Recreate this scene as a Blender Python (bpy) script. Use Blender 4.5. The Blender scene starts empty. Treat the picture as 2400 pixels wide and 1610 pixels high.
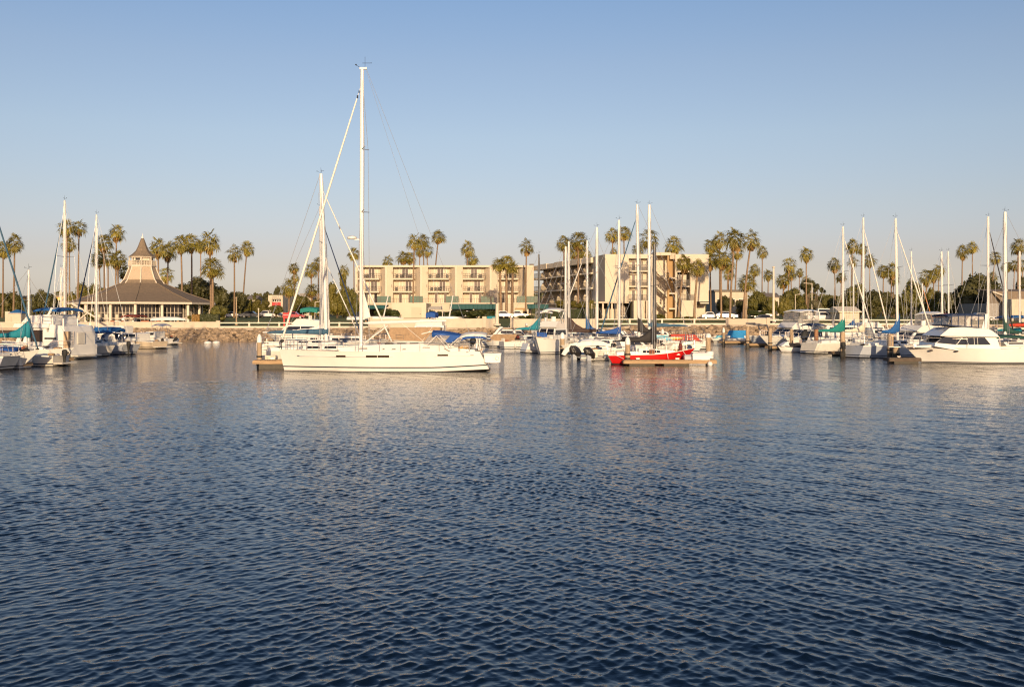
import bpy, math, random
import numpy as np
from mathutils import Vector, Matrix
random.seed(7)
sc = bpy.context.scene
COL = sc.collection
F, CH, HY, CX = 2333.0, 3.74, 740.0, 1200.0      # focal length in photo pixels, eye height, horizon row, centre column
R = math.radians

def P(px, py, Y): return Vector(((px - CX) * Y / F, Y, CH - (py - HY) * Y / F))
def WX(px, Y): return (px - CX) * Y / F
def WZ(py, Y): return CH - (py - HY) * Y / F
def YW(py): return CH * F / (py - HY)            # distance of a point on the water seen at row py
def lerp(a, b, t): return a + (b - a) * t

# ---------------------------------------------------------------- materials
def mat(name, col, rough=0.5, metal=0.0, noise=None, bump=None, spec=0.5, coat=0.0, rnd=0.0, alpha=None):
    m = bpy.data.materials.new(name); m.use_nodes = True
    nt = m.node_tree; b = nt.nodes['Principled BSDF']
    b.inputs['Base Color'].default_value = (*col, 1); b.inputs['Roughness'].default_value = rough
    b.inputs['Metallic'].default_value = metal; b.inputs['Specular IOR Level'].default_value = spec
    b.inputs['Coat Weight'].default_value = coat
    if alpha is not None: b.inputs['Alpha'].default_value = alpha
    src = None
    if noise or bump:
        tc = nt.nodes.new('ShaderNodeTexCoord')
    if noise:
        scale, amt = noise[0], noise[1]
        mp = nt.nodes.new('ShaderNodeMapping'); mp.inputs['Scale'].default_value = noise[2] if len(noise) > 2 else (1, 1, 1)
        nt.links.new(tc.outputs['Object'], mp.inputs['Vector'])
        n = nt.nodes.new('ShaderNodeTexNoise'); n.inputs['Scale'].default_value = scale; n.inputs['Detail'].default_value = 5
        n.inputs['Roughness'].default_value = 0.65
        nt.links.new(mp.outputs[0], n.inputs['Vector'])
        r = nt.nodes.new('ShaderNodeValToRGB')
        r.color_ramp.elements[0].position = 0.3; r.color_ramp.elements[1].position = 0.7
        r.color_ramp.elements[0].color = (*[max(0, c * (1 - amt)) for c in col], 1)
        r.color_ramp.elements[1].color = (*[min(1, c * (1 + amt)) for c in col], 1)
        nt.links.new(n.outputs['Fac'], r.inputs['Fac']); src = r.outputs['Color']
    if rnd:
        oi = nt.nodes.new('ShaderNodeObjectInfo'); mr = nt.nodes.new('ShaderNodeMapRange')
        mr.inputs['To Min'].default_value = 1 - rnd; mr.inputs['To Max'].default_value = 1 + rnd
        nt.links.new(oi.outputs['Random'], mr.inputs['Value'])
        hs = nt.nodes.new('ShaderNodeHueSaturation'); nt.links.new(mr.outputs[0], hs.inputs['Value'])
        if src: nt.links.new(src, hs.inputs['Color'])
        else: hs.inputs['Color'].default_value = (*col, 1)
        src = hs.outputs['Color']
    if src: nt.links.new(src, b.inputs['Base Color'])
    if bump:
        n2 = nt.nodes.new('ShaderNodeTexNoise'); n2.inputs['Scale'].default_value = bump[0]; n2.inputs['Detail'].default_value = 4
        nt.links.new(tc.outputs['Object'], n2.inputs['Vector'])
        bp = nt.nodes.new('ShaderNodeBump'); bp.inputs['Strength'].default_value = bump[1]; bp.inputs['Distance'].default_value = bump[2] if len(bump) > 2 else 0.05
        nt.links.new(n2.outputs['Fac'], bp.inputs['Height']); nt.links.new(bp.outputs[0], b.inputs['Normal'])
    return m

M = {}
def leafmat(name, c0, c1, trans=0.25, scale=1.4):
    """foliage: per-leaf shade from a noise over the crown, a little light let through"""
    m = bpy.data.materials.new(name); m.use_nodes = True; nt = m.node_tree; b = nt.nodes['Principled BSDF']
    b.inputs['Roughness'].default_value = 0.55
    tc = nt.nodes.new('ShaderNodeTexCoord'); n = nt.nodes.new('ShaderNodeTexNoise'); n.inputs['Scale'].default_value = scale; n.inputs['Detail'].default_value = 6
    n.inputs['Roughness'].default_value = 0.8
    nt.links.new(tc.outputs['Object'], n.inputs['Vector'])
    r = nt.nodes.new('ShaderNodeValToRGB'); r.color_ramp.elements[0].position = 0.35; r.color_ramp.elements[1].position = 0.66
    r.color_ramp.elements[0].color = (*c0, 1); r.color_ramp.elements[1].color = (*c1, 1)
    nt.links.new(n.outputs['Fac'], r.inputs['Fac'])
    oi = nt.nodes.new('ShaderNodeObjectInfo'); mr = nt.nodes.new('ShaderNodeMapRange')
    mr.inputs['To Min'].default_value = 0.75; mr.inputs['To Max'].default_value = 1.25
    nt.links.new(oi.outputs['Random'], mr.inputs['Value'])
    hs = nt.nodes.new('ShaderNodeHueSaturation'); nt.links.new(mr.outputs[0], hs.inputs['Value']); nt.links.new(r.outputs[0], hs.inputs['Color'])
    nt.links.new(hs.outputs[0], b.inputs['Base Color'])
    tr = nt.nodes.new('ShaderNodeBsdfTranslucent'); nt.links.new(hs.outputs[0], tr.inputs['Color'])
    mx = nt.nodes.new('ShaderNodeMixShader'); mx.inputs[0].default_value = trans
    nt.links.new(b.outputs[0], mx.inputs[1]); nt.links.new(tr.outputs[0], mx.inputs[2])
    nt.links.new(mx.outputs[0], nt.nodes['Material Output'].inputs['Surface'])
    return m

M['gel'] = mat('white gelcoat', (0.80, 0.78, 0.73), 0.22, noise=(0.8, 0.05), coat=0.3)
M['gel2'] = mat('aged gelcoat', (0.66, 0.62, 0.54), 0.35, noise=(1.5, 0.10))
M['gelgrey'] = mat('grey and shaded gelcoat', (0.42, 0.45, 0.50), 0.35, noise=(1.2, 0.12))  # real grey paint; also hulls with their shade put into the colour
M['beige'] = mat('beige paint', (0.60, 0.49, 0.35), 0.45, noise=(1.2, 0.1))
M['deck'] = mat('nonskid deck', (0.62, 0.58, 0.50), 0.6, noise=(3, 0.12))
M['teak'] = mat('teak', (0.30, 0.17, 0.09), 0.6, noise=(3, 0.3, (1, 12, 1)))
M['boot'] = mat('boot stripe', (0.015, 0.02, 0.04), 0.35)
M['anti'] = mat('bottom paint', (0.03, 0.028, 0.03), 0.7, noise=(3, 0.3))
M['glass'] = mat('tinted window', (0.012, 0.012, 0.016), 0.06, spec=0.6)
M['brownglass'] = mat('bronze window', (0.05, 0.03, 0.02), 0.12)
M['clear'] = mat('vinyl window', (0.40, 0.385, 0.37), 0.10, noise=(0.8, 0.12), alpha=0.36)
M['alu'] = mat('white painted spar', (0.72, 0.70, 0.66), 0.35, noise=(0.6, 0.06, (1, 1, 0.2)))
M['spar'] = mat('anodised spar', (0.62, 0.58, 0.52), 0.4, metal=0.2)
M['blackspar'] = mat('black spar', (0.03, 0.027, 0.025), 0.4)
M['steel'] = mat('stainless', (0.75, 0.74, 0.72), 0.2, metal=1.0)
M['wire'] = mat('rigging wire', (0.42, 0.43, 0.45), 0.4, metal=0.3)
M['white_sail'] = mat('furled sailcloth', (0.78, 0.75, 0.68), 0.7, noise=(6, 0.08))
for n, c in dict(teal=(0.006, 0.19, 0.25), blue=(0.014, 0.10, 0.30), royal=(0.010, 0.075, 0.31), navy=(0.02, 0.04, 0.10),
                 sky=(0.02, 0.24, 0.55), brown=(0.055, 0.032, 0.026), black=(0.022, 0.019, 0.02), green=(0.012, 0.20, 0.17),
                 dkgreen=(0.008, 0.055, 0.045), steelblue=(0.035, 0.10, 0.17), tan=(0.36, 0.24, 0.14), cream=(0.70, 0.62, 0.48),
                 redc=(0.50, 0.05, 0.02), maroon=(0.16, 0.03, 0.02), yellow=(0.70, 0.36, 0.04), greyc=(0.30, 0.28, 0.27), white=(0.76, 0.74, 0.70),
                 lightblue=(0.16, 0.48, 0.62), orange=(0.60, 0.25, 0.08)).items():
    M[n] = mat(n + ' canvas', c, 0.75, noise=(3.5, 0.22), bump=(5, 0.5, 0.03))
M['redhull'] = mat('red hull paint', (0.52, 0.012, 0.012), 0.25, noise=(1, 0.08), coat=0.4)
M['rubber'] = mat('black rubber', (0.02, 0.02, 0.02), 0.7)
M['dinghy'] = mat('grey inflatable', (0.35, 0.37, 0.41), 0.5)
M['wood'] = mat('weathered timber', (0.40, 0.27, 0.15), 0.8, noise=(2.0, 0.3, (0.4, 4, 4)), bump=(20, 0.3))
M['pile'] = mat('piling', (0.42, 0.31, 0.20), 0.85, noise=(2.5, 0.35, (2, 2, 0.4)), bump=(14, 0.4))
M['pilered'] = mat('reddish piling', (0.33, 0.17, 0.09), 0.85, noise=(2.5, 0.35, (2, 2, 0.4)), bump=(14, 0.4))
M['piledark'] = mat('tarred piling', (0.10, 0.075, 0.055), 0.85, noise=(3, 0.3))
M['tide'] = mat('wet growth', (0.05, 0.042, 0.03), 0.6, noise=(6, 0.3))
M['concrete'] = mat('concrete', (0.50, 0.43, 0.34), 0.85, noise=(1.2, 0.12), bump=(8, 0.2))
M['cap'] = mat('white plastic cap', (0.78, 0.76, 0.72), 0.4)
M['stucco'] = mat('stucco', (0.57, 0.487, 0.375), 0.9, noise=(0.25, 0.07), bump=(30, 0.15, 0.02))
M['stucco2'] = mat('pale stucco', (0.63, 0.545, 0.43), 0.9, noise=(0.3, 0.06))
M['tanshade'] = mat('tan and shaded stucco', (0.55, 0.46, 0.355), 0.9, noise=(0.3, 0.08))  # tan paint; on walls turned from the sun, shade put into the tone
M['brownwall'] = mat('ochre wall', (0.42, 0.27, 0.13), 0.9, noise=(0.4, 0.1))
M['darkrail'] = mat('dark bronze rail', (0.05, 0.038, 0.03), 0.5)
M['pane'] = mat('window pane', (0.035, 0.032, 0.035), 0.05, spec=0.7)
M['curtain'] = mat('drawn curtain', (0.62, 0.53, 0.41), 0.85, noise=(2, 0.12, (8, 8, 0.2)))
M['frame'] = mat('white frame', (0.74, 0.70, 0.62), 0.5)
M['greenscreen'] = mat('green glass screen', (0.05, 0.13, 0.11), 0.12, noise=(0.8, 0.25))
M['awning'] = mat('green awning', (0.012, 0.075, 0.075), 0.6, noise=(1.2, 0.25, (3, 1, 1)))
M['shingle'] = mat('brown shingle', (0.205, 0.155, 0.108), 0.85, noise=(2.2, 0.16), bump=(9, 0.4, 0.05))
M['shinglegrey'] = mat('grey shingle', (0.20, 0.17, 0.15), 0.85, noise=(1, 0.15), bump=(9, 0.4))
M['siding'] = mat('cream siding', (0.50, 0.385, 0.275), 0.8, noise=(0.5, 0.06))
M['trim'] = mat('white trim', (0.66, 0.58, 0.47), 0.6)
M['wallwhite'] = mat('white wall', (0.57, 0.49, 0.385), 0.85, noise=(0.6, 0.09), bump=(12, 0.15))
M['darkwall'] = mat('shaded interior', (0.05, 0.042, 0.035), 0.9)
M['yellowwall'] = mat('yellow wall', (0.72, 0.45, 0.12), 0.85, noise=(0.5, 0.08))
M['greywall'] = mat('grey board wall', (0.18, 0.15, 0.125), 0.85, noise=(1, 0.1, (1, 1, 6)))
M['redroof'] = mat('terracotta roof', (0.34, 0.12, 0.06), 0.8, noise=(1, 0.15))
M['blueroof'] = mat('blue roof', (0.03, 0.13, 0.32), 0.5, noise=(1.5, 0.15))
M['redpaint'] = mat('red paint', (0.50, 0.02, 0.02), 0.5, noise=(1.5, 0.1))
M['bark'] = mat('palm bark', (0.24, 0.16, 0.10), 0.9, noise=(1.4, 0.35, (1, 1, 5)), bump=(6, 0.6), rnd=0.2)
M['treebark'] = mat('tree bark', (0.16, 0.11, 0.07), 0.9, noise=(2, 0.3))
M['frond'] = leafmat('palm frond', (0.13, 0.128, 0.018), (0.45, 0.35, 0.065), 0.25, 1.2)
M['skirt'] = leafmat('dry frond', (0.20, 0.11, 0.03), (0.42, 0.26, 0.08), 0.2, 1.6)
M['leaf_dark'] = leafmat('dark leaf', (0.028, 0.033, 0.009), (0.105, 0.092, 0.024), 0.15, 6)
M['leaf_mid'] = leafmat('mid leaf', (0.05, 0.06, 0.010), (0.18, 0.15, 0.028), 0.2, 6)
M['leaf_light'] = leafmat('yellow leaf', (0.085, 0.085, 0.012), (0.23, 0.18, 0.03), 0.25, 6)
M['leaf_olive'] = leafmat('olive leaf', (0.11, 0.10, 0.05), (0.22, 0.19, 0.10), 0.15, 8)
M['hedge'] = leafmat('hedge leaf', (0.030, 0.045, 0.010), (0.085, 0.09, 0.02), 0.15, 3)
M['lawn'] = mat('mown lawn', (0.115, 0.135, 0.028), 0.95, noise=(0.4, 0.3), bump=(25, 0.6))
M['dirt'] = mat('dry ground', (0.16, 0.12, 0.07), 0.95, noise=(0.05, 0.4), bump=(2, 0.5))
M['hill'] = mat('scrub hill', (0.05, 0.055, 0.025), 0.95, noise=(0.03, 0.5), bump=(0.3, 1.0, 2))
M['path'] = mat('promenade concrete', (0.42, 0.35, 0.27), 0.9, noise=(0.5, 0.1))
M['rock'] = mat('rip rap rock', (0.32, 0.235, 0.155), 0.9, noise=(1.3, 0.6), bump=(7, 0.6, 0.1))
M['rockwet'] = mat('wet rock bed', (0.10, 0.07, 0.045), 0.8, noise=(1.5, 0.5), bump=(3, 1, 0.3))
M['carwhite'] = mat('white car paint', (0.75, 0.73, 0.70), 0.2, coat=0.5)
M['cardark'] = mat('dark car paint', (0.05, 0.05, 0.055), 0.2, coat=0.5)
M['carsilver'] = mat('silver car paint', (0.45, 0.44, 0.43), 0.25, metal=0.5)
M['carred'] = mat('red car paint', (0.35, 0.02, 0.02), 0.25, coat=0.5)
M['terracotta'] = mat('terracotta pot', (0.40, 0.15, 0.07), 0.8)

# ---------------------------------------------------------------- mesh builder
class MB:
    def __init__(s): s.v = []; s.f = []; s.m = []; s.k = 0
    def add(s, vs, fs, k=None):
        o = len(s.v); s.v += [tuple(v) for v in vs]; s.f += [tuple(i + o for i in f) for f in fs]; s.m += [s.k if k is None else k] * len(fs); return s
    def box(s, x0, x1, y0, y1, z0, z1, k=None):
        return s.add([(x0, y0, z0), (x1, y0, z0), (x1, y1, z0), (x0, y1, z0), (x0, y0, z1), (x1, y0, z1), (x1, y1, z1), (x0, y1, z1)],
                     [(0, 3, 2, 1), (4, 5, 6, 7), (0, 1, 5, 4), (1, 2, 6, 5), (2, 3, 7, 6), (3, 0, 4, 7)], k)
    def obox(s, c, size, ang=0, k=None):
        ca, sa = math.cos(ang), math.sin(ang); hx, hy, hz = [a / 2 for a in size]; vs = []
        for z in (-hz, hz):
            for x, y in ((-hx, -hy), (hx, -hy), (hx, hy), (-hx, hy)): vs.append((c[0] + x * ca - y * sa, c[1] + x * sa + y * ca, c[2] + z))
        return s.add(vs, [(0, 3, 2, 1), (4, 5, 6, 7), (0, 1, 5, 4), (1, 2, 6, 5), (2, 3, 7, 6), (3, 0, 4, 7)], k)
    def slab(s, quad, t, k=None):
        """a plate with the outline quad (3+ points) and thickness t behind it"""
        q = [Vector(p) for p in quad]; n = (q[1] - q[0]).cross(q[2] - q[0]).normalized() * t; N = len(q)
        return s.add(q + [p - n for p in q], [tuple(range(N)), tuple(range(2 * N - 1, N - 1, -1))] + [(i, N + i, N + (i + 1) % N, (i + 1) % N) for i in range(N)], k)
    def tube(s, p0, p1, r0, r1=None, n=6, k=None, cap=True):
        p0, p1 = Vector(p0), Vector(p1); r1 = r0 if r1 is None else r1; d = p1 - p0
        if d.length < 1e-6: return s
        d.normalize(); u = d.cross(Vector((0, 0, 1)) if abs(d.z) < 0.9 else Vector((1, 0, 0))).normalized(); w = d.cross(u)
        vs = []
        for p, r in ((p0, r0), (p1, r1)):
            for i in range(n):
                a = 2 * math.pi * i / n; vs.append(p + u * (r * math.cos(a)) + w * (r * math.sin(a)))
        fs = [(i, (i + 1) % n, n + (i + 1) % n, n + i) for i in range(n)]
        if cap: fs += [tuple(range(n - 1, -1, -1)), tuple(range(n, 2 * n))]
        return s.add(vs, fs, k)
    def path(s, pts, r, n=6, k=None):
        for a, b in zip(pts, pts[1:]): s.tube(a, b, r, r, n, k)
        return s
    def lathe(s, prof, n=12, c=(0, 0, 0), k=None):
        vs = []; fs = []
        for r, z in prof:
            for i in range(n):
                a = 2 * math.pi * (i + .5) / n; vs.append((c[0] + r * math.cos(a), c[1] + r * math.sin(a), c[2] + z))
        for j in range(len(prof) - 1):
            for i in range(n): fs.append((j * n + i, j * n + (i + 1) % n, (j + 1) * n + (i + 1) % n, (j + 1) * n + i))
        fs += [tuple(range(n - 1, -1, -1)), tuple(range((len(prof) - 1) * n, len(prof) * n))]
        return s.add(vs, fs, k)
    def loft(s, rings, k=None, close=True, cap=True):
        n = len(rings[0]); vs = [p for r in rings for p in r]; fs = []
        for j in range(len(rings) - 1):
            for i in range(n if close else n - 1): fs.append((j * n + i, j * n + (i + 1) % n, (j + 1) * n + (i + 1) % n, (j + 1) * n + i))
        if cap: fs += [tuple(range(n - 1, -1, -1)), tuple(range((len(rings) - 1) * n, len(rings) * n))]
        return s.add(vs, fs, k)
    def prof(s, pts, h0, h1, k=None):
        """side profile [(x, z)] carried across the beam, half width h0 at the foot and h1 at the head"""
        z0 = min(p[1] for p in pts); z1 = max(p[1] for p in pts)
        h = lambda z: lerp(h0, h1, (z - z0) / max(1e-6, z1 - z0)); N = len(pts)
        vs = [(x, -h(z), z) for x, z in pts] + [(x, h(z), z) for x, z in pts]
        return s.add(vs, [tuple(range(N)), tuple(range(2 * N - 1, N - 1, -1))] + [(i, N + i, N + (i + 1) % N, (i + 1) % N) for i in range(N)], k)
    def mesh(s, name, mats, smooth=False, auto=None):
        me = bpy.data.meshes.new(name); me.from_pydata(s.v, [], s.f)
        for m in (mats if isinstance(mats, (list, tuple)) else [mats]): me.materials.append(m)
        if len(me.materials) > 1: me.polygons.foreach_set('material_index', s.m)
        if smooth: me.polygons.foreach_set('use_smooth', [True] * len(me.polygons))
        me.update()
        if smooth and auto: me.set_sharp_from_angle(angle=R(auto))
        return me
    def build(s, name, mats, parent=None, smooth=False, auto=None, recalc=True):
        me = s.mesh(name, mats, smooth, auto)
        if recalc:
            import bmesh
            bm = bmesh.new(); bm.from_mesh(me); bmesh.ops.recalc_face_normals(bm, faces=bm.faces); bm.to_mesh(me); bm.free()
            if smooth and auto: me.set_sharp_from_angle(angle=R(auto))
        return link(name, me, parent)

def link(name, me, parent=None):
    o = bpy.data.objects.new(name, me); COL.objects.link(o)
    if parent is not None: o.parent = parent
    return o
def tag(o, label=None, cat=None, group=None, kind=None):
    if label: o['label'] = label
    if cat: o['category'] = cat
    if group: o['group'] = group
    if kind: o['kind'] = kind
    return o
def thing(name, label, cat, loc=(0, 0, 0), rz=0.0, group=None):
    o = bpy.data.objects.new(name, None); COL.objects.link(o); o.location = loc; o.rotation_euler = (0, 0, rz)
    o.empty_display_size = 0.2
    return tag(o, label, cat, group)
# ---------------------------------------------------------------- camera, sky, sun
cd = bpy.data.cameras.new('camera'); cam = bpy.data.objects.new('camera', cd); COL.objects.link(cam)
cam.location = (0, 0, CH); cam.rotation_euler = (R(90), 0, 0)
cd.sensor_width = 36; cd.lens = 36 * F / 2400; cd.shift_y = -(805 - HY) / 2400; cd.clip_start = 0.5; cd.clip_end = 6000
sc.camera = cam
SUN_EL, SUN_AZ = 12.5, 6.0                      # sun low behind the viewer, a little to the right
sd = Vector((math.sin(R(SUN_AZ)) * math.cos(R(SUN_EL)), -math.cos(R(SUN_AZ)) * math.cos(R(SUN_EL)), math.sin(R(SUN_EL))))
ld = bpy.data.lights.new('sun', 'SUN'); ld.energy = 5.0; ld.angle = R(0.6); ld.color = (1.0, 0.74, 0.45)
lo = bpy.data.objects.new('sun', ld); COL.objects.link(lo); lo.rotation_euler = sd.to_track_quat('Z', 'Y').to_euler()
lo.location = (20, -80, 60)
w = bpy.data.worlds.new('World'); sc.world = w; w.use_nodes = True
nt = w.node_tree; bg = nt.nodes['Background']
sk = nt.nodes.new('ShaderNodeTexSky'); sk.sky_type = 'NISHITA'; sk.sun_disc = False
sk.sun_elevation = R(SUN_EL); sk.sun_rotation = R(180 - SUN_AZ)
sk.air_density = 1.0; sk.dust_density = 1.0; sk.ozone_density = 2.0; sk.altitude = 0
# sky tinted by height; upper sky out of view darkened to deepen the water
tcw = nt.nodes.new('ShaderNodeTexCoord'); sep = nt.nodes.new('ShaderNodeSeparateXYZ'); nt.links.new(tcw.outputs['Generated'], sep.inputs[0])
rmp = nt.nodes.new('ShaderNodeValToRGB'); nt.links.new(sep.outputs['Z'], rmp.inputs['Fac'])
stops = [(0.0, (1.16, 1.06, 1.42)), (0.0257, (1.085, 0.965, 1.24)), (0.0497, (1.02, 0.826, 0.97)), (0.065, (1.03, 0.815, 0.93)), (0.109, (1.096, 0.878, 0.909)), (0.1755, (1.192, 0.978, 0.959)),
         (0.2436, (1.172, 0.991, 0.99)), (0.301, (1.07, 0.992, 1.044)), (0.37, (0.80, 0.84, 0.94)), (0.46, (0.56, 0.65, 0.82)), (0.6, (0.42, 0.53, 0.73)), (1.0, (0.36, 0.47, 0.66))]
while len(rmp.color_ramp.elements) < len(stops): rmp.color_ramp.elements.new(0.5)
for e, (p_, c_) in zip(rmp.color_ramp.elements, stops): e.position = p_
for e, (p_, c_) in zip(rmp.color_ramp.elements, stops): e.color = (*[v / 1.6 for v in c_], 1)
vm = nt.nodes.new('ShaderNodeVectorMath'); vm.operation = 'MULTIPLY'; vs_ = nt.nodes.new('ShaderNodeVectorMath'); vs_.operation = 'SCALE'; vs_.inputs['Scale'].default_value = 1.6
nt.links.new(sk.outputs[0], vm.inputs[0]); nt.links.new(rmp.outputs[0], vm.inputs[1]); nt.links.new(vm.outputs[0], vs_.inputs[0])
nt.links.new(vs_.outputs[0], bg.inputs['Color']); bg.inputs['Strength'].default_value = 0.125
sc.view_settings.view_transform = 'Standard'; sc.view_settings.look = 'None'; sc.view_settings.gamma = 1.0
sc.view_settings.exposure = 0.06
sc.render.engine = 'CYCLES'; sc.cycles.filter_width = 1.2; sc.cycles.use_denoising = True
sc.cycles.max_bounces = 6; sc.cycles.diffuse_bounces = 3; sc.cycles.glossy_bounces = 3; sc.cycles.transparent_max_bounces = 10
sc.cycles.caustics_reflective = False; sc.cycles.caustics_refractive = False; sc.cycles.sample_clamp_indirect = 6

# ---------------------------------------------------------------- water: one sheet of real ripples, finest nearest the viewer
def water():
    rng = np.random.default_rng(11)
    th = np.concatenate([np.linspace(-180, -85, 20)[:-1], np.linspace(-85, -50, 40)[:-1], np.linspace(-50, -29.5, 260)[:-1], np.linspace(-29.5, 29.5, 1600), np.linspace(29.5, 50, 260)[1:], np.linspace(50, 85, 40)[1:], np.linspace(85, 180, 20)[1:]])
    th = np.radians(th)
    rr = np.concatenate([np.linspace(0.3, 8.3, 30)[:-1], np.exp(np.linspace(math.log(8.3), math.log(60), 1250))[:-1], np.exp(np.linspace(math.log(60), math.log(175), 160)), np.array([200, 260, 340, 460, 650])])
    T, RR = np.meshgrid(th, rr); X = (RR * np.sin(T)).astype(np.float64); Y = (RR * np.cos(T)).astype(np.float64)
    step = np.concatenate([np.diff(rr), [100]])[:, None] * np.ones_like(T)
    far = np.where(np.abs(T) > R(50), RR * 0.02, np.where(np.abs(T) > R(29.6), RR * 0.0014, 0))
    step = np.maximum(step, far)
    Z = np.zeros_like(X); DX = np.zeros_like(X); DY = np.zeros_like(X)
    N = 96; rms = 0.145
    side = 1 / (1 + np.exp(-X / (0.12 * RR + 3)))            # the two trains of ripples trade places across the basin
    gust = 0.84 + 0.22 * np.sin(X * 0.06 + 1.3 * np.sin(Y * 0.045)) * np.sin(Y * 0.05 + 0.7) + 0.26 * np.sin(X * 0.31 + 1.7 * np.sin(Y * 0.23)) * np.sin(Y * 0.19 + 0.9 * np.sin(X * 0.17))
    calm = 1 - 0.2 * np.clip((RR - 24) / 30, 0, 1)             # the water lies flatter in the lee of the moored boats
    for i in range(N):
        lam = min(0.6, max(0.085, 0.185 * math.exp(rng.normal(0, 0.42)))) if i % 6 else rng.uniform(0.5, 1.9); kk = 2 * math.pi / lam
        train = i % 2
        ang = R((-90 + (46 if train else -48)) + rng.normal(0, 21))
        dx, dy = math.cos(ang), math.sin(ang)
        slope = rms * math.sqrt(2 / N) * (0.42 if lam > 0.6 else 1.0)
        fade = np.clip((lam / step - 2.0) / 2.0, 0, 1)
        env = (side if train == 0 else 1 - side) * 1.05 + 0.42
        a = slope / kk * fade * env * gust * calm
        ph = kk * (X * dx + Y * dy) + rng.random() * 6.283 + 0.7 * np.sin(0.35 * X + 0.2 * Y + i) 
        c, s_ = np.cos(ph), np.sin(ph)
        Z += a * c; DX -= 1.45 * a * dx * s_; DY -= 1.45 * a * dy * s_
    X += DX; Y += DY
    nr, nc = X.shape
    co = np.stack([X, Y, Z], -1).reshape(-1, 3).astype(np.float32)
    ii = np.arange(nr - 1)[:, None] * nc + np.arange(nc - 1)[None, :]
    fa = np.stack([ii, ii + nc, ii + nc + 1, ii + 1], -1).reshape(-1, 4)[:, ::-1]
    me = bpy.data.meshes.new('water'); nf = len(fa)
    me.vertices.add(len(co)); me.vertices.foreach_set('co', co.ravel())
    me.loops.add(nf * 4); me.loops.foreach_set('vertex_index', fa.astype(np.int32).ravel())
    me.polygons.add(nf); me.polygons.foreach_set('loop_start', np.arange(0, nf * 4, 4, dtype=np.int32)); me.polygons.foreach_set('loop_total', np.full(nf, 4, np.int32))
    me.update(calc_edges=True); me.polygons.foreach_set('use_smooth', np.ones(nf, dtype=bool))
    m = bpy.data.materials.new('harbour water'); m.use_nodes = True; n2 = m.node_tree; b = n2.nodes['Principled BSDF']
    b.inputs['Base Color'].default_value = (0.003, 0.010, 0.024, 1); b.inputs['Roughness'].default_value = 0.03; b.inputs['IOR'].default_value = 1.333
    tc = n2.nodes.new('ShaderNodeTexCoord')
    mp = n2.nodes.new('ShaderNodeMapping'); mp.inputs['Scale'].default_value = (0.7, 1.2, 1)
    n2.links.new(tc.outputs['Object'], mp.inputs['Vector'])
    n1 = n2.nodes.new('ShaderNodeTexNoise'); n1.inputs['Scale'].default_value = 9.0; n1.inputs['Detail'].default_value = 3; n1.inputs['Distortion'].default_value = 0.6
    n2.links.new(mp.outputs[0], n1.inputs['Vector'])
    bp = n2.nodes.new('ShaderNodeBump'); bp.inputs['Strength'].default_value = 0.18; bp.inputs['Distance'].default_value = 0.03
    mp2 = n2.nodes.new('ShaderNodeMapping'); mp2.inputs['Scale'].default_value = (0.55, 1.0, 1); n2.links.new(tc.outputs['Object'], mp2.inputs['Vector'])
    n3 = n2.nodes.new('ShaderNodeTexNoise'); n3.inputs['Scale'].default_value = 2.0; n3.inputs['Detail'].default_value = 4; n3.inputs['Roughness'].default_value = 0.6; n3.inputs['Distortion'].default_value = 0.8
    n2.links.new(mp2.outputs[0], n3.inputs['Vector'])
    geo = n2.nodes.new('ShaderNodeSeparateXYZ'); n2.links.new(tc.outputs['Object'], geo.inputs[0])
    mr = n2.nodes.new('ShaderNodeMapRange'); mr.inputs['From Min'].default_value = 18; mr.inputs['From Max'].default_value = 60; mr.inputs['To Max'].default_value = 0.06
    n2.links.new(geo.outputs['Y'], mr.inputs['Value'])
    bp2 = n2.nodes.new('ShaderNodeBump'); bp2.inputs['Strength'].default_value = 1.0; n2.links.new(mr.outputs[0], bp2.inputs['Distance']); n2.links.new(n3.outputs['Fac'], bp2.inputs['Height'])
    n2.links.new(n1.outputs['Fac'], bp.inputs['Height']); n2.links.new(bp2.outputs[0], bp.inputs['Normal']); n2.links.new(bp.outputs[0], b.inputs['Normal'])
    me.materials.append(m)
    tag(link('water', me), kind='structure')
water()

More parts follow.
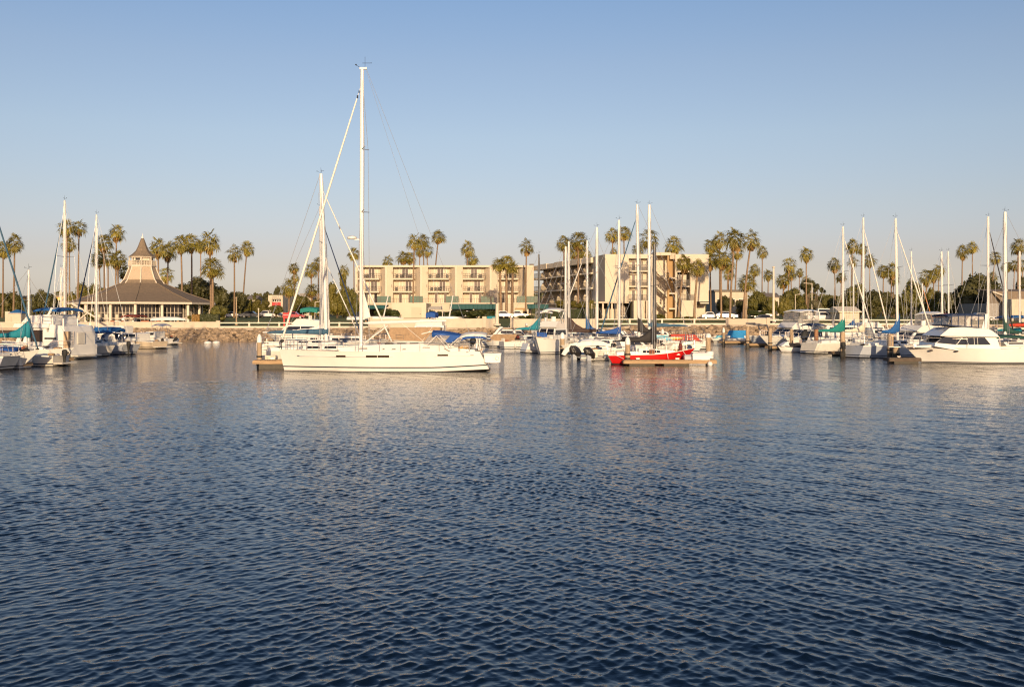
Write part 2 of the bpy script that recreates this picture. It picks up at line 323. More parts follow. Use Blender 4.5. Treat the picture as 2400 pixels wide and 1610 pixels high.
# ---------------------------------------------------------------- land
SHORE = 145.0
def topZ(x): return 1.95 if x < 15 else (1.95 + 0.45 * min(1, (x - 15) / 5))
def gz(Y): return 2.05 if Y < 160 else (2.05 + (Y - 160) * 0.035 if Y < 190 else 3.1 + (Y - 190) * 0.006 if Y < 300 else 3.76 + (Y - 300) * 0.018)
def land():
    b = MB(); xs = [-900, -300, -120, -90] + list(range(-80, 100, 5)) + [110, 130, 320, 900]
    prof = [(SHORE - 2, -1.2, 0), (SHORE, -0.15, 0), (SHORE + 6, 1, 0)]
    rows = [[(x, SHORE - 3, -1.5) for x in xs], [(x, SHORE - 0.3, -0.25) for x in xs], [(x, SHORE + 6.2, topZ(x) - 0.35) for x in xs]]
    b.loft(rows, close=False, cap=False); b.build('shore', M['rockwet'], smooth=True)['kind'] = 'structure'
    b = MB(); rows = [[(x, SHORE + 5.9, topZ(x) - 0.4) for x in xs], [(x, SHORE + 6.0, topZ(x)) for x in xs], [(x, SHORE + 9.2, topZ(x) + 0.02) for x in xs]]
    b.loft(rows, close=False, cap=False); b.build('promenade_path', M['path'])['kind'] = 'structure'
    b = MB(); rows = []
    for Y in (SHORE + 9.1, 160, 170, 185, 200, 230, 262): rows.append([(x, Y, (topZ(x) + 0.03 if Y < 161 else max(gz(Y), topZ(x) + 0.03))) for x in xs])
    b.loft(rows, close=False, cap=False); b.build('lawn', M['lawn'], smooth=True)['kind'] = 'structure'
    b = MB(); rows = []; xs2 = list(range(-2600, 2601, 100)); rnd = random.Random(3)
    for Y in (261, 300, 360, 430, 520, 640, 760, 900, 1100, 1500, 2600):
        rows.append([(x, Y, (max(gz(261), 2.4) - 0.05 if Y == 261 else gz(min(Y, 560)) + (0 if Y < 520 else 5.5 * (min(Y, 900) - 500) / 400 * (0.75 + 0.45 * math.sin(x * 0.006 + Y * 0.003) * math.sin(x * 0.0021 + 1.0)))) ) for x in xs2])
    b.loft(rows, close=False, cap=False); b.build('hills', M['hill'], smooth=True)['kind'] = 'structure'
    b = MB(); b.add([(-2600, 160.2, 1.6), (2600, 160.2, 1.6), (2600, 262, 2.0), (-2600, 262, 2.0)], [(0, 1, 2, 3)])
    b.build('ground', M['dirt'])['kind'] = 'structure'
land()

def riprap():
    rnd = random.Random(5); b = MB()
    t = (1 + 5 ** .5) / 2
    iv = [Vector(v).normalized() for v in [(-1, t, 0), (1, t, 0), (-1, -t, 0), (1, -t, 0), (0, -1, t), (0, 1, t), (0, -1, -t), (0, 1, -t), (t, 0, -1), (t, 0, 1), (-t, 0, -1), (-t, 0, 1)]]
    jf = [(0, 11, 5), (0, 5, 1), (0, 1, 7), (0, 7, 10), (0, 10, 11), (1, 5, 9), (5, 11, 4), (11, 10, 2), (10, 7, 6), (7, 1, 8), (3, 9, 4), (3, 4, 2), (3, 2, 6), (3, 6, 8), (3, 8, 9), (4, 9, 5), (2, 4, 11), (6, 2, 10), (8, 6, 7), (9, 8, 1)]
    for _ in range(5200):
        x = rnd.uniform(-75, 92); u = rnd.random(); y = SHORE - 0.4 + u * 6.2; z = lerp(-0.25, topZ(x) - 0.32, u)
        r = rnd.uniform(0.20, 0.50) * (1.25 if rnd.random() < .12 else 1)
        sx, sy, sz = r * rnd.uniform(.8, 1.5), r * rnd.uniform(.7, 1.2), r * rnd.uniform(.55, 1.0); a = rnd.uniform(0, 6.28)
        ca, sa = math.cos(a), math.sin(a); vs = []
        for v in iv:
            j = rnd.uniform(.75, 1.2); X, Y_, Z_ = v.x * sx * j, v.y * sy * j, v.z * sz * j
            vs.append((x + X * ca - Y_ * sa, y + X * sa + Y_ * ca, z + Z_))
        b.add(vs, jf)
    o = b.build('riprap_rocks', M['rock'], recalc=False)
    tag(o, 'tan riprap boulders piled on the sloping bank below the promenade', 'rocks', kind='stuff')
riprap()

# sea walls and railings along the promenade
def seawall(px0, px1, ptop, label, m='wallwhite', joints=5.0, pier=True):
    Y = SHORE + 6.4; x0, x1 = WX(px0, Y), WX(px1, Y); zt = WZ(ptop, Y); zb = topZ((x0 + x1) / 2)
    t = thing('sea_wall', label, 'wall', ((x0 + x1) / 2, Y, zb))
    b = MB(); n = max(1, int((x1 - x0) / joints)); w = (x1 - x0) / n; hx = (x1 - x0) / 2
    for i in range(n): b.box(-hx + i * w + 0.015, -hx + (i + 1) * w - 0.015, -0.12, 0.12, -0.02, zt - zb - 0.1)
    b.build('panel', M[m], t)
    b = MB(); b.box(-hx, hx, -0.17, 0.17, zt - zb - 0.1, zt - zb); b.build('coping', M['trim'], t)
    if pier:
        for s in (-1, 1):
            b = MB(); b.box(s * hx - .25, s * hx + .25, -0.25, 0.25, -0.02, zt - zb + 0.12); b.box(s * hx - .3, s * hx + .3, -0.3, 0.3, zt - zb + 0.12, zt - zb + 0.2); b.build('pier', M[m], t)
seawall(-40, 120, 755, 'low pale sea wall behind the teal covered boats')
seawall(122, 512, 754.5, 'low cream sea wall with coping in front of the round pavilion')
seawall(868, 1158, 747, 'cream sea wall below the hotel terrace hedge', joints=8)
seawall(1200, 1398, 747.5, 'cream sea wall below the green mesh fence')
seawall(1705, 1800, 747.5, 'short pinkish sea wall beside the flybridge cruiser', 'tanshade', joints=3)
def railing(px0, px1, ptop, pbot, label, sp=4.5):
    Y = SHORE + 6.3; x0, x1 = WX(px0, Y), WX(px1, Y); zt = WZ(ptop, Y); zb = topZ((x0 + x1) / 2); zl = WZ(pbot, Y)
    t = thing('promenade_railing', label, 'railing', ((x0 + x1) / 2, Y, zb)); hx = (x1 - x0) / 2
    b = MB(); b.box(-hx, hx, -0.05, 0.05, zt - zb - 0.17, zt - zb); b.build('top_rail', M['trim'], t)
    b = MB(); b.box(-hx, hx, -0.06, 0.06, -0.01, 0.2); b.build('kerb_rail', M['trim'], t)
    n = max(1, round(2 * hx / sp))
    for i in range(n + 1):
        x = -hx + 2 * hx * i / n; b = MB(); b.box(x - .13, x + .13, -0.1, 0.1, 0.19, zt - zb + 0.04); b.build('post', M['trim'], t)
railing(514, 866, 755.5, 768, 'white two rail promenade railing above the rocks beside the main yacht')
railing(1400, 1703, 747, 760, 'white two rail promenade railing below the stair end of the hotel')
railing(1802, 2180, 749, 762, 'white promenade railing behind the green covered sloop')
# ---------------------------------------------------------------- palms
def crown_meshes(seed, full=1.0, droop=1.0):
    """fan palm: a ball of stiff fan leaves on stalks, the older ones hanging; below it a beard of dry leaves"""
    rnd = random.Random(seed); g = MB(); d = MB()
    def fan(b, az, pol, pet, rad, nb=9, wid=0.13, spread=105):
        dirv = Vector((math.sin(pol) * math.cos(az), math.sin(pol) * math.sin(az), math.cos(pol)))
        hub = dirv * pet + Vector((0, 0, -0.10 * pet * (1 - math.cos(pol)) * droop))
        side = dirv.cross(Vector((0, 0, 1)))
        if side.length < 0.05: side = Vector((1, 0, 0))
        side.normalize(); bd = R(rnd.uniform(5, 32) + 22 * min(1, pol)) * droop ** .3; dn = Vector((0, 0, -1)) - dirv * dirv.dot(Vector((0, 0, -1))); dn = dn.normalized() if dn.length > .05 else Vector((math.cos(az), math.sin(az), 0))
        dirv = (dirv * math.cos(bd) + dn * math.sin(bd)).normalized(); tw = rnd.uniform(-.8, .8); up = side.cross(dirv).normalized()
        side = (side * math.cos(tw) + up * math.sin(tw)).normalized()
        b.add([(0, 0, 0), hub + side * .035, hub - side * .035], [(0, 1, 2)])
        for k in range(nb):
            a = R(lerp(-spread, spread, k / (nb - 1)) + rnd.uniform(-5, 5)); v = dirv * math.cos(a) + side * math.sin(a)
            L = rad * (0.72 + 0.28 * math.cos(a)) * rnd.uniform(.85, 1.1); n = v.cross(up).normalized()
            tip = hub + v * L + Vector((0, 0, -0.20 * L * droop * rnd.uniform(.4, 1.3)))
            mid = hub + v * L * .55 + up * 0.05
            b.add([hub, mid + n * wid, tip, mid - n * wid], [(0, 1, 2, 3)])
    N = int(40 * full)
    for i in range(N):
        u = (i + .5) / N; pol = R(8 + 118 * u ** 0.85) + rnd.uniform(-.14, .14); az = i * 2.399963 + rnd.uniform(-.25, .25)
        fan(g, az, pol, rnd.uniform(.75, 1.35), rnd.uniform(.80, 1.15), 9, .075)
    for i in range(int(14 * full)):
        fan(d, i * 2.4 + rnd.uniform(-.3, .3), R(rnd.uniform(128, 168)), rnd.uniform(.6, 1.0), rnd.uniform(.5, .8), 7, .13, 60)
    return g.mesh('crown', M['frond']), d.mesh('dry_fronds', M['skirt'])
PALMC = [crown_meshes(s, f, dr) for s, f, dr in ((1, 1, 1), (2, 1.15, .7), (3, .85, 1.3), (4, 1, 1.1), (5, .7, 1.6))]
PN = [0]
def palm(px, py, r, label, basepx=None, var=None, Y=None, rt=0.17, real=1.75, skirt=True):
    """crown centre (px, py) and radius r in the photograph's pixels; the distance follows from a crown of real radius"""
    PN[0] += 1; i = PN[0]; rnd = random.Random(i * 7)
    Y = Y or max(158, min(420, F * real / r)); s = r * Y / F / 1.48
    top = P(px, py, Y); zb = gz(Y) - 0.1; H = top.z - zb
    bx = WX(basepx, Y) - top.x if basepx is not None else rnd.uniform(-.02, .02) * H
    t = thing('palm_tree', label, 'palm tree', (top.x + bx, Y, zb), 0, 'fan palms along the waterfront')
    b = MB(); n = 8; rings = []
    for j in range(9):
        u = j / 8; rad = lerp(rt * 1.35, rt * .85, u ** .5) * (1 + .35 * max(0, .12 - u) / .12)
        cx, cz = -bx * u ** 1.5, H * u * 0.995; cy = 0.15 * math.sin(u * 3)
        rings.append([(cx + rad * math.cos(6.2832 * k / n), cy + rad * math.sin(6.2832 * k / n), cz) for k in range(n)])
    b.loft(rings); b.build('trunk', M['bark'], t, smooth=True, recalc=False)
    g, d = PALMC[i % 5 if var is None else var]
    o = link('crown', g, t); o.location = (-bx, 0.02, H); o.scale = (s, s, s * 0.96); o.rotation_euler = (rnd.uniform(-.08, .08), rnd.uniform(-.08, .08), rnd.uniform(0, 6.28))
    if skirt:
        o = link('dry_fronds', d, t); o.location = (-bx, 0.02, H - .1 * s); o.scale = (s * .85, s * .85, s * rnd.uniform(.8, 1.15)); o.rotation_euler = (0, 0, rnd.uniform(0, 6.28))
for a in [
 (7, 586, 19, 'slender palm cut by the edge of the picture, beside a taller one'), (34, 570, 21, 'tall palm standing behind the crossing blue furled sails'),
 (157, 535, 20, 'tall palm just behind the tallest mast of the teal covered boats'), (185, 535, 19, 'tall palm next to the tallest mast by the houseboat, open sky beyond it'),
 (162, 574, 17, 'shorter palm below the pair behind the houseboat mast'), (243, 570, 20, 'palm with a shaggy crown behind the mast in front of the round pavilion'),
 (273, 546, 19, 'tallest palm beside the pavilion, its crown clear in the sky'), (232, 606, 18, 'low palm at the outer side of the clump beside the pavilion'),
 (253, 605, 18, 'thick trunked palm in the middle of the clump beside the pavilion'), (275, 608, 20, 'palm nearest the pavilion roof in the dense clump, below the tallest'),
 (291, 640, 17, 'short bushy palm tucked behind the pavilion roof beside the clump'), (370, 579, 21, 'palm with a full crown right beside the pavilion spire'),
 (394, 588, 20, 'palm with a bent trunk, second from the pavilion spire'), (389, 644, 18, 'low palm whose crown shows below the pair beside the pavilion lantern'),
 (424, 574, 22, 'first of the three tall palms above the big dark tree'), (449, 570, 21, 'middle one of the three tall palms above the big dark tree'),
 (491, 565, 24, 'largest crowned of the three tall palms above the big dark tree'), (470, 578, 14, 'small palm crown squeezed between two tall palms above the dark tree'),
 (549, 594, 19, 'slim lone palm, lower of the pair standing apart over the lawn'), (579, 583, 17, 'slim leaning palm, higher of the pair standing apart over the lawn', 568),
 (689, 629, 13, 'small distant palm stacked above another near the slanting white sail'), (691, 652, 11, 'tiny palm crown under another beside the slanting white sail'),
 (677, 674, 19, 'squat palm with a shaggy trunk beside the white shop'), (729, 634, 17, 'palm just beside the pair of masts, lower of two'),
 (746, 620, 16, 'palm partly behind the pair of masts, higher of two'), (731, 682, 17, 'squat bushy palm low down by the hanging sign'),
 (806, 634, 13, 'small palm between the crossing stays and the yacht mast'), (829, 595, 15, 'palm just touching the tall yacht mast'),
 (909, 613, 14, 'palm crown just peeping over the hotel roof beside the yacht mast'), (945, 605, 16, 'wide double crowned palm over the hotel roof, outer half'),
 (960, 606, 15, 'wide double crowned palm over the hotel roof, inner half'), (971, 566, 18, 'palm with drooping skirt, first in the tall cluster above the hotel roof'),
 (992, 564, 15, 'palm at the top of the tall cluster above the hotel roof'), (1001, 588, 15, 'palm hanging lowest in the tall cluster above the hotel roof'),
 (984, 588, 12, 'thin palm in the middle of the tall cluster above the hotel roof'), (1028, 556, 16, 'curved palm standing alone beside the tall cluster on the hotel roofline', 1013),
 (1096, 582, 17, 'palm above the hotel roof with another crown right beneath it'), (1106, 609, 16, 'palm crown cut off by the hotel roof beneath a taller palm'),
 (1234, 579, 18, 'single palm standing alone above the bend of the hotel'), (1322, 572, 18, 'palm beside the tallest crown over the angled hotel wing'),
 (1355, 566, 22, 'broad palm crown above the angled hotel wing'), (1349, 590, 17, 'palm just under the broad crown above the angled hotel wing'),
 (1364, 592, 16, 'palm low over the parapet at the end of the angled wing'), (1379, 598, 10, 'little palm crown on the parapet beside a white mast'),
 (1436, 553, 17, 'ragged drooping palm above the blank hotel corner, outer head'), (1462, 548, 17, 'ragged drooping palm above the blank hotel corner, inner head'),
 (1438, 590, 9, 'tiny palm head on the roofline under the ragged palms'), (1496, 584, 15, 'short palm behind the twin masts at the stair end of the hotel'),
 (1523, 561, 24, 'great round palm behind the twin masts at the stair end'), (1579, 578, 22, 'flat topped palm above the lift shaft of the hotel', None, None, 199),
 (1666, 578, 17, 'palm at the outer edge of the big grove beside the hotel'), (1686, 563, 19, 'palm at the back of the big grove beside the hotel'),
 (1722, 560, 24, 'tallest thick trunked palm in the grove beside the hotel', 1711), (1761, 564, 23, 'leaning palm at the end of the grove beside the hotel', 1742),
 (1664, 611, 20, 'palm with bright crown low in the front of the grove beside the hotel end wall'), (1690, 608, 22, 'full headed palm in the middle of the grove'),
 (1707, 622, 18, 'palm behind the full headed one in the middle of the grove'), (1708, 644, 13, 'small shaded palm under the grove crowns'), (1728, 590, 18, 'second thick palm right behind the tallest in the grove', 1722),
 (1768, 634, 14, 'small far palm behind the leaning palm of the grove'), (1750, 664, 21, 'low spreading palm crossed by the leaning trunk'),
 (1787, 591, 14, 'slim tall palm just outside the grove'), (1801, 645, 13, 'shaggy palm left of the white flagpole'), (1849, 620, 17, 'tall full palm above the flybridge cruiser'),
 (1854, 642, 14, 'palm right beneath the tall full one above the flybridge cruiser'), (1836, 658, 17, 'lower bushy palm next to the tall full one above the flybridge cruiser'),
 (1874, 639, 10, 'very small far palm between two taller ones above the cruiser'), (1890, 596, 16, 'slender palm with a clean trunk standing alone above the flybridge cruiser'),
 (1889, 660, 13, 'bushy palm low against the sky above the flybridge cruiser'), (1956, 621, 16, 'palm standing beside the mast of the green covered sloop'), (1972, 651, 13, 'smaller palm just behind the mast of the green covered sloop'),
 (1997, 578, 17, 'highest palm between the two masts of the middle sloops'), (2020, 584, 13, 'palm hidden by a mast next to the highest one'), (1999, 613, 13, 'palm directly below the highest one between the masts'),
 (2038, 611, 15, 'palm with spread crown beyond the second sloop mast'), (2071, 636, 15, 'palm crossed by a slanting orange stay'), (2090, 634, 17, 'dense palm between orange stay and tall mast'),
 (2095, 656, 13, 'squat palm under the dense one by the tall mast'), (2172, 649, 18, 'palm in the trio before the round dark tree, outermost'), (2188, 645, 15, 'palm in the trio before the round dark tree, middle one'),
 (2201, 634, 14, 'palm in the trio before the round dark tree, tallest'), (2256, 590, 15, 'tall palm over the round dark tree, lower of the pair'), (2279, 581, 14, 'tall palm over the round dark tree, higher of the pair'),
 (2333, 604, 15, 'leaning palm between the two tallest masts on the far side of the marina', 2322), (2326, 650, 12, 'half hidden small palm by the grey roof'), (2360, 626, 12, 'small palm behind the mast with the dark green cover'),
 (2386, 578, 18, 'tall palm nearest the edge beside the grey roofed building'), (2378, 622, 13, 'slim palm below the tall one beside the grey roofed building'), (2397, 622, 14, 'palm crown cut by the frame above the grey roof')]:
    palm(*a)
for a in [(1171, 622, 17, 'stout palm in front of the hotel, outer one of three', 1174, 1, 205), (1187, 618, 19, 'stout palm in front of the hotel, middle one of three', 1187, 1, 204), (1202, 629, 15, 'stout palm in front of the hotel, smallest of three', 1200, 3, 203)]:
    palm(*a, rt=0.26, real=1.75, skirt=False)
for a in [(498, 629, 25, 'sturdy low palm in front of the big dark tree beside the pavilion', 498, 1, 165), (1604, 618, 20, 'stocky palm against the hotel wall beside the lift shaft', 1590, 0, 178),
          (1636, 628, 19, 'stocky palm with hanging dry leaves against the hotel end wall', 1627, 3, 178)]:
    palm(*a, rt=0.2, real=1.75)

# ---------------------------------------------------------------- broadleaf trees, bushes, hedges
def tree_crown(seed, n, nl, leaf, flat=1.0, core=True):
    rnd = random.Random(seed); b = MB(); lobes = []
    for i in range(nl):
        a = rnd.uniform(0, 6.28); r = math.sqrt(rnd.random()) * 0.62; z = rnd.uniform(-.55, .6) * (1 - r * .5)
        lobes.append((Vector((r * math.cos(a), r * math.sin(a), z * flat)), rnd.uniform(.26, .44)))
    for i in range(n):
        c, rad = rnd.choice(lobes); v = Vector((rnd.gauss(0, 1), rnd.gauss(0, 1), rnd.gauss(0, 1))).normalized()
        p = c + v * rad * rnd.uniform(.82, 1.08); nrm = (v + Vector((rnd.uniform(-.8, .8), rnd.uniform(-.8, .8), rnd.uniform(-.8, .8)))).normalized()
        u = nrm.cross(Vector((rnd.uniform(-1, 1), rnd.uniform(-1, 1), rnd.uniform(-1, 1)))).normalized(); w_ = nrm.cross(u); s = leaf * rnd.uniform(.6, 1.35)
        b.add([p + u * s, p + w_ * s * .6, p - u * s, p - w_ * s * .6], [(0, 1, 2, 3)])
    if core:
        for c, rad in lobes:
            rr = rad * .86; rows = []
            for j in range(1, 6):
                t_ = math.pi * j / 6; rows.append([tuple(c + Vector((math.sin(t_) * math.cos(6.2832 * k / 8), math.sin(t_) * math.sin(6.2832 * k / 8), math.cos(t_))) * rr * rnd.uniform(.8, 1.08)) for k in range(8)])
            b.loft(rows)
    return b
TREEM = {}
def tree_mesh(kind, var):
    if (kind, var) not in TREEM: TREEM[kind, var] = tree_crown(hash(kind) % 97 + var * 13 if False else {'leaf_dark': 3, 'leaf_mid': 5, 'leaf_light': 8, 'leaf_olive': 9, 'hedge': 12}[kind] + var * 31, 3000, 16, .062).mesh('crown', M[kind])
    return TREEM[kind, var]
TN = [0]
def tree(px, top, bot, hw, Y, kind, label, cat='tree', trunk=True, name='tree', group='broadleaf trees behind the promenade'):
    TN[0] += 1; i = TN[0]; rnd = random.Random(i * 3)
    w_ = hw * Y / F; z1, z0 = WZ(top, Y), WZ(bot, Y); zg = gz(Y) - .1; x = WX(px, Y)
    t = thing(name, label, cat, (x, Y, zg), 0, group)
    cz = (z1 + z0) / 2 - zg; h = (z1 - z0) / 2
    o = link('crown', tree_mesh(kind, i % 3), t); o.location = (0, 0, cz); o.scale = (w_ * 1.22, min(w_, 8) * 1.1, h * 1.08); o.rotation_euler = (0, 0, 0 if i % 2 else math.pi)
    if trunk:
        b = MB(); r = max(.12, w_ * .06)
        for s in range(3): b.tube((rnd.uniform(-.2, .2), 0, -0.1), (rnd.uniform(-.5, .5) * w_, rnd.uniform(-.3, .3), cz + h * .2), r * 1.3, r * .5, 7)
        b.build('trunk', M['treebark'], t, smooth=True, recalc=False)
for a in [
 (20, 680, 760, 34, 270, 'leaf_mid', 'spreading tree behind the utility hut'), (90, 675, 765, 34, 255, 'leaf_dark', 'dark rounded tree behind the crossing blue furled sails'),
 (122, 690, 765, 22, 262, 'leaf_dark', 'dark bush tree under the yellow building'), (188, 652, 752, 30, 240, 'leaf_light', 'feathery yellow green tree between two masts beside the pavilion roof'),
 (222, 664, 750, 26, 230, 'leaf_mid', 'low green tree tucked under the pavilion eave'), (284, 672, 740, 26, 215, 'leaf_dark', 'dark tree whose top shows behind the pavilion roof below the palm clump'),
 (402, 668, 740, 18, 215, 'leaf_dark', 'small dark tree showing over the far slope of the pavilion roof'), (452, 645, 742, 52, 212, 'leaf_dark', 'big dark fig tree beside the pavilion'),
 (515, 668, 748, 28, 214, 'leaf_dark', 'dark tree touching the big fig tree beyond the sturdy palm'), (552, 678, 745, 24, 235, 'leaf_dark', 'dark tree behind the slim lone palm'),
 (584, 702, 745, 20, 240, 'leaf_mid', 'rounded street tree beside the two slim palms'), (612, 698, 742, 20, 238, 'leaf_light', 'golden street tree beside the white shop'),
 (648, 714, 738, 17, 225, 'leaf_mid', 'bush in front of the white and red shop'), (649, 668, 700, 7, 330, 'leaf_dark', 'pointed conifer on the skyline above the white shop'),
 (626, 682, 705, 8, 330, 'leaf_dark', 'small round tree on the skyline above the white shop'), (705, 690, 745, 22, 240, 'leaf_mid', 'green tree behind the slanting white sail'),
 (738, 700, 745, 20, 235, 'leaf_light', 'yellowish tree behind the hanging sign'), (790, 655, 750, 30, 215, 'leaf_light', 'large golden tree between the masts and the hotel'),
 (820, 672, 752, 24, 213, 'leaf_mid', 'tree against the corner of the hotel'), (806, 640, 680, 10, 240, 'leaf_light', 'thin crowned tree above the large golden one'),
 (1700, 690, 745, 20, 215, 'leaf_dark', 'dark tree behind the trunks of the palm grove'), (1735, 700, 742, 14, 217, 'leaf_dark', 'dark shrub tree at the corner of the white flat roofed building'),
 (1774, 680, 748, 22, 210, 'leaf_mid', 'green tree beside the leaning palm'), (1806, 694, 750, 20, 205, 'leaf_mid', 'green tree behind the white flagpole'),
 (1838, 690, 745, 16, 215, 'leaf_light', 'yellow green tree next to the white flagpole'), (1862, 674, 745, 28, 225, 'leaf_mid', 'large tree above the flybridge cruiser'),
 (1893, 652, 690, 17, 260, 'leaf_dark', 'dark windblown treetop above the flybridge cruiser'), (1912, 662, 690, 9, 270, 'leaf_dark', 'dark leaning treetop beside the windblown one'),
 (1928, 672, 690, 7, 300, 'leaf_dark', 'tiny umbrella shaped tree on the skyline'), (1914, 696, 738, 14, 190, 'leaf_olive', 'grey green egg shaped tree by the promenade'),
 (1945, 690, 745, 20, 225, 'leaf_mid', 'green tree behind the grey green egg shaped one'), (2012, 664, 745, 32, 215, 'leaf_mid', 'broad trees behind the masts of the middle sloops, nearer clump'),
 (2050, 676, 748, 32, 212, 'leaf_dark', 'broad dark tree between two sloop masts'), (2095, 690, 748, 24, 214, 'leaf_dark', 'dark tree behind the blue covered boom'),
 (2136, 654, 750, 26, 214, 'leaf_mid', 'green tree behind the slim white mast'), (2188, 668, 752, 22, 213, 'leaf_light', 'yellow green tree under the palm trio'),
 (2218, 690, 755, 20, 205, 'leaf_dark', 'dark tree joining the round one at its outer edge'), (2272, 636, 756, 62, 200, 'leaf_dark', 'huge round dark tree behind the cruiser with the enclosed bridge'),
 (2392, 640, 705, 10, 235, 'leaf_dark', 'dark tree at the frame edge above the grey roof')]:
    tree(*a)
for a in [(908, 722, 751, 29, 170, 'hedge', 'clipped dark hedge beside the hotel entrance block'), (1018, 727, 750, 17, 186, 'hedge', 'rounded shrub under the dark arched canopy'),
          (1068, 722, 750, 36, 184, 'hedge', 'long hedge under the green awning, nearer half'), (1128, 724, 750, 36, 184, 'hedge', 'long hedge under the green awning, farther half'),
          (1236, 738, 752, 20, 186, 'hedge', 'low hedge in front of the small awning'), (1290, 722, 751, 40, 175, 'hedge', 'deep green hedge behind the mesh fence below the angled wing'),
          (1360, 722, 751, 36, 175, 'hedge', 'deep green hedge behind the mesh fence near the blank corner'), (1318, 702, 726, 28, 180, 'leaf_light', 'domed golden shrub below the angled wing'),
          (1352, 703, 726, 24, 180, 'leaf_light', 'second domed golden shrub below the angled wing'), (1386, 700, 730, 12, 182, 'leaf_light', 'narrow golden shrub at the end of the angled wing'),
          (1548, 735, 750, 12, 180, 'leaf_mid', 'green shrub under the outside stair'), (1611, 741, 751, 17, 176, 'leaf_mid', 'low rounded shrub below the hotel end wall'), (1586, 743, 752, 8, 176, 'leaf_mid', 'small shrub beside the stocky palm'),
          (1775, 727, 742, 24, 185, 'hedge', 'low hedge on the lawn beside the palm grove'), (512, 715, 756, 22, 158, 'leaf_mid', 'leafy bush at the end of the pavilion hedge'), (417, 739, 750, 5, 156, 'leaf_mid', 'clipped ball shrub on the pavilion terrace'),
          (444, 739, 750, 5, 156, 'leaf_mid', 'second clipped ball shrub on the pavilion terrace by the hedge'), (212, 728, 755, 14, 158, 'leaf_mid', 'rough bush at the foot of the pavilion by the davit'), (1256, 722, 735, 12, 188, 'leaf_mid', 'small planting under the bend of the hotel')]:
    tree(*a, cat='shrub', trunk=False, name='shrub', group='shrubs in front of the buildings')
def hedge(px0, px1, top, bot, Y, label, m='hedge'):
    x0, x1, z1, z0 = WX(px0, Y), WX(px1, Y), WZ(top, Y), WZ(bot, Y); rnd = random.Random(int(px0)); b = MB(); h = (x1 - x0) / 2; H = z1 - z0
    b.box(-h, h, -.5, .5, 0, H)
    for i in range(int(900 * h * H / 6) + 200):
        f = rnd.random(); p = Vector((rnd.uniform(-h, h), -.52 if f < .6 else rnd.uniform(-.5, .5), rnd.uniform(0, H) if f < .6 else H))
        u = Vector((rnd.uniform(-1, 1), rnd.uniform(-.5, .3), rnd.uniform(-1, 1))).normalized() * .13; w_ = Vector((rnd.uniform(-1, 1), rnd.uniform(-1, 0), rnd.uniform(-1, 1))).normalized() * .1
        b.add([p + u, p + w_, p - u, p - w_], [(0, 1, 2, 3)])
    o = b.build('hedge', M[m], recalc=False); o.location = ((x0 + x1) / 2, Y, z0); tag(o, label, 'hedge')
hedge(452, 470, 738, 756, 153.5, 'reddish brown clipped hedge block on the pavilion terrace', 'skirt'); hedge(471, 514, 737, 756, 153.5, 'dark green clipped hedge block on the pavilion terrace')

def forest():
    """the wooded hillside far behind: one mass of tree clumps"""
    rnd = random.Random(9); b = MB()
    for i in range(700):
        Y = rnd.uniform(430, 900); x = rnd.uniform(-1, 1) * 0.56 * Y; z = gz(min(Y, 560)) + (0 if Y < 520 else 4 * (Y - 500) / 400)
        r = rnd.uniform(2.2, 4.5)
        for j in range(26):
            v = Vector((rnd.gauss(0, 1), rnd.gauss(0, 1), rnd.gauss(0, .8))).normalized() * r * rnd.uniform(.7, 1.05); p = Vector((x, Y, z + r * .8)) + v
            u = Vector((rnd.uniform(-1, 1), rnd.uniform(-.4, .4), rnd.uniform(-1, 1))).normalized() * r * .35; w_ = Vector((u.z, rnd.uniform(-1, 1), -u.x)).normalized() * r * .28
            b.add([p + u, p + w_, p - u, p - w_], [(0, 1, 2, 3)])
    for i in range(420):                     # the nearer belt of trees behind the lawns
        Y = rnd.uniform(268, 420); x = rnd.uniform(-1, 1) * 0.55 * Y; r = rnd.uniform(1.8, 3.6); z = gz(Y)
        for j in range(40):
            v = Vector((rnd.gauss(0, 1), rnd.gauss(0, 1), rnd.gauss(0, 1.1))).normalized() * r * rnd.uniform(.6, 1.05); p = Vector((x, Y, z + r * .9)) + v
            u = Vector((rnd.uniform(-1, 1), rnd.uniform(-.4, .4), rnd.uniform(-1, 1))).normalized() * r * .22; w_ = Vector((u.z, rnd.uniform(-1, 1), -u.x)).normalized() * r * .17
            b.add([p + u, p + w_, p - u, p - w_], [(0, 1, 2, 3)])
    tag(b.build('forest', M['leaf_dark'], recalc=False), 'wooded hillside of dark trees on the horizon', 'woods', kind='stuff')
forest()
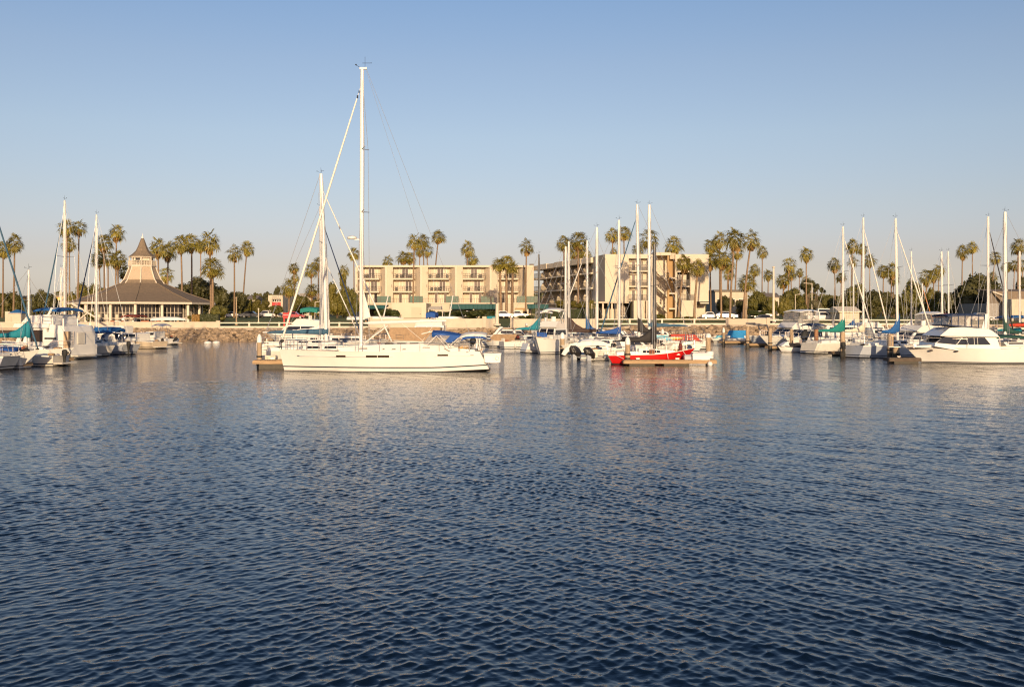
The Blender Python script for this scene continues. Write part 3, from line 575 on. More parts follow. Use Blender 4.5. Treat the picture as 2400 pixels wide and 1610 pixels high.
# ---------------------------------------------------------------- hotel
def hotel():
    t = thing('hotel_building', 'long cream hotel with balconies, an angled wing and an outside stair behind the sea wall', 'hotel', (0, 232, 2.1))
    def bb(name, m, fn, parent=t):
        b = MB(); fn(b); b.v = [(x, y - 232, z - 2.1) for x, y, z in b.v]; return b.build(name, M[m], parent)
    def B(name, m, x0, x1, y0, y1, z0, z1, parent=t): return bb(name, m, lambda b: b.box(x0, x1, y0, y1, z0, z1), parent)
    Yf = 232.0; X = lambda p: WX(p, Yf); Z = lambda p: WZ(p, Yf)
    ztop, zr = Z(622), Z(626.5); yb = Yf + 1.7; rnd = random.Random(21)
    floors = [(Z(652.3), Z(655.8), zr), (Z(682.5), Z(686), Z(656)), (Z(709.6), Z(712), Z(686.2))]   # balcony floor, soffit, ceiling
    def sliding_door(x0, x1, y, z, h, ang=0, dark=None, org=None):
        """glazed door: frame with two leaves, some with curtains drawn"""
        def tr(b):
            if org is None: return
            ox, oy = org; ca, sa = math.cos(ang), math.sin(ang); b.v = [(ox + px * ca - py * sa, oy + px * sa + py * ca, pz) for px, py, pz in b.v]
        def mk(name, m, fn, par):
            b = MB(); fn(b); tr(b); b.v = [(px, py - 232, pz - 2.1) for px, py, pz in b.v]; return b.build(name, M[m], par)
        n = 4; w = (x1 - x0) / n
        def fr(b):
            b.box(x0 - .08, x1 + .08, y - .10, y - .02, z + h, z + h + .1)
            for i in range(n + 1): b.box(x0 + i * w - .04, x0 + i * w + .04, y - .10, y - .02, z, z + h)
        f = mk('sliding_door', 'frame', fr, t)
        for i in range(n):
            k = rnd.random(); m = 'pane' if (dark is not None and i in dark) or (dark is None and k < .4) else 'curtain'
            mk('door_pane', m, lambda b: b.box(x0 + i * w + .04, x0 + (i + 1) * w - .04, y - .06, y - .02, z + .02, z + h), f)
    # main front: five bays
    bays = [(835, 839, 889, 905), (905, 921, 970.5, 987), (987, 1003, 1052.6, 1068.7), (1068.7, 1084.7, 1134, 1150), (1150, 1166, 1215, 1231)]
    B('parapet', 'stucco2', X(835) , X(1251), Yf - .12, yb + 12, zr, ztop)
    B('wall', 'stucco', X(835), X(1251), yb, yb + 12, 2.0, zr)
    B('wall', 'stucco', X(1231), X(1251), Yf, yb, 2.0, zr)
    for a, b0, b1, c in bays:
        B('wall', 'stucco', X(a), X(b0), Yf, yb, 2.0, zr)
        B('pilaster', 'stucco2', X(a) - .22, X(a) + .22, Yf - .16, Yf, 6.9, zr)
        bb('angled_wall', 'tanshade', lambda b: b.loft([[(X(b1), yb, z), (X(c) - .22, Yf, z), (X(c) - .22, yb, z)] for z in (2.0, zr)]))  # turned away from the sun: its shade is put into a darker stucco
        for fi, (zf, zs, zc) in enumerate(floors):
            xr = X(b1 + 2) if fi < 2 else X(b1)
            s = B('balcony', 'stucco2', X(b0), X(b1) + (.0 if fi < 2 else 0), Yf - .25, yb, zs, zf)
            if fi < 2:
                def rail(b):
                    x0, x1 = X(b0) + .05, X(b1) + .5
                    b.box(x0, x1, Yf - .22, Yf - .14, zf + 1.03, zf + 1.14); b.box(x0, x1, Yf - .22, Yf - .16, zf + .06, zf + .13)
                    k = int((x1 - x0) / .5)
                    for q in range(k + 1): b.box(x0 + (x1 - x0) * q / k - .035, x0 + (x1 - x0) * q / k + .035, Yf - .21, Yf - .17, zf, zf + 1.06)
                bb('railing', 'darkrail', rail, s)
                def chair(b):
                    for q in range(rnd.randint(2, 4)):
                        x = rnd.uniform(X(b0) + .4, X(b1) - .5); yy = Yf + rnd.uniform(.1, .7)
                        b.box(x - .28, x + .28, yy, yy + .5, zf + .38, zf + .46); b.box(x - .28, x + .28, yy + .42, yy + .5, zf + .46, zf + .9)
                        for dx in (-.25, .22): b.box(x + dx, x + dx + .05, yy, yy + .05, zf, zf + .4); b.box(x + dx, x + dx + .05, yy + .45, yy + .5, zf, zf + .4)
                bb('balcony_chairs', 'darkrail', chair, s)
            x0 = lerp(X(b0), X(b1), rnd.uniform(.18, .3)); sliding_door(x0, x0 + 2.9, yb, zf, 2.25, dark=({1, 2} if fi == 0 else {2, 3} if fi == 1 else {0, 3}))
            w0 = X(b0) + .2
        B('wall_lamp', 'darkrail', X(b0 - 2.2), X(b0 - 1.4), Yf - .22, Yf, Z(642), Z(637)); B('wall_lamp', 'darkrail', X(b0 - 3.0), X(b0 - 2.2), Yf - .22, Yf, Z(673), Z(667))
    # podium with terrace, screens, awnings
    Yp = 227.0; XP = lambda p: WX(p, Yp); ZP = lambda p: WZ(p, Yp)
    B('podium', 'stucco', XP(836), XP(1250), Yp, yb, 2.0, ZP(712))
    B('terrace_edge', 'stucco2', XP(836) - .1, XP(1251), Yp - .15, Yp + .2, ZP(712.5), ZP(709.8))
    def trail(b):
        x0, x1 = XP(860), XP(1250); z = ZP(709.8)
        b.box(x0, x1, Yp, Yp + .05, z + .95, z + 1.02)
        for q in range(80): b.box(lerp(x0, x1, q / 79) - .03, lerp(x0, x1, q / 79) + .03, Yp, Yp + .05, z, z + .96)
    bb('terrace_railing', 'darkrail', trail)
    for p0, p1 in ((884, 916), (961, 991), (1045, 1075), (1127, 1157), (1211, 1260)):
        def scr(b):
            b.box(XP(p0), XP(p1), Yp - .08, Yp - .03, ZP(709.6), ZP(694))
        s = bb('wind_screen', 'greenscreen', scr)
        def mul(b):
            k = 4 if p1 - p0 < 40 else 6
            for q in range(k + 1): b.box(lerp(XP(p0), XP(p1), q / k) - .03, lerp(XP(p0), XP(p1), q / k) + .03, Yp - .12, Yp - .08, ZP(709.6), ZP(694))
            b.box(XP(p0), XP(p1), Yp - .12, Yp - .08, ZP(704), ZP(703.4))
        bb('screen_frame', 'darkrail', mul, s)
    Ye = 214.0; XE = lambda p: WX(p, Ye); ZE = lambda p: WZ(p, Ye)
    B('entrance_block', 'stucco2', XE(918), XE(999), Ye, Yp, 2.0, ZE(710.5))
    d = B('service_door', 'stucco', XE(964), XE(988), Ye - .06, Ye, 2.1, ZE(720)); B('door_handle', 'darkrail', XE(984), XE(986), Ye - .1, Ye - .06, ZE(736.5), ZE(735), d)
    for p0, p1, q0, q1 in ((857, 903, 714, 724), (1055, 1166, 711.5, 724.5), (1236, 1285, 712, 724)):
        def aw(b): b.loft([[(x, Ye + 6, ZE(q0)), (x, Ye - 1.0, ZE(q0 + 2)), (x, Ye - 1.4, ZE(q1)), (x, Ye - 1.2, ZE(q1)), (x, Ye + 6, ZE(q0 + 3))] for x in (XE(p0), XE(p1))])
        a = bb('awning', 'awning', aw)
        def seams(b):
            k = int((XE(p1) - XE(p0)) / .8)
            for q in range(k + 1): x = lerp(XE(p0), XE(p1), q / k); b.tube((x, Ye - 1.03, ZE(q0 + 1.9)), (x, Ye - 1.43, ZE(q1)), .025, n=4)
        bb('awning_seams', 'dkgreen', seams, a)
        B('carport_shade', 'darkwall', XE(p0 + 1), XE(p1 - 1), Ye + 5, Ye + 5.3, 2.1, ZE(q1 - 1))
        for p in ([p0 + 1, p1 - 1] if p1 - p0 < 60 else [p0 + 1, (p0 + p1) / 2, p1 - 1]): B('awning_post', 'stucco2', XE(p) - .14, XE(p) + .14, Ye - 1.1, Ye - .8, 2.1, ZE(q1))
    def can(b):
        r0 = []
        for x in (XE(1004), XE(1036)): pass
        pts = [(XE(lerp(1004, 1036, u)), ZE(726 - 8 * math.sin(math.pi * min(1, u * 1.5 + .05)) ** .7 if u < .3 else 718)) for u in (0, .1, .2, .3, .6, 1)]
        b.loft([[(x, y, z) for x, z in pts] + [(x, y, ZE(726)) for x, _ in reversed(pts)] for y in (Ye - 2, Ye + 2)])
    bb('arched_canopy', 'greyc', can)
    for p in (1006, 1035): B('canopy_post', 'trim', XE(p) - .1, XE(p) + .1, Ye - 1.8, Ye - 1.6, 2.1, ZE(726))
    for p0, p1 in ((1112, 1123), (1144, 1156), (1206, 1226), (1241, 1262)): B('garage_front', 'stucco2', XE(p0), XE(p1), Ye + 3, Ye + 5, 2.1, ZE(726))
    B('garage_door', 'brownwall', XE(1207), XE(1232), Yp - .08, Yp, 2.2, ZP(722))
    # angled wing
    A = Vector((WX(1251, 235), 235.0)); Bq = Vector((16.2, 199.0)); L = (Bq - A).length; ang = math.atan2(Bq.y - A.y, Bq.x - A.x)
    def lw(name, m, fn, parent=t):          # local: x along the wing, y into the building
        b = MB(); fn(b); ca, sa = math.cos(ang), math.sin(ang)
        b.v = [(A.x + x * ca - y * sa, A.y + x * sa + y * ca - 232, z - 2.1) for x, y, z in b.v]; return b.build(name, M[m], parent)
    nb = 7; w = L / nb
    lw('wall', 'stucco', lambda b: b.box(0, L, 2.4, 14, 2.0, ztop - .4))
    for i in range(nb):
        st = .12 * (i % 2)
        lw('parapet', 'stucco2', lambda b: b.box(i * w, (i + 1) * w - .01, -.5 - st, 14, ztop - 1.15, ztop - .12 * (1 - i % 2)))
        for fi, (zf, zs, zc) in enumerate(((12.4, 12.1, 14.3), (9.4, 9.1, 12.1), (6.5, 6.2, 9.1))):
            s = lw('balcony', 'stucco2', lambda b: b.box(i * w, (i + 1) * w, -.5 - st, 2.4, zs, zf))
            def rl(b):
                b.box(i * w, (i + 1) * w, -.45 - st, -.39 - st, zf + 1.02, zf + 1.1); b.box(i * w, (i + 1) * w, -.45 - st, -.39 - st, zf + .06, zf + .12)
                for q in range(14): b.box(i * w + w * q / 14, i * w + w * q / 14 + .07, -.44 - st, -.40 - st, zf, zf + 1.04)
            lw('railing', 'darkrail', rl, s)
            def fin(b):                      # party wall with a rounded lower front
                pts = [(2.4, zf), (-.1, zf), (-.1, zf + .5)] + [(-.1 + 2.2 * (1 - math.cos(R(a))), zf + .5 + (zc - zf - .6) * math.sin(R(a))) for a in (20, 40, 60, 80)] + [(2.4, zc - .1)]
                b.add([(x, y, z) for x in (i * w - .12 + w, i * w + .12 + w - .02) for y, z in pts], [tuple(range(8)), tuple(range(15, 7, -1))] + [(k, (k + 1) % 8, 8 + (k + 1) % 8, 8 + k) for k in range(8)])
            lw('party_wall', 'stucco', fin)
            dn = lw('sliding_door', 'darkwall', lambda b: b.box(i * w + .5, (i + 1) * w - .5, 2.3, 2.4, zf, zf + 2.2))
            lw('door_pane', 'pane', lambda b: b.box(i * w + .7, (i + 1) * w - .7, 2.26, 2.31, zf + .1, zf + 2.1), dn)
    lw('wall', 'tanshade', lambda b: b.box(-.3, L, -.1, 2.4, 2.0, 6.2))
    # end block with window stack, stair and lift shaft
    Yb = 190.0; X = lambda p: WX(p, Yb); Z = lambda p: WZ(p, Yb); zt, zb = Z(596), Z(707)
    B('wall', 'stucco2', X(1418), X(1474), Yb, Yb + 14, zb, zt)
    bb('wall', 'tanshade', lambda b: b.loft([[(X(1418) - .01, Yb, z), (16.2, 199, z), (16.2, 206, z), (X(1418) - .01, 206, z)] for z in (zb, zt)]))  # side face in the darker stucco, its dimmer light put into the colour
    B('parapet', 'stucco2', X(1474), X(1520), Yb, Yb + 14, Z(606), zt)
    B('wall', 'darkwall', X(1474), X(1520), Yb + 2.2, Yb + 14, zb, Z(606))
    for fi, (zc, zf) in enumerate(((606, 634), (638, 670), (674, 704))):
        s = B('balcony', 'stucco2', X(1474), X(1520), Yb, Yb + 2.2, Z(zf + 3.2), Z(zf))
        def rl(b):
            e = -1.4 if fi == 2 else 0; x0 = X(1471 if fi == 2 else 1475); x1 = X(1519); z = Z(zf)
            b.box(x0, x1, Yb - .06 + e, Yb + e, z + 1.05, z + 1.12); b.box(x0, x1, Yb - .06 + e, Yb + e, z + .05, z + .1)
            for q in range(24): b.box(lerp(x0, x1, q / 23) - .03, lerp(x0, x1, q / 23) + .03, Yb - .05 + e, Yb - .01 + e, z, z + 1.06)
        bb('railing', 'darkrail', rl, s)
        sliding_door(X(1476), X(1508), Yb + 2.2, Z(zf), 2.15, dark={1, 3}); B('wall', 'stucco2', X(1509), X(1520), Yb + 1.6, Yb + 2.2, Z(zf), Z(zc))
        B('lintel', 'stucco2', X(1474), X(1520), Yb + 1.5, Yb + 2.2, Z(zc + 5), Z(zc))
    B('wall', 'stucco2', X(1520), X(1534), Yb, Yb + 14, 2.0, zt); B('pilaster', 'stucco', X(1525), X(1530), Yb - .25, Yb, 2.0, zt - .2)
    B('stair_roof', 'stucco2', X(1530), X(1572), Yb - .4, Yb + 14, Z(599), Z(592)); B('wall', 'stucco2', X(1534), X(1584), Yb + 3, Yb + 14, 2.0, Z(599))
    for k in range(3):                       # three flights descending towards the lift shaft
        za, zc_ = Z(634 + 36 * k), Z(657 + 36 * k)
        def fl(b):
            n = 12; xa, xb = X(1541), X(1567)
            b.box(X(1534), xa, Yb + .1, Yb + 2.8, za - .25, za)
            for q in range(n):
                x0 = lerp(xa, xb, q / n); x1 = lerp(xa, xb, (q + 1) / n); z = lerp(za, zc_, (q + 1) / n); b.box(x0, x1, Yb + .1, Yb + 1.5, z - .45, z)
        s = bb('stair_flight', 'stucco2', fl)
        def hr(b):
            for dz in (.5, 1.0): b.tube((X(1541), Yb + .12, za + dz), (X(1567), Yb + .12, zc_ + dz), .035, n=4); b.tube((X(1534), Yb + .12, za + dz), (X(1541), Yb + .12, za + dz), .035, n=4)
            for q in range(6): x = lerp(X(1541), X(1567), q / 5); z = lerp(za, zc_, q / 5); b.tube((x, Yb + .12, z), (x, Yb + .12, z + 1), .03, n=4)
        bb('hand_rail', 'trim', hr, s)
    B('stair_column', 'brownwall', X(1564), X(1568), Yb - .1, Yb + .2, 2.0, Z(599))
    B('lift_shaft', 'brownwall', X(1570), X(1582.5), Yb + 1.8, Yb + 3, 2.0, Z(598))
    for k in range(3): B('landing', 'stucco2', X(1568), X(1583), Yb, Yb + 1.8, Z(653.5 + 36 * k), Z(650 + 36 * k))
    B('wall', 'stucco2', X(1582.5), X(1587), Yb - .1, Yb + 14, 2.0, zt); B('lift_head', 'tanshade', X(1571), X(1584), Yb + .4, Yb + 14, Z(607), Z(593))
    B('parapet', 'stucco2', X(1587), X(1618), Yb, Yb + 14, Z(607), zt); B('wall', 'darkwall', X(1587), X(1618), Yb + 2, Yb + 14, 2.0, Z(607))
    for fi, (zc, zf) in enumerate(((607, 635), (640, 670), (674, 704))):
        s = B('balcony', 'stucco2', X(1587), X(1616), Yb, Yb + 2, Z(zf + 3.2), Z(zf))
        def rl(b):
            e = -1.2 if fi == 2 else 0; x0 = X(1588 if fi < 2 else 1595); x1 = X(1616 if fi < 2 else 1627); z = Z(zf)
            b.box(x0, x1, Yb - .06 + e, Yb + e, z + 1.05, z + 1.12)
            for q in range(18): b.box(lerp(x0, x1, q / 17) - .03, lerp(x0, x1, q / 17) + .03, Yb - .05 + e, Yb - .01 + e, z, z + 1.06)
        bb('railing', 'darkrail', rl, s); sliding_door(X(1589), X(1612), Yb + 2, Z(zf), 2.15, dark={0, 1})
    B('wall', 'stucco2', X(1618), X(1661), Yb, Yb + 14, zb, zt)
    # ground floor under the end block
    B('wall', 'darkwall', X(1394), X(1482), Yb + 4, Yb + 14, 2.0, zb); B('soffit', 'tanshade', X(1390), X(1474), Yb, Yb + 14, zb - .3, zb)
    for p in (1400, 1412, 1425, 1433, 1446, 1458): B('column', 'stucco2', X(p), X(p + 3.5), Yb + .4, Yb + .9, 2.0, zb - .3)
    B('wall', 'stucco2', X(1418), X(1455), Yb + 3, Yb + 4, 2.0, Z(724)); d = B('window', 'frame', X(1458), X(1470), Yb + 3.7, Yb + 4, Z(742), Z(716)); B('pane', 'pane', X(1459), X(1469), Yb + 3.65, Yb + 3.7, Z(740), Z(717), d)
    B('garden_wall', 'stucco2', X(1482), X(1505), Yb - 2.2, Yb + 3, 2.0, Z(705)); B('garden_wall', 'stucco2', X(1511), X(1521), Yb - 2.2, Yb + 3, 2.0, Z(705)); B('garden_wall', 'tanshade', X(1505), X(1511), Yb - 1.2, Yb + 3, 2.0, Z(705))
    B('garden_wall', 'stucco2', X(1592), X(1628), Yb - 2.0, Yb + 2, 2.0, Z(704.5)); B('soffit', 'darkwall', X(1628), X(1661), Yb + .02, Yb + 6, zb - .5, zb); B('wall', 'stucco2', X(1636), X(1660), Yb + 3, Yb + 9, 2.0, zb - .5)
    B('porch_roof', 'trim', X(1640), X(1660), Yb - .6, Yb + 3, Z(712), Z(709.5))
    B('roof_vent', 'darkrail', WX(1241, 236), WX(1251, 236), 236, 238, ztop, ztop + .55)
hotel()

# ---------------------------------------------------------------- round pavilion
def pavilion():
    Y = 172.0; s = Y / F; cx = WX(334, Y); zg = 2.1
    t = thing('round_pavilion', 'round restaurant pavilion with a broad brown roof and a spired lantern tower', 'pavilion', (cx, Y, zg))
    Z = lambda p: WZ(p, Y) - zg; off = R(15 - 90)
    def ring(r, z, n=8, o=off): return [(r * math.cos(o + 2 * math.pi * k / n), r * math.sin(o + 2 * math.pi * k / n), z) for k in range(n)]
    def lf(name, m, rs, parent=t, n=8): b = MB(); b.loft([ring(r, z, n) for r, z in rs]); return b.build(name, M[m], parent)
    Re = 158 * s / .966; ze = Z(709.5)
    rf = lf('roof', 'shingle', [(Re, ze), (Re * .62, Z(688)), (45 * s / .966, Z(664))]); lf('fascia', 'trim', [(Re + .06, ze - .34), (Re + .06, ze - .01)], rf)
    b = MB()
    for k in range(8):
        a = off + 2 * math.pi * k / 8; p = [(r * math.cos(a), r * math.sin(a), z + .05) for r, z in ((Re, ze), (Re * .62, Z(688)), (45 * s / .966, Z(664)))]; b.path(p, .07, 5)
    b.build('hip_caps', M['shingle'], rf)
    tw = lf('tower', 'siding', [(46 * s, Z(665)), (41 * s, Z(657)), (36.5 * s, Z(646)), (31.5 * s, Z(634)), (29 * s, Z(626))])
    lf('tower_skirt', 'shingle', [(47.5 * s, Z(664.5)), (43 * s, Z(657))], tw)
    b = MB()
    for j in range(14):
        u = j / 13; r = lerp(41.5, 29.6, u ** .72) * s + .02; z = lerp(Z(656), Z(628), u); b.loft([ring(r, z), ring(r, z + .035)])
    b.build('clapboards', M['siding'], tw)
    b = MB()
    for k in range(8):
        a = off + 2 * math.pi * k / 8; b.path([(r * s * math.cos(a), r * s * math.sin(a), z) for r, z in ((48.5, Z(665)), (42, Z(657)), (37, Z(646)), (32, Z(634)), (29.5, Z(626)))], .11, 5)
    b.build('corner_trim', M['trim'], tw)
    g = lf('gallery_floor', 'trim', [(29 * s, Z(627.5)), (31.3 * s, Z(625)), (31.3 * s, Z(622.5))])
    b = MB()
    for z in (Z(612), Z(617)): b.loft([ring(30.6 * s, z - .04), ring(30.6 * s, z + .04)])
    for k in range(48):
        a = off + 2 * math.pi * k / 48; r = 30.6 * s * math.cos(math.pi / 8) / math.cos(((2 * math.pi * k / 48) % (math.pi / 4)) - math.pi / 8); b.tube((r * math.cos(a), r * math.sin(a), Z(623)), (r * math.cos(a), r * math.sin(a), Z(612)), .045 if k % 6 else .1, n=4)
    b.build('gallery_railing', M['trim'], g)
    ln = lf('lantern_room', 'trim', [(24 * s, Z(624)), (24 * s, Z(603))])
    for k in range(8):
        a0, a1 = off + 2 * math.pi * k / 8, off + 2 * math.pi * (k + 1) / 8; r = 24.15 * s; q = []
        for u, z in ((.2, Z(618)), (.8, Z(618)), (.8, Z(606)), (.2, Z(606))): q.append((lerp(r * math.cos(a0), r * math.cos(a1), u), lerp(r * math.sin(a0), r * math.sin(a1), u), z))
        b = MB(); b.slab(q, .05); b.build('lantern_window', M['pane'] if k % 2 else M['curtain'], ln)
    b = MB()
    for k in range(8): a = off + 2 * math.pi * k / 8; b.tube((29 * s * math.cos(a), 29 * s * math.sin(a), Z(623)), (29 * s * math.cos(a), 29 * s * math.sin(a), Z(603)), .09, n=6)
    b.build('gallery_posts', M['trim'], g)
    sp = lf('spire', 'shingle', [(31 * s, Z(602)), (23 * s, Z(596)), (15 * s, Z(588)), (9.5 * s, Z(576)), (6 * s, Z(566)), (3 * s, Z(558.5))]); lf('spire_fascia', 'trim', [(30 * s, Z(604.5)), (31.4 * s, Z(602.2))], sp)
    b = MB(); b.lathe([(3.2 * s, Z(559)), (2.0 * s, Z(556.5)), (2.2 * s, Z(555)), (.8 * s, Z(553)), (.3 * s, Z(547))], 8); b.build('finial', M['cap'], sp)
    # ring of columns, glazed wall, rail
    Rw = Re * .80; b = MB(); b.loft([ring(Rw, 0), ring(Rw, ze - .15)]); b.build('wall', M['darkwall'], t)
    n = 8
    for k in range(8):
        c0, c1 = ring(Re * .93, 0)[k], ring(Re * .93, 0)[(k + 1) % 8]
        if c0[1] > 6 and c1[1] > 6: continue
        for u in ((0, .5) if True else (0,)):
            x, y = lerp(c0[0], c1[0], u), lerp(c0[1], c1[1], u); b = MB(); b.box(x - .19, x + .19, y - .19, y + .19, 0, ze - .3); b.build('column', M['trim'], t)
        w0, w1 = ring(Rw, 0)[k], ring(Rw, 0)[(k + 1) % 8]; rnd = random.Random(k); b = MB(); p = MB()
        for j in range(13):
            x, y = lerp(w0[0], w1[0], j / 12), lerp(w0[1], w1[1], j / 12); x *= 1.006; y *= 1.006; b.box(x - .035, x + .035, y - .035, y + .035, 0, ze - .2)
        for z in (1.1, 2.15): b.tube((w0[0] * 1.006, w0[1] * 1.006, z), (w1[0] * 1.006, w1[1] * 1.006, z), .05, n=4)
        f = b.build('window', M['trim'], t)
        q = [(lerp(w0[0], w1[0], u) * 1.003, lerp(w0[1], w1[1], u) * 1.003, z) for u, z in ((.01, .3), (.99, .3), (.99, ze - .25), (.01, ze - .25))]; b = MB(); b.slab(q, .03); b.build('pane', M['pane'], f)
        b = MB()
        for j in range(12):
            if rnd.random() < .22: q = [(lerp(w0[0], w1[0], (j + u) / 12) * 1.0045, lerp(w0[1], w1[1], (j + u) / 12) * 1.0045, z) for u, z in ((.1, .3), (.75, .3), (.75, 1.9), (.1, 1.9))]; b.slab(q, .02)
        b.build('curtain', M['curtain'], f)
    b = MB()
    for k in range(8):
        c0, c1 = ring(Re * .93, 0)[k], ring(Re * .93, 0)[(k + 1) % 8]
        if c0[1] > 6 and c1[1] > 6: continue
        for z in (.25, 1.25): b.tube((*c0[:2], z), (*c1[:2], z), .045, n=4)
        for j in range(22): x, y = lerp(c0[0], c1[0], j / 22), lerp(c0[1], c1[1], j / 22); b.tube((x, y, .2), (x, y, 1.25), .018, n=4)
    b.build('deck_railing', M['trim'], t)
    b = MB(); b.loft([ring(Re * .97, -.5), ring(Re * .97, .12)]); b.build('deck', M['wallwhite'], t)
pavilion()

def house(px0, px1, top, bot, Y, label, wall='wallwhite', roof='shinglegrey', depth=8, pitch=1.2, flat=False, wins=2, cat='house', name='house', shadem='pane'):
    x0, x1 = WX(px0, Y), WX(px1, Y); zt = WZ(top, Y); zg = min(gz(Y), WZ(bot, Y)) - .1; hx = (x1 - x0) / 2; h = zt - zg - (0 if flat else pitch)
    t = thing(name, label, cat, ((x0 + x1) / 2, Y, zg))
    b = MB(); b.box(-hx, hx, 0, depth, 0, h); b.build('wall', M[wall], t); b = MB()
    if flat: b.box(-hx - .25, hx + .25, -.25, depth + .2, h, h + .45)
    else:
        b.loft([[(x, -.4, h - .1), (x, depth / 2, h + pitch), (x, depth + .4, h - .1), (x, depth + .4, h - .25), (x, -.4, h - .25)] for x in (-hx - .3, hx + .3)])
    b.build('roof', M[roof], t)
    for i in range(wins):
        c = lerp(-hx, hx, (i + .5) / wins); ww = min(.9, hx * .55 / wins + .2); z = h * .62; b = MB(); b.box(c - ww, c + ww, -.09, -.005, z - .75, z + .75); f = b.build('window', M['frame'], t)
        b = MB(); b.box(c - ww + .1, c + ww - .1, -.12, -.09, z - .65, z + .65); b.build('pane', M[shadem], f)
    return t
house(8, 52, 697, 730, 300, 'low yellow building behind the blue roofed hut', 'yellowwall', 'shinglegrey', flat=True, wins=3, cat='building', name='yellow_building')
t_ = house(117, 150, 696, 722, 300, 'yellow building with an orange painted front behind the houseboat', 'yellowwall', 'shinglegrey', flat=True, wins=1, cat='building', name='yellow_building')
b = MB(); b.box(-2.0, -1.0, -.06, -.002, 1.2, 3.6); b.add([(-1.9, -.08, 2.5), (-1.1, -.08, 2.5), (-1.5, -.08, 3.9)], [(0, 1, 2)]); b.build('painted_panel', M['orange'], t_)
house(152, 164, 700, 738, 290, 'small cream gabled hut between the twin masts by the houseboat', 'wallwhite', 'wallwhite', wins=1, cat='hut', name='beach_hut')
# white shop with a red lower front
def shop():
    Y = 250.0; t = thing('shop_building', 'white portal fronted shop with a red band and a blue side wall', 'shop', (WX(647, Y), Y, gz(Y) - .1)); zg = gz(Y) - .1; s = Y / F; Z = lambda p: WZ(p, Y) - zg
    b = MB(); hw = 17 * s; b.box(-hw, -hw + 8.5 * s, -.6, 3, 0, Z(692)); b.box(hw - 4.5 * s, hw, -.6, 3, 0, Z(692)); b.box(-hw + 8.5 * s, hw - 4.5 * s, -.6, 3, Z(701), Z(692)); b.build('wall', M['wallwhite'], t)
    b = MB(); b.box(-hw + 8.5 * s, hw - 4.5 * s, .2, .5, Z(712), Z(701)); b.build('window', M['frame'], t)
    b = MB()
    for i in range(5): b.box(-hw + (9.5 + 4.2 * i) * s, -hw + (12.4 + 4.2 * i) * s, .14, .2, Z(707.4), Z(702)); 
    b.build('pane', M['pane'], t)
    b = MB(); b.box(-hw + 8.5 * s, hw - 4.5 * s, -.2, .5, Z(717), Z(708.5)); b.build('red_band', M['redpaint'], t)
    b = MB(); b.box(-hw + .1, hw - .1, 3, 14, 0, Z(693)); b.build('wall', M['wallwhite'], t)
    b = MB(); b.slab([(-hw - 12 * s, 4, Z(705)), (-hw - 1.2 * s, 4, Z(705)), (-hw - 1.2 * s, 4, Z(692.5))], .4); b.box(-hw - 11 * s, -hw - .05, 4.1, 10, 0, Z(705)); b.build('side_wing', M['lightblue'], t)
    b = MB(); rnd = random.Random(2); x = -hw + 9.0 * s
    for i in range(7):                       # sign lettering over the portal, too small to read
        ww = rnd.uniform(1.0, 1.6) * s; z0, z1 = Z(697.6), Z(695.8)
        b.box(x, x + ww * .28, -.64, -.6, z0, z1); b.box(x + ww * .28, x + ww, -.64, -.6, z1 - .05, z1) if i % 2 else b.box(x + ww * .28, x + ww, -.64, -.6, z0, z0 + .06)
        if i % 3: b.box(x + ww * .72, x + ww, -.64, -.6, z0 + .06, z1 - .05)
        x += ww + .5 * s
    b.build('sign_lettering', M['navy'], t)
shop()
house(575, 600, 692, 712, 330, 'pale house with a slanting roof behind the slim palms', wins=2); house(700, 728, 687, 715, 320, 'long white roofed house behind the slanting white sail', wins=3, roof='wallwhite')
house(738, 757, 688, 712, 330, 'white house gable behind the yacht masts', roof='wallwhite', wins=1); house(663, 678, 694, 710, 325, 'small white house beside the shop', wins=1)
house(699, 724, 703, 722, 290, 'low cream house below the long white roof', roof='cream', wins=2)
house(1676, 1752, 684, 748, 222, 'white flat roofed building behind the trunks of the palm grove', 'wallwhite', 'darkrail', depth=10, flat=True, wins=3, cat='building', name='flat_roofed_building')
house(1786, 1826, 686, 712, 300, 'pale house with a broad grey roof behind the white flagpole', wins=3); house(1872, 1882, 690, 705, 420, 'little white house among the trees above the cruiser', wins=1)
house(1900, 1912, 684, 700, 470, 'white cottage on the hill by the leaning treetop', wins=1); house(1912, 1926, 692, 706, 430, 'white house above the egg shaped tree', wins=2)
house(1938, 1952, 692, 706, 440, 'white hillside house with terrace, upper one', wins=2); house(1940, 1956, 704, 716, 380, 'white hillside house, lower one beside a tall palm', wins=2)
house(2026, 2036, 706, 718, 350, 'white house corner between two sloop masts', wins=1); house(2050, 2060, 712, 724, 350, 'small pale house under the broad dark tree', wins=1)
house(1968, 2014, 718, 752, 172, 'cream boat shed behind the mast of the green covered sloop', 'wallwhite', 'cream', depth=6, pitch=.8, wins=0, cat='shed', name='boat_shed')
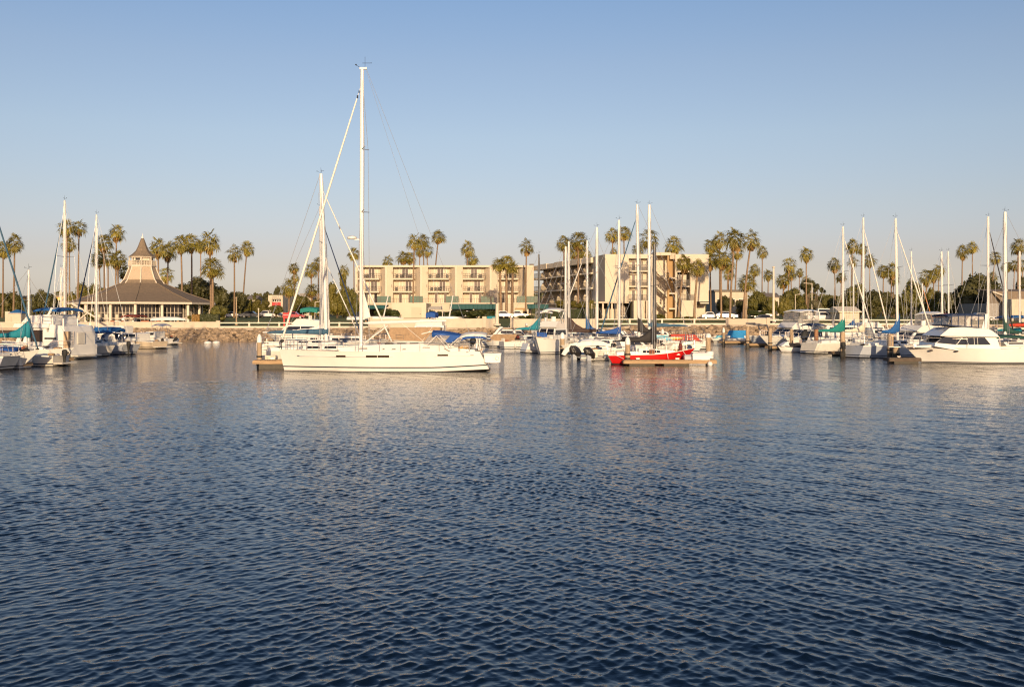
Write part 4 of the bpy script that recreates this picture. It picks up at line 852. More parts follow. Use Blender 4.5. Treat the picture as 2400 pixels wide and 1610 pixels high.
def greyhouse():
    Y = 185.0; s = Y / F; zg = 2.0; t = thing('grey_house', 'grey boarded building with a wide shingle roof and pale yard walls', 'building', (WX(2370, Y), Y, zg)); X = lambda p: WX(p, Y) - WX(2370, Y); Z = lambda p: WZ(p, Y) - zg
    b = MB(); b.box(X(2314), X(2440), 0, 12, 0, Z(711)); b.build('wall', M['greyc'], t); b = MB(); b.loft([[(X(2312), y, Z(711)), (X(2323), y, Z(684)), (X(2348), y, Z(696)), (X(2348), y, Z(711))] for y in (0, .4)]); b.build('gable', M['greywall'], t)
    b = MB(); b.loft([[(X(2322), -.2, Z(683)), (X(2440), -.2, Z(683)), (X(2440), 6, Z(676)), (X(2322), 6, Z(676))], [(X(2346), -1.2, Z(712)), (X(2440), -1.2, Z(712)), (X(2440), 6, Z(712)), (X(2346), 6, Z(712))]]); b.build('roof', M['shingle'], t)
    b = MB(); b.tube((X(2325), -.3, Z(684)), (X(2352), -1.3, Z(696)), .16, n=6); b.build('rake_board', M['trim'], t)
    b = MB(); b.box(X(2346), X(2383), -4, -1.4, 0, Z(702)); b.build('annex', M['wallwhite'], t); b = MB(); b.box(X(2388), X(2440), -5, -2, 0, Z(714)); b.build('annex', M['wallwhite'], t)
    b = MB()
    for p0, p1 in ((2335, 2350), (2357, 2384), (2390, 2440)):
        for k in range(6): b.box(X(p0), X(p1), -9.2, -9, Z(754) + k * (Z(730) - Z(754)) / 6, Z(754) + (k + .93) * (Z(730) - Z(754)) / 6)
    b.build('yard_wall', M['wallwhite'], t)
    b = MB(); b.tube((X(2366), 1.2, Z(690)), (X(2366), 1.2, Z(678)), .3, n=8); b.build('chimney', M['trim'], t)
greyhouse()
# ---------------------------------------------------------------- boat parts
def hull_mb(L, B, fb, fm, fs, transom=.8, rake=.12, srake=.05, wl=.86, bot=-.35, sm=.42, e=2.2, stern_lift=.0, stripe=(.12, .20), topmat=0, flare=1.0, n=16, band=.10):
    """lofted hull, bow towards +x, water at z = 0. materials: 0 topside, 1 stripe, 2 bottom, 3 sheer band, 4 deck"""
    b = MB(); S = []
    def sheer(s): return lerp(lerp(fs, fm, min(1, s / .45)), fb, max(0, (s - .45) / .55) ** 1.6)
    for i in range(n + 1):
        s = i / n; hb = B / 2 * ((1 - ((s - sm) / (1 - sm)) ** e) if s > sm else (transom + (1 - transom) * (1 - ((sm - s) / sm) ** 2))); hb = max(hb, .02)
        sh = sheer(s); wf = wl if s < .5 else lerp(wl, .42 / max(.5, flare), ((s - .5) / .5) ** 1.4); row = []
        zb = bot * (1 - .75 * max(0, (s - .8) / .2) ** 2) + (stern_lift * (max(0, .25 - s) / .25) ** 1.5)
        for z in (sh, sh - band, sh * .68, sh * .36 + .02, stripe[1] + stern_lift * .4 * (max(0, .25 - s) / .25), stripe[0] + stern_lift * .4 * (max(0, .25 - s) / .25), .03 + stern_lift * .35 * (max(0, .25 - s) / .25), zb):
            u = max(0, min(1, z / sh)); h = hb * lerp(wf, 1, u ** (.8 if s < .5 else .95)); h = h * .55 if z == zb else h
            x = lerp(-L / 2, L / 2, s) + (-(rake * L) * (1 - u) * max(0, (s - .55) / .45) ** 1.5) + (srake * L * (1 - u) * (max(0, .25 - s) / .25) if srake > 0 else srake * L * (u) * -1 * (max(0, .2 - s) / .2))
            row.append((x, h, z))
        S.append(row)
    m = len(S[0]); rowm = [3, topmat, topmat, topmat, 1, topmat, 2]
    for side in (1, -1):
        vs = [(x, side * h, z) for r in S for x, h, z in r]
        o = len(b.v); b.v += vs
        for i in range(n):
            for j in range(m - 1): b.f.append(tuple(o + k for k in (i * m + j, i * m + j + 1, (i + 1) * m + j + 1, (i + 1) * m + j))); b.m.append(rowm[j])
    # transom, deck, bottom
    r = S[0]
    for j in range(m - 1): b.add([(r[j][0], r[j][1], r[j][2]), (r[j + 1][0], r[j + 1][1], r[j + 1][2]), (r[j + 1][0], -r[j + 1][1], r[j + 1][2]), (r[j][0], -r[j][1], r[j][2])], [(0, 1, 2, 3)], rowm[j] if rowm[j] != 3 else topmat)
    for i in range(n):
        p, q = S[i][0], S[i + 1][0]; b.add([(p[0], p[1], p[2] - .05), (p[0], -p[1], p[2] - .05), (q[0], -q[1], q[2] - .05), (q[0], q[1], q[2] - .05)], [(0, 1, 2, 3)], 4)
        p, q = S[i][-1], S[i + 1][-1]; b.add([(p[0], p[1], p[2]), (p[0], -p[1], p[2]), (q[0], -q[1], q[2]), (q[0], q[1], q[2])], [(0, 1, 2, 3)], 2)
    def half(x):                            # half beam and sheer height at local x
        s = min(1, max(0, (x + L / 2) / L)); hb = B / 2 * ((1 - ((s - sm) / (1 - sm)) ** e) if s > sm else (transom + (1 - transom) * (1 - ((sm - s) / sm) ** 2)))
        return max(hb, .02), sheer(s)
    return b, half

def hull(parent, mats, **k):
    b, half = hull_mb(**k); b.build('hull', [M[x] for x in mats], parent, smooth=True, auto=35); return half

def side_panels(parent, name, m, pts, hfun, out=.012, t=.02, sides=(1, -1)):
    """a pane lying on both sides of a cabin: pts [(x, z)], hfun(z) gives the half width"""
    for s in sides:
        q = [(x, s * (hfun(z) + out), z) for x, z in pts]; q2 = [(x, s * (hfun(z) + out - t), z) for x, z in pts]; N = len(pts); b = MB()
        b.add(q + q2, [tuple(range(N)), tuple(range(2 * N - 1, N - 1, -1))] + [(i, N + i, N + (i + 1) % N, (i + 1) % N) for i in range(N)]); b.build(name, M[m], parent)
def rails(parent, pts, h=.6, r=.014, name='guard_rail', every=1, mid=True):
    """stanchions and wires along deck points"""
    b = MB(); up = [Vector(p) + Vector((0, 0, h)) for p in pts]; b.path(up, r, 5)
    if mid: b.path([Vector(p) + Vector((0, 0, h * .5)) for p in pts], r * .6, 4)
    for p, q in zip(pts[::every], up[::every]): b.tube(p, q, r, n=5)
    return b.build(name, M['steel'], parent)
def sail_cover(parent, m, x0, x1, z, hgt, w=.16, z1=None, name='sail_cover', belly=.0, tail=.16):
    """flaked mainsail under its cover: tall at the mast (x0), tapering along the boom to x1"""
    b = MB(); rings = []; z1 = z if z1 is None else z1; rnd = random.Random(int(abs(x0 * 100)) + 3)
    for i in range(15):
        u = i / 14; x = lerp(x0, x1, u); zb = lerp(z, z1, u) - .08 - belly * math.sin(math.pi * u); ht = tail + (hgt - tail) * max(0, 1 - u / .62) ** 2.1 + .22 * math.sin(math.pi * min(1, u * 1.02)) * (.6 + .4 * rnd.random())
        if i == 14: ht *= .6
        ww = w * (1.05 - .35 * u) * (1 + .14 * math.sin(i * 2.3))
        rings.append([(x, ww * math.cos(a) * (1 if math.sin(a) < .2 else (1 - .75 * max(0, math.sin(a) - .2))), zb + ht * (.5 + .5 * math.sin(a))) for a in [2 * math.pi * k / 10 for k in range(10)]])
    b.loft(rings); return b.build(name, M[m], parent, smooth=True)
def mast_parts(t, mx, base, H, r, m='alu', spreaders=(.62,), rake=0.0, head=True, mxt=None):
    top = mx - rake; b = MB(); n = 8; rings = []
    for u in (0, .5, .9, 1.0):
        rr = r * (1 if u < .95 else .8); rings.append([(lerp(mx, top, u) + 1.35 * rr * math.cos(6.2832 * k / n), rr * math.sin(6.2832 * k / n), lerp(base, H, u)) for k in range(n)])
    b.loft(rings); mo = b.build('mast', M[m], t, smooth=True, auto=40)
    for u in spreaders:
        z = lerp(base, H, u); x = lerp(mx, top, u); b = MB()
        for s in (1, -1): b.tube((x, 0, z), (x - .15, s * .95, z + .06), .035, .02, 5)
        b.build('spreader', M['wire'] if m != 'blackspar' else M[m], mo)
    if head:
        b = MB(); b.tube((top, 0, H), (top, 0, H + .5), .008, n=4); b.tube((top - .05, 0, H + .1), (top - .3, 0, H + .2), .008, n=4); b.lathe([(.01, 0), (.04, .02), (.04, .04), (.01, .06)], 6, (top - .3, 0, H + .18)); b.tube((top + .05, 0, H + .25), (top + .25, 0, H + .25), .010, n=4)
        b.tube((top + .05, 0, H + .1), (top + .05, 0, H + .32), .01, n=4)
        b.build('masthead_gear', M['rubber'], mo)
    return top
SN = [0]
def sailboat(label, px, top, Y, head, L, B=None, fb=1.2, hullm='gel', bootm='boot', cover='blue', furl='white_sail', mastm='alu', mr=.085, mf=.10, boom=1, covh=1.5, rake=0.0, cabin=True, dodger=None, base=None,
             furl_top=.93, boomz=1.15, bow=1, deckm='deck', wheel=True, winm='glass', frac=None, coverlen=None, engine=False, spr=(.6,), rails_=True, sheerk=(.84, .80), trans=.72, band=.10, bowrake=.11):
    """a moored sloop: mast top at photo pixel (px, top), centre line Y metres off, bow heading in degrees (0 = towards +x)"""
    SN[0] += 1; B = B or L * .31; a = R(head); mx = L * mf; ca, sa = math.cos(a), math.sin(a)
    H = WZ(top, Y); X = WX(px, Y); t = thing('sailboat', label, 'sailboat', (X - mx * ca, Y - mx * sa, 0), a, 'sailboats moored in the marina')
    fm, fs = fb * sheerk[0], fb * sheerk[1]
    half = hull(t, (hullm, bootm, 'anti', 'gel' if hullm != 'gel' else hullm, deckm), L=L, B=B, fb=fb, fm=fm, fs=fs, transom=trans, band=band, rake=bowrake, srake=-.045 if SN[0] % 2 else .06, sm=.45, stern_lift=.18)
    zd = fm - .05; ch = .42; c0, c1 = -L * .16, L * .24; hw = B * .30
    if cabin:
        b = MB(); pts = [(c0, zd - .02), (c1 + L * .07, zd - .02), (c1, zd + ch * .78), (mx, zd + ch), (c0 + .1, zd + ch * 1.08)]; b.prof(pts, hw, hw * .8); b.build('cabin', M['gel'], t)
        hf = lambda z: lerp(hw, hw * .8, (z - zd + .02) / (ch * 1.1))
        for x0, x1 in ((c0 + .35, c0 + L * .13), (c0 + L * .16, c0 + L * .25)): side_panels(t, 'window', winm, [(x0, zd + .14), (x1, zd + .14), (x1 - .06, zd + .31), (x0 + .04, zd + .32)], hf)
        b = MB(); b.prof([(-L * .40, zd - .02), (c0, zd - .02), (c0, zd + .26), (-L * .40, zd + .2)], hw * 1.25, hw * 1.15); b.build('cockpit_coaming', M['gel'], t)
        b = MB(); b.box(mx + L * .12, mx + L * .12 + .5, -.25, .25, zd + ch * .6, zd + ch * .72 + .06); b.build('hatch', M['glass'], t)
    zc = zd + ch if cabin else zd
    xt = mast_parts(t, mx, (zc - .1) if base is None else base, H, mr, mastm, spr, rake)
    # boom and cover
    bz = zc + boomz * .55; bl = coverlen or L * .40; xb = mx - bl * (1 if boom == 1 else 1)
    if boom:
        b = MB(); b.tube((mx - .1, 0, bz), (xb - .35, 0, bz + .12), .06, .05, 8); b.build('boom', M[mastm], t, smooth=True, auto=40)
        if cover: sail_cover(t, cover, mx + .14, xb, bz, covh, z1=bz + .12)
    # rigging
    bowx = L / 2 - .12; hb_, sh = half(bowx - .1)
    b = MB(); ft = furl_top; p1 = Vector((lerp(mx, xt, ft), 0, lerp(0, H, ft))); p0 = Vector((bowx, 0, fb + .15))
    if furl:
        b.loft([[tuple(lerp(p0, p1, u) + Vector((rr * math.cos(6.2832 * k / 6), rr * math.sin(6.2832 * k / 6), 0))) for k in range(6)] for u, rr in ((0.0, .05), (.03, .075), (.3, .075), (.94, .042), (.95, .015), (1, .012))]); b.build('furled_jib', M[furl], t, smooth=True)
        b = MB(); b.lathe([(.12, 0), (.12, .1), (.03, .12)], 8, (bowx - .02, 0, fb + .06)); b.build('furler_drum', M['rubber'], t)
    else: b.tube(p0, p1, .015, n=4); b.build('forestay', M['wire'], t)
    b = MB(); b.tube((-L / 2 + .15, 0, fs), (xt - .05, 0, H), .015, n=4); b.build('backstay', M['wire'], t)
    hbm, shm = half(mx - .15)
    for s in (1, -1):
        b = MB(); zs = lerp(zc, H, spr[0]) if spr else H * .6; b.path([(mx - .15, s * hbm * .93, shm), (mx - .15, s * .93, zs + .05), (xt, 0, H * .97)], .015, 4); b.tube((mx - .35, s * hbm * .93, shm), (mx, 0, zs - .1), .014, n=4); b.build('shroud', M['wire'], t)
    if rails_:
        pr = [(x, s * half(x)[0] * .93, half(x)[1] - .03) for s, xs in ((1, [L * .26, L * .38, L * .48]), (-1, [L * .48, L * .38, L * .26])) for x in xs]; rails(t, pr, .62, .016, 'pulpit')
        pr = [(x, s * half(x)[0] * .93, half(x)[1] - .03) for s, xs in ((1, [-L * .30, -L * .42, -L * .485]), (-1, [-L * .485, -L * .42, -L * .30])) for x in xs]; rails(t, pr, .62, .016, 'pushpit')
        for s in (1, -1): rails(t, [(lerp(-L * .30, L * .26, u), s * half(lerp(-L * .30, L * .26, u))[0] * .94, half(lerp(-L * .30, L * .26, u))[1] - .03) for u in (0, .2, .4, .6, .8, 1)], .6, .010, 'lifeline')
    if dodger:
        b = MB(); rings = []
        for u in range(7):
            aa = math.pi * u / 6; rings.append([(c0 + .35, hw * 1.05 * math.cos(aa), zd + ch + .0 + .05 + .62 * math.sin(aa) ** .6), (c0 - .75, hw * 1.15 * math.cos(aa), zd + .25 + .85 * math.sin(aa) ** .5)])
        b.loft(rings, close=False, cap=False); o = b.build('dodger', M[dodger], t, smooth=True); sm_ = o.modifiers.new('thickness', 'SOLIDIFY'); sm_.thickness = .03
    if wheel:
        b = MB()
        for k in range(12): b.tube((-L * .34, .38 * math.cos(k * math.pi / 6), zd + .75 + .38 * math.sin(k * math.pi / 6)), (-L * .34, .38 * math.cos((k + 1) * math.pi / 6), zd + .75 + .38 * math.sin((k + 1) * math.pi / 6)), .018, n=4)
        b.tube((-L * .34, 0, zd - .1), (-L * .34, 0, zd + .75), .06, n=6); b.build('steering_wheel', M['steel'], t)
    b = MB(); b.tube((mx + mr * 2, .06, zc + .2), (xt + mr * 1.6, .04, H * .96), .012, n=4); b.tube((mx - mr * 2.2, -.1, zc + .6), (xt - mr * 1.5, -.03, H * .9), .012, n=4); b.build('halyard', M['wire'], t)
    deck_gear(t, [(-L * .42, -L * .22), (-L * .1, L * .08), (L * .28, L * .42)], lambda x: half(x)[0] * .7, lambda x: half(x)[1] + .0, SN[0])
    if engine: outboard(t, (-L / 2 - .1, B * .2, fs * .8))
    return t, half
def deck_gear(t, spans, wf, zf, seed):
    """the small things that crowd a moored boat: lockers, bags, coiled lines, jerry cans"""
    rnd = random.Random(seed * 17)
    for name, m, n in (('locker', 'gel2', 2), ('gear_bag', 'black', 2), ('line_coil', 'tan', 2), ('jerry_can', 'redroof', 1), ('cushion', 'navy', 1)):
        if rnd.random() < .25: continue
        for _ in range(n):
            x0, x1 = rnd.choice(spans); x = rnd.uniform(x0, x1); y = rnd.uniform(-.9, .9) * wf(x); z = zf(x) - .06; h = rnd.uniform(.16, .42); a = rnd.uniform(.12, .34); b = MB()
            if name == 'line_coil': b.lathe([(a * .8, 0), (a, .05), (a, .14), (a * .6, .18)], 9, (x, y, z))
            elif name in ('gear_bag', 'cushion'): b.lathe([(a * .7, 0), (a, h * .3), (a * .9, h * .75), (a * .3, h)], 7, (x, y, z))
            else: b.obox((x, y, z + h / 2), (a * 1.6, a, h), rnd.uniform(0, 3))
            b.build(name, M[m], t)
def outboard(parent, p, m='rubber', tilt=0.0, name='outboard_motor', s=1.0, bag=False):
    x, y, z = p; b = MB(); c, sn = math.cos(tilt), math.sin(tilt)
    def tr(q): return (x + s * (q[0] * c - q[2] * sn), y + s * q[1], z + s * (q[0] * sn + q[2] * c))
    def ring(zz, hx, hy, ox): return [tr((ox + hx * math.cos(a), hy * math.sin(a), zz)) for a in [math.pi / 4 * k for k in range(8)]]
    b.loft([ring(.52, .10, .08, -.12), ring(.46, .22, .16, -.12), ring(.15, .24, .17, -.12), ring(.02, .15, .11, -.1), ring(-.55, .08, .06, -.1), ring(-.75, .10, .05, -.1)])
    b.loft([ring(-.70, .20, .05, -.16), ring(-.78, .20, .05, -.16)]); b.loft([ring(-.7, .1, .03, -.1), ring(-1.0, .12, .02, -.15)])
    if bag: b.loft([ring(.66, .06, .1, -.2), ring(.5, .26, .17, -.16), ring(.15, .30, .2, -.1), ring(-.2, .16, .14, -.14), ring(-.5, .2, .1, -.02)])
    return b.build(name, M[m], parent, smooth=True, auto=50)

CN = [0]
def cruiser(label, px, wy, head, L, B=None, fb=1.35, name='motor_cruiser', cat='motorboat', hullm='gel', bootm='boot', cabm='gel', cab=(-.30, .22, 1.15), cab_rf=.9, cab_rb=.25, winm='glass', fly=None, top=None, topm='navy',
            arch=False, swim=True, motor=None, encl=None, rail=True, visor=False, group='motorboats moored in the marina', ref=0.0, Y=None, winh=(.45, .85), flare=1.1, dy=0.0):
    """motorboat: photo column px is where local x = ref * L stands, wy the waterline row. fractions of L along the keel"""
    B = B or L * .33; Y = Y or YW(wy); a = R(head); X = WX(px, Y); ca, sa = math.cos(a), math.sin(a); rx = ref * L
    t = thing(name, label, cat, (X - rx * ca, Y + dy - rx * sa, 0), a, group); fm, fs = fb * .80, fb * .70
    half = hull(t, (hullm, bootm, 'anti', 'gel2' if hullm == 'gel' else 'gel', 'deck'), L=L, B=B, fb=fb, fm=fm, fs=fs, transom=.9, rake=.16, srake=.015, wl=.9, sm=.5, e=2.4, flare=flare)
    zd = fm - .06
    if cab:
        x0, x1, ch = cab[0] * L, cab[1] * L, cab[2]; hw = B * .40; b = MB(); pts = [(x0, zd), (x1 + cab_rf, zd + .02), (x1 + cab_rf * .45, zd + ch * .42), (x1, zd + ch), (x0 + cab_rb * .2, zd + ch * 1.03), (x0 - cab_rb, zd + ch * .98)]; b.prof(pts, hw, hw * .86); b.build('cabin', M[cabm], t)
        hf = lambda z: lerp(hw, hw * .86, (z - zd) / (ch * 1.03)); w0, w1 = zd + ch * winh[0], zd + ch * winh[1]
        n = max(1, int((x1 - x0) / 1.6)); xe = x1 + cab_rf * .3
        for i in range(n):
            p, q = lerp(x0 + .2, xe, i / n) + .05, lerp(x0 + .2, xe, (i + 1) / n) - .05; cut = cab_rf * .42 if i == n - 1 else 0
            side_panels(t, 'window', winm, [(p, w0), (q, w0), (q - cut, w1), (p, w1)], hf)
        # windscreen panes on the sloping front
        b = MB(); xa, za, xb_, zb_ = x1 + cab_rf * .45, zd + ch * .44, x1 + .02, zd + ch * .96
        for s in (-1, 1):
            for u0, u1 in ((.06, .9),): b.slab([(xa + .02, s * hw * .92 * u0, za + .02), (xa + .02, s * hw * .92 * u1, za + .02), (xb_ + .02, s * hw * .84 * u1, zb_), (xb_ + .02, s * hw * .84 * u0, zb_)], -.015 if s > 0 else .015)
        b.build('windscreen', M[winm], t); zt = zd + ch
        b = MB(); b.prof([(x1 + cab_rf * .9, zd), (L * .40, fb * .88), (L * .36, fb * .96), (x1 + cab_rf * .6, zd + ch * .36)], hw * .8, hw * .5); b.build('foredeck_trunk', M['gel'], t)
    else: zt = zd
    if fly:
        f0, f1, fh = fly[0] * L, fly[1] * L, fly[2]; hw2 = B * .38; b = MB(); b.prof([(f0, zt), (f1 + .25, zt), (f1 + .75, zt + .12), (f1, zt + fh), (f1 - .9, zt + fh * 1.02), (f0 + .5, zt + fh * .75), (f0, zt + fh * .7)], hw2 * .94, hw2); b.build('flybridge', M['gel'], t)
        b = MB(); b.tube((f0 + (f1 - f0) * .55, 0, zt + .2), (f0 + (f1 - f0) * .55, 0, zt + fh + .45), .26, .24, 8); b.build('helm_seat', M['white'], t)
        zt2 = zt + fh
    else: zt2 = zt
    if top:
        p0, p1, zz, th = top[0] * L, top[1] * L, top[2], top[3] if len(top) > 3 else .10; hw3 = B * .40; b = MB(); rings = []
        for u in range(9):
            uu = u / 8; zz_ = zz + .16 * math.sin(math.pi * uu); x = lerp(p0, p1, uu); rings.append([(x, -hw3, zz_ - .10), (x, -hw3 * .6, zz_ + .04), (x, hw3 * .6, zz_ + .04), (x, hw3, zz_ - .10), (x, hw3, zz_ - .10 - th), (x, 0, zz_ - th * .4), (x, -hw3, zz_ - .10 - th)])
        b.loft(rings); b.build('canopy' if topm not in ('gel', 'white') else 'hard_top', M[topm], t, smooth=True, auto=40); b = MB()
        for x, x2 in ((p0 + .2, p0 + .5), (p1 - .2, p1 - .5), ((p0 + p1) / 2, (p0 + p1) / 2 - .3)):
            for s in (-1, 1): b.tube((x, s * hw3 * .96, zz - .1), (x2, s * hw3 * .96, zt2 - .25), .02, n=5)
        b.build('canopy_frame', M['steel'], t)
        if encl:
            for s in (-1, 1):
                n = 4
                for i in range(n):
                    xa, xb2 = lerp(p0 + .15, p1 - .1, i / n) + .04, lerp(p0 + .15, p1 - .1, (i + 1) / n) - .04; b = MB(); b.slab([(xa, s * (hw3 * .97), zt2 - .1), (xb2 + (.35 if i == n - 1 else 0), s * hw3 * .97, zt2 - .1), (xb2, s * hw3 * .97, zz - .12), (xa, s * hw3 * .97, zz - .12)], .012 * s); b.build('vinyl_window', M[encl], t)
            b = MB(); b.slab([(p1 + .25, -hw3 * .9, zt2 - .1), (p1 + .25, hw3 * .9, zt2 - .1), (p1 - .1, hw3 * .9, zz - .12), (p1 - .1, -hw3 * .9, zz - .12)], .012); b.build('vinyl_window', M[encl], t)
    if arch:
        ax = (arch if isinstance(arch, float) else -.22) * L; b = MB(); z0 = zt2 - .3; z1 = z0 + 1.15; hw4 = B * .42
        for s in (-1, 1): b.loft([[(ax + .9, s * hw4, z0), (ax + 1.3, s * hw4, z0), (ax + 1.3, s * (hw4 - .08), z0), (ax + .9, s * (hw4 - .08), z0)], [(ax, s * hw4 * .86, z1), (ax + .3, s * hw4 * .86, z1), (ax + .3, s * (hw4 * .86 - .08), z1), (ax, s * (hw4 * .86 - .08), z1)]])
        b.box(ax - .02, ax + .32, -hw4 * .86, hw4 * .86, z1 - .09, z1 + .03); b.lathe([(.22, 0), (.26, .06), (.2, .14), (.05, .18)], 10, (ax + .15, 0, z1 + .03)); b.build('radar_arch', M['gel'], t)
    if swim: b = MB(); b.box(-L / 2 - .7, -L / 2 + .05, -B * .4, B * .4, .16, .26); b.build('swim_platform', M['gel2'], t)
    if motor: outboard(t, (-L / 2 - .15, 0, fs * .9), tilt=motor if isinstance(motor, float) else 0)
    if rail:
        xs = [L * v for v in (.10, .2, .3, .38, .45, .485)]; pr = [(x, half(x)[0] * .92, half(x)[1] - .03) for x in xs] + [(x, -half(x)[0] * .92, half(x)[1] - .03) for x in reversed(xs)]; rails(t, pr, .62, .016, 'bow_rail')
    CN[0] += 1; deck_gear(t, [(-L * .46, -L * .32), (L * .25, L * .38)], lambda x: half(x)[0] * .7, lambda x: half(x)[1] + .0, 200 + CN[0])
    b = MB()                                  # fenders and dock clutter on the cockpit
    for u in (-.3, -.05, .2):
        x = u * L; hb_, sh_ = half(x); b.lathe([(.03, .55), (.11, .48), (.12, .1), (.05, 0)], 8, (x, -hb_ - .10, sh_ - .75))
    b.build('fender', M['white'], t, smooth=True)
    return t, half
# ---------------------------------------------------------------- the big white yacht lying across the picture
def main_yacht():
    Y0 = 68.0; Xc = WX(902.5, Y0); t = thing('sailing_yacht', 'large white sailing yacht with a very tall mast, dark hull windows and blue cockpit canvas', 'yacht', (Xc, Y0, 0), math.pi)
    def lx(p, Y=66.3): return Xc - WX(p, Y)
    def lz(p, Y=66.3): return WZ(p, Y)
    L, B = 14.45, 4.2
    half = hull(t, ('gel', 'boot', 'anti', 'gel', 'teak'), L=L, B=B, fb=1.46, fm=1.35, fs=1.37, transom=.80, rake=.024, srake=-.05, wl=.86, sm=.40, e=2.5, stripe=(.25, .33), stern_lift=.42, n=26)
    def onhull(name, m, p0, p1, y0, y1, out=.012, sides=(1, -1)):
        for s in sides:
            b = MB(); q = []
            for p, yy in ((p0, y0), (p1, y0), (p1, y1), (p0, y1)):
                x = lx(p, 65.95); z = lz(yy, 65.95); h, sh = half(x); h = h * lerp(.86, 1, (z / sh) ** .8); q.append((x, s * (h + out), z))
            b.slab(q, .03 * s); b.build(name, M[m], t)
    for p0, p1, y0, y1 in ((785, 808, 837.5, 833.2), (857, 883.5, 838, 833), (885, 912, 838, 833), (1025, 1050, 834.7, 830.5)): onhull('hull_window', 'brownglass', p0, p1, y0, y1)
    for p0, p1, y in ((690, 784, 836.4), (809, 856, 836.8), (913, 1024, 836.2), (1051, 1108, 833.5)): onhull('styling_line', 'gelgrey', p0, p1, y + .35, y - .35, .006)
    for p0, p1, y in ((683, 690, 820.6), (686, 692, 835.4), (1092, 1098, 825.5), (1102, 1110, 832.8)): onhull('fairlead', 'steel', p0, p1, y + .7, y - .7, .02)
    # deck house
    zd = 1.29; hw = 1.25
    pts = [(lx(1078), zd), (lx(786), zd), (lx(806), lz(812.5)), (lx(850), lz(809.5)), (lx(930), lz(807.5)), (lx(975), lz(807)), (lx(1000), lz(806)), (lx(1030), lz(807.5)), (lx(1074), lz(813))]
    b = MB(); b.prof(pts, hw, hw * .80); b.build('coachroof', M['gel'], t, smooth=True, auto=30)
    zt = lz(807); hf = lambda z: lerp(hw, hw * .80, (z - zd) / (lz(806) - zd))
    for p0, p1, y in ((838, 858, 817.5), (893, 899, 819), (915, 925, 819.2), (940, 949, 819.4), (988, 1006, 815.2)): side_panels(t, 'cabin_window', 'brownglass', [(lx(p0), lz(y + .9)), (lx(p1), lz(y + .9)), (lx(p1), lz(y - 1)), (lx(p0 + 2), lz(y - 1))], hf)
    b = MB(); b.prof([(lx(1118), zd), (lx(1060), zd), (lx(1040), lz(815)), (lx(1072), lz(816.5)), (lx(1112), lz(820))], 1.62, 1.5); b.build('cockpit_coaming', M['gel'], t, smooth=True, auto=30)
    for px in (905, 935, 965): b = MB(); x = lx(px); b.box(x - .28, x + .28, -.3, .3, lz(808.5), lz(806.6) + .04); b.build('hatch', M['glass'], t)
    for px, y in ((1052, 819.5), (1056, 819.5), (1082, 821.5), (1095, 822.5)):
        b = MB(); b.lathe([(.11, 0), (.08, .05), (.09, .12), (.10, .14)], 10, (lx(px), 1.45, lz(y + 1.2))); b.build('winch', M['steel'], t, smooth=True)
    # spars
    mx = lx(846.3, Y0); zb = lz(811, Y0); H = lz(163, Y0); top = mast_parts(t, mx, zb, H, .098, spreaders=(), rake=.07, head=False); mo = t.children[-1]
    for py, l in ((350, .55), (497, .75)):
        z = lz(py, Y0); x = lerp(mx, top, (z - zb) / (H - zb)); b = MB()
        for s in (1, -1): b.tube((x, 0, z), (x - .36, s * l * 1.5, z + .09), .035, .022, 5)
        b.build('spreader', M['wire'], mo)
    b = MB(); b.box(top - .32, top + .16, -.07, .07, H - .02, H + .12); b.build('masthead', M['alu'], mo)
    b = MB(); b.tube((top - .2, 0, H + .1), (top - .2, 0, H + .85), .010, n=4); b.tube((top + .1, 0, H + .1), (top + .42, 0, H + .28), .014, n=4); b.lathe([(.01, 0), (.055, .03), (.055, .08), (.01, .1)], 8, (top + .42, 0, H + .26)); b.tube((top - .02, 0, H + .42), (top - .6, 0, H + .42), .014, n=4); b.lathe([(.01, 0), (.05, .02), (.01, .05)], 8, (top - .62, 0, H + .40)); b.build('masthead_gear', M['rubber'], mo)
    z = lz(560, Y0); b = MB(); b.box(mx, mx + .45, -.05, .05, z - .09, z - .02); b.lathe([(.30, 0), (.33, .05), (.32, .15), (.2, .21)], 12, (mx + .62, 0, z - .02)); b.build('radar_dome', M['cap'], mo, smooth=True, auto=40)
    b = MB(); q = [(mx - .14, 0, lz(676, Y0)), (lx(869, Y0), 0, lz(744, Y0)), (mx - .14, 0, lz(746, Y0))]; b.slab(q, .03); o = b.build('mainsail_clew', M['white_sail'], t)
    b = MB(); n = 10
    x0, x1, z0, z1 = mx - .16, lx(1046, Y0), lz(757.5, Y0), lz(751.5, Y0)
    b.loft([[(lerp(x0, x1, u), rr * .8 * math.cos(6.2832 * k / n), lerp(z0, z1, u) + rr * math.sin(6.2832 * k / n)) for k in range(n)] for u, rr in ((0, .05), (.04, .07), (.10, .125), (.5, .115), (.95, .085), (1, .08))]); b.build('boom', M['alu'], t, smooth=True, auto=40)
    b = MB(); b.tube((mx - .15, 0, lz(806, Y0)), (lx(909, Y0), 0, lz(763, Y0)), .045, n=6); b.tube((mx - .2, 0, lz(806, Y0)), (lx(900, Y0), 0, lz(763, Y0)), .014, n=4); b.build('boom_vang', M['alu'], t)
    b = MB()
    for px, p2, yy in ((940, 1000, 806), (1020, 985, 806), (1044, 1046, 803)): b.tube((lx(px, Y0), 0, lz(757, Y0)), (lx(p2, Y0), 0, lz(yy, Y0)), .013, n=4)
    b.build('mainsheet', M['white_sail'], t)
    # standing rigging, furled headsail
    p0, p1 = Vector((lx(661, Y0), 0, lz(797, Y0))), Vector((lerp(mx, top, .9) + .12, 0, lz(207, Y0)))
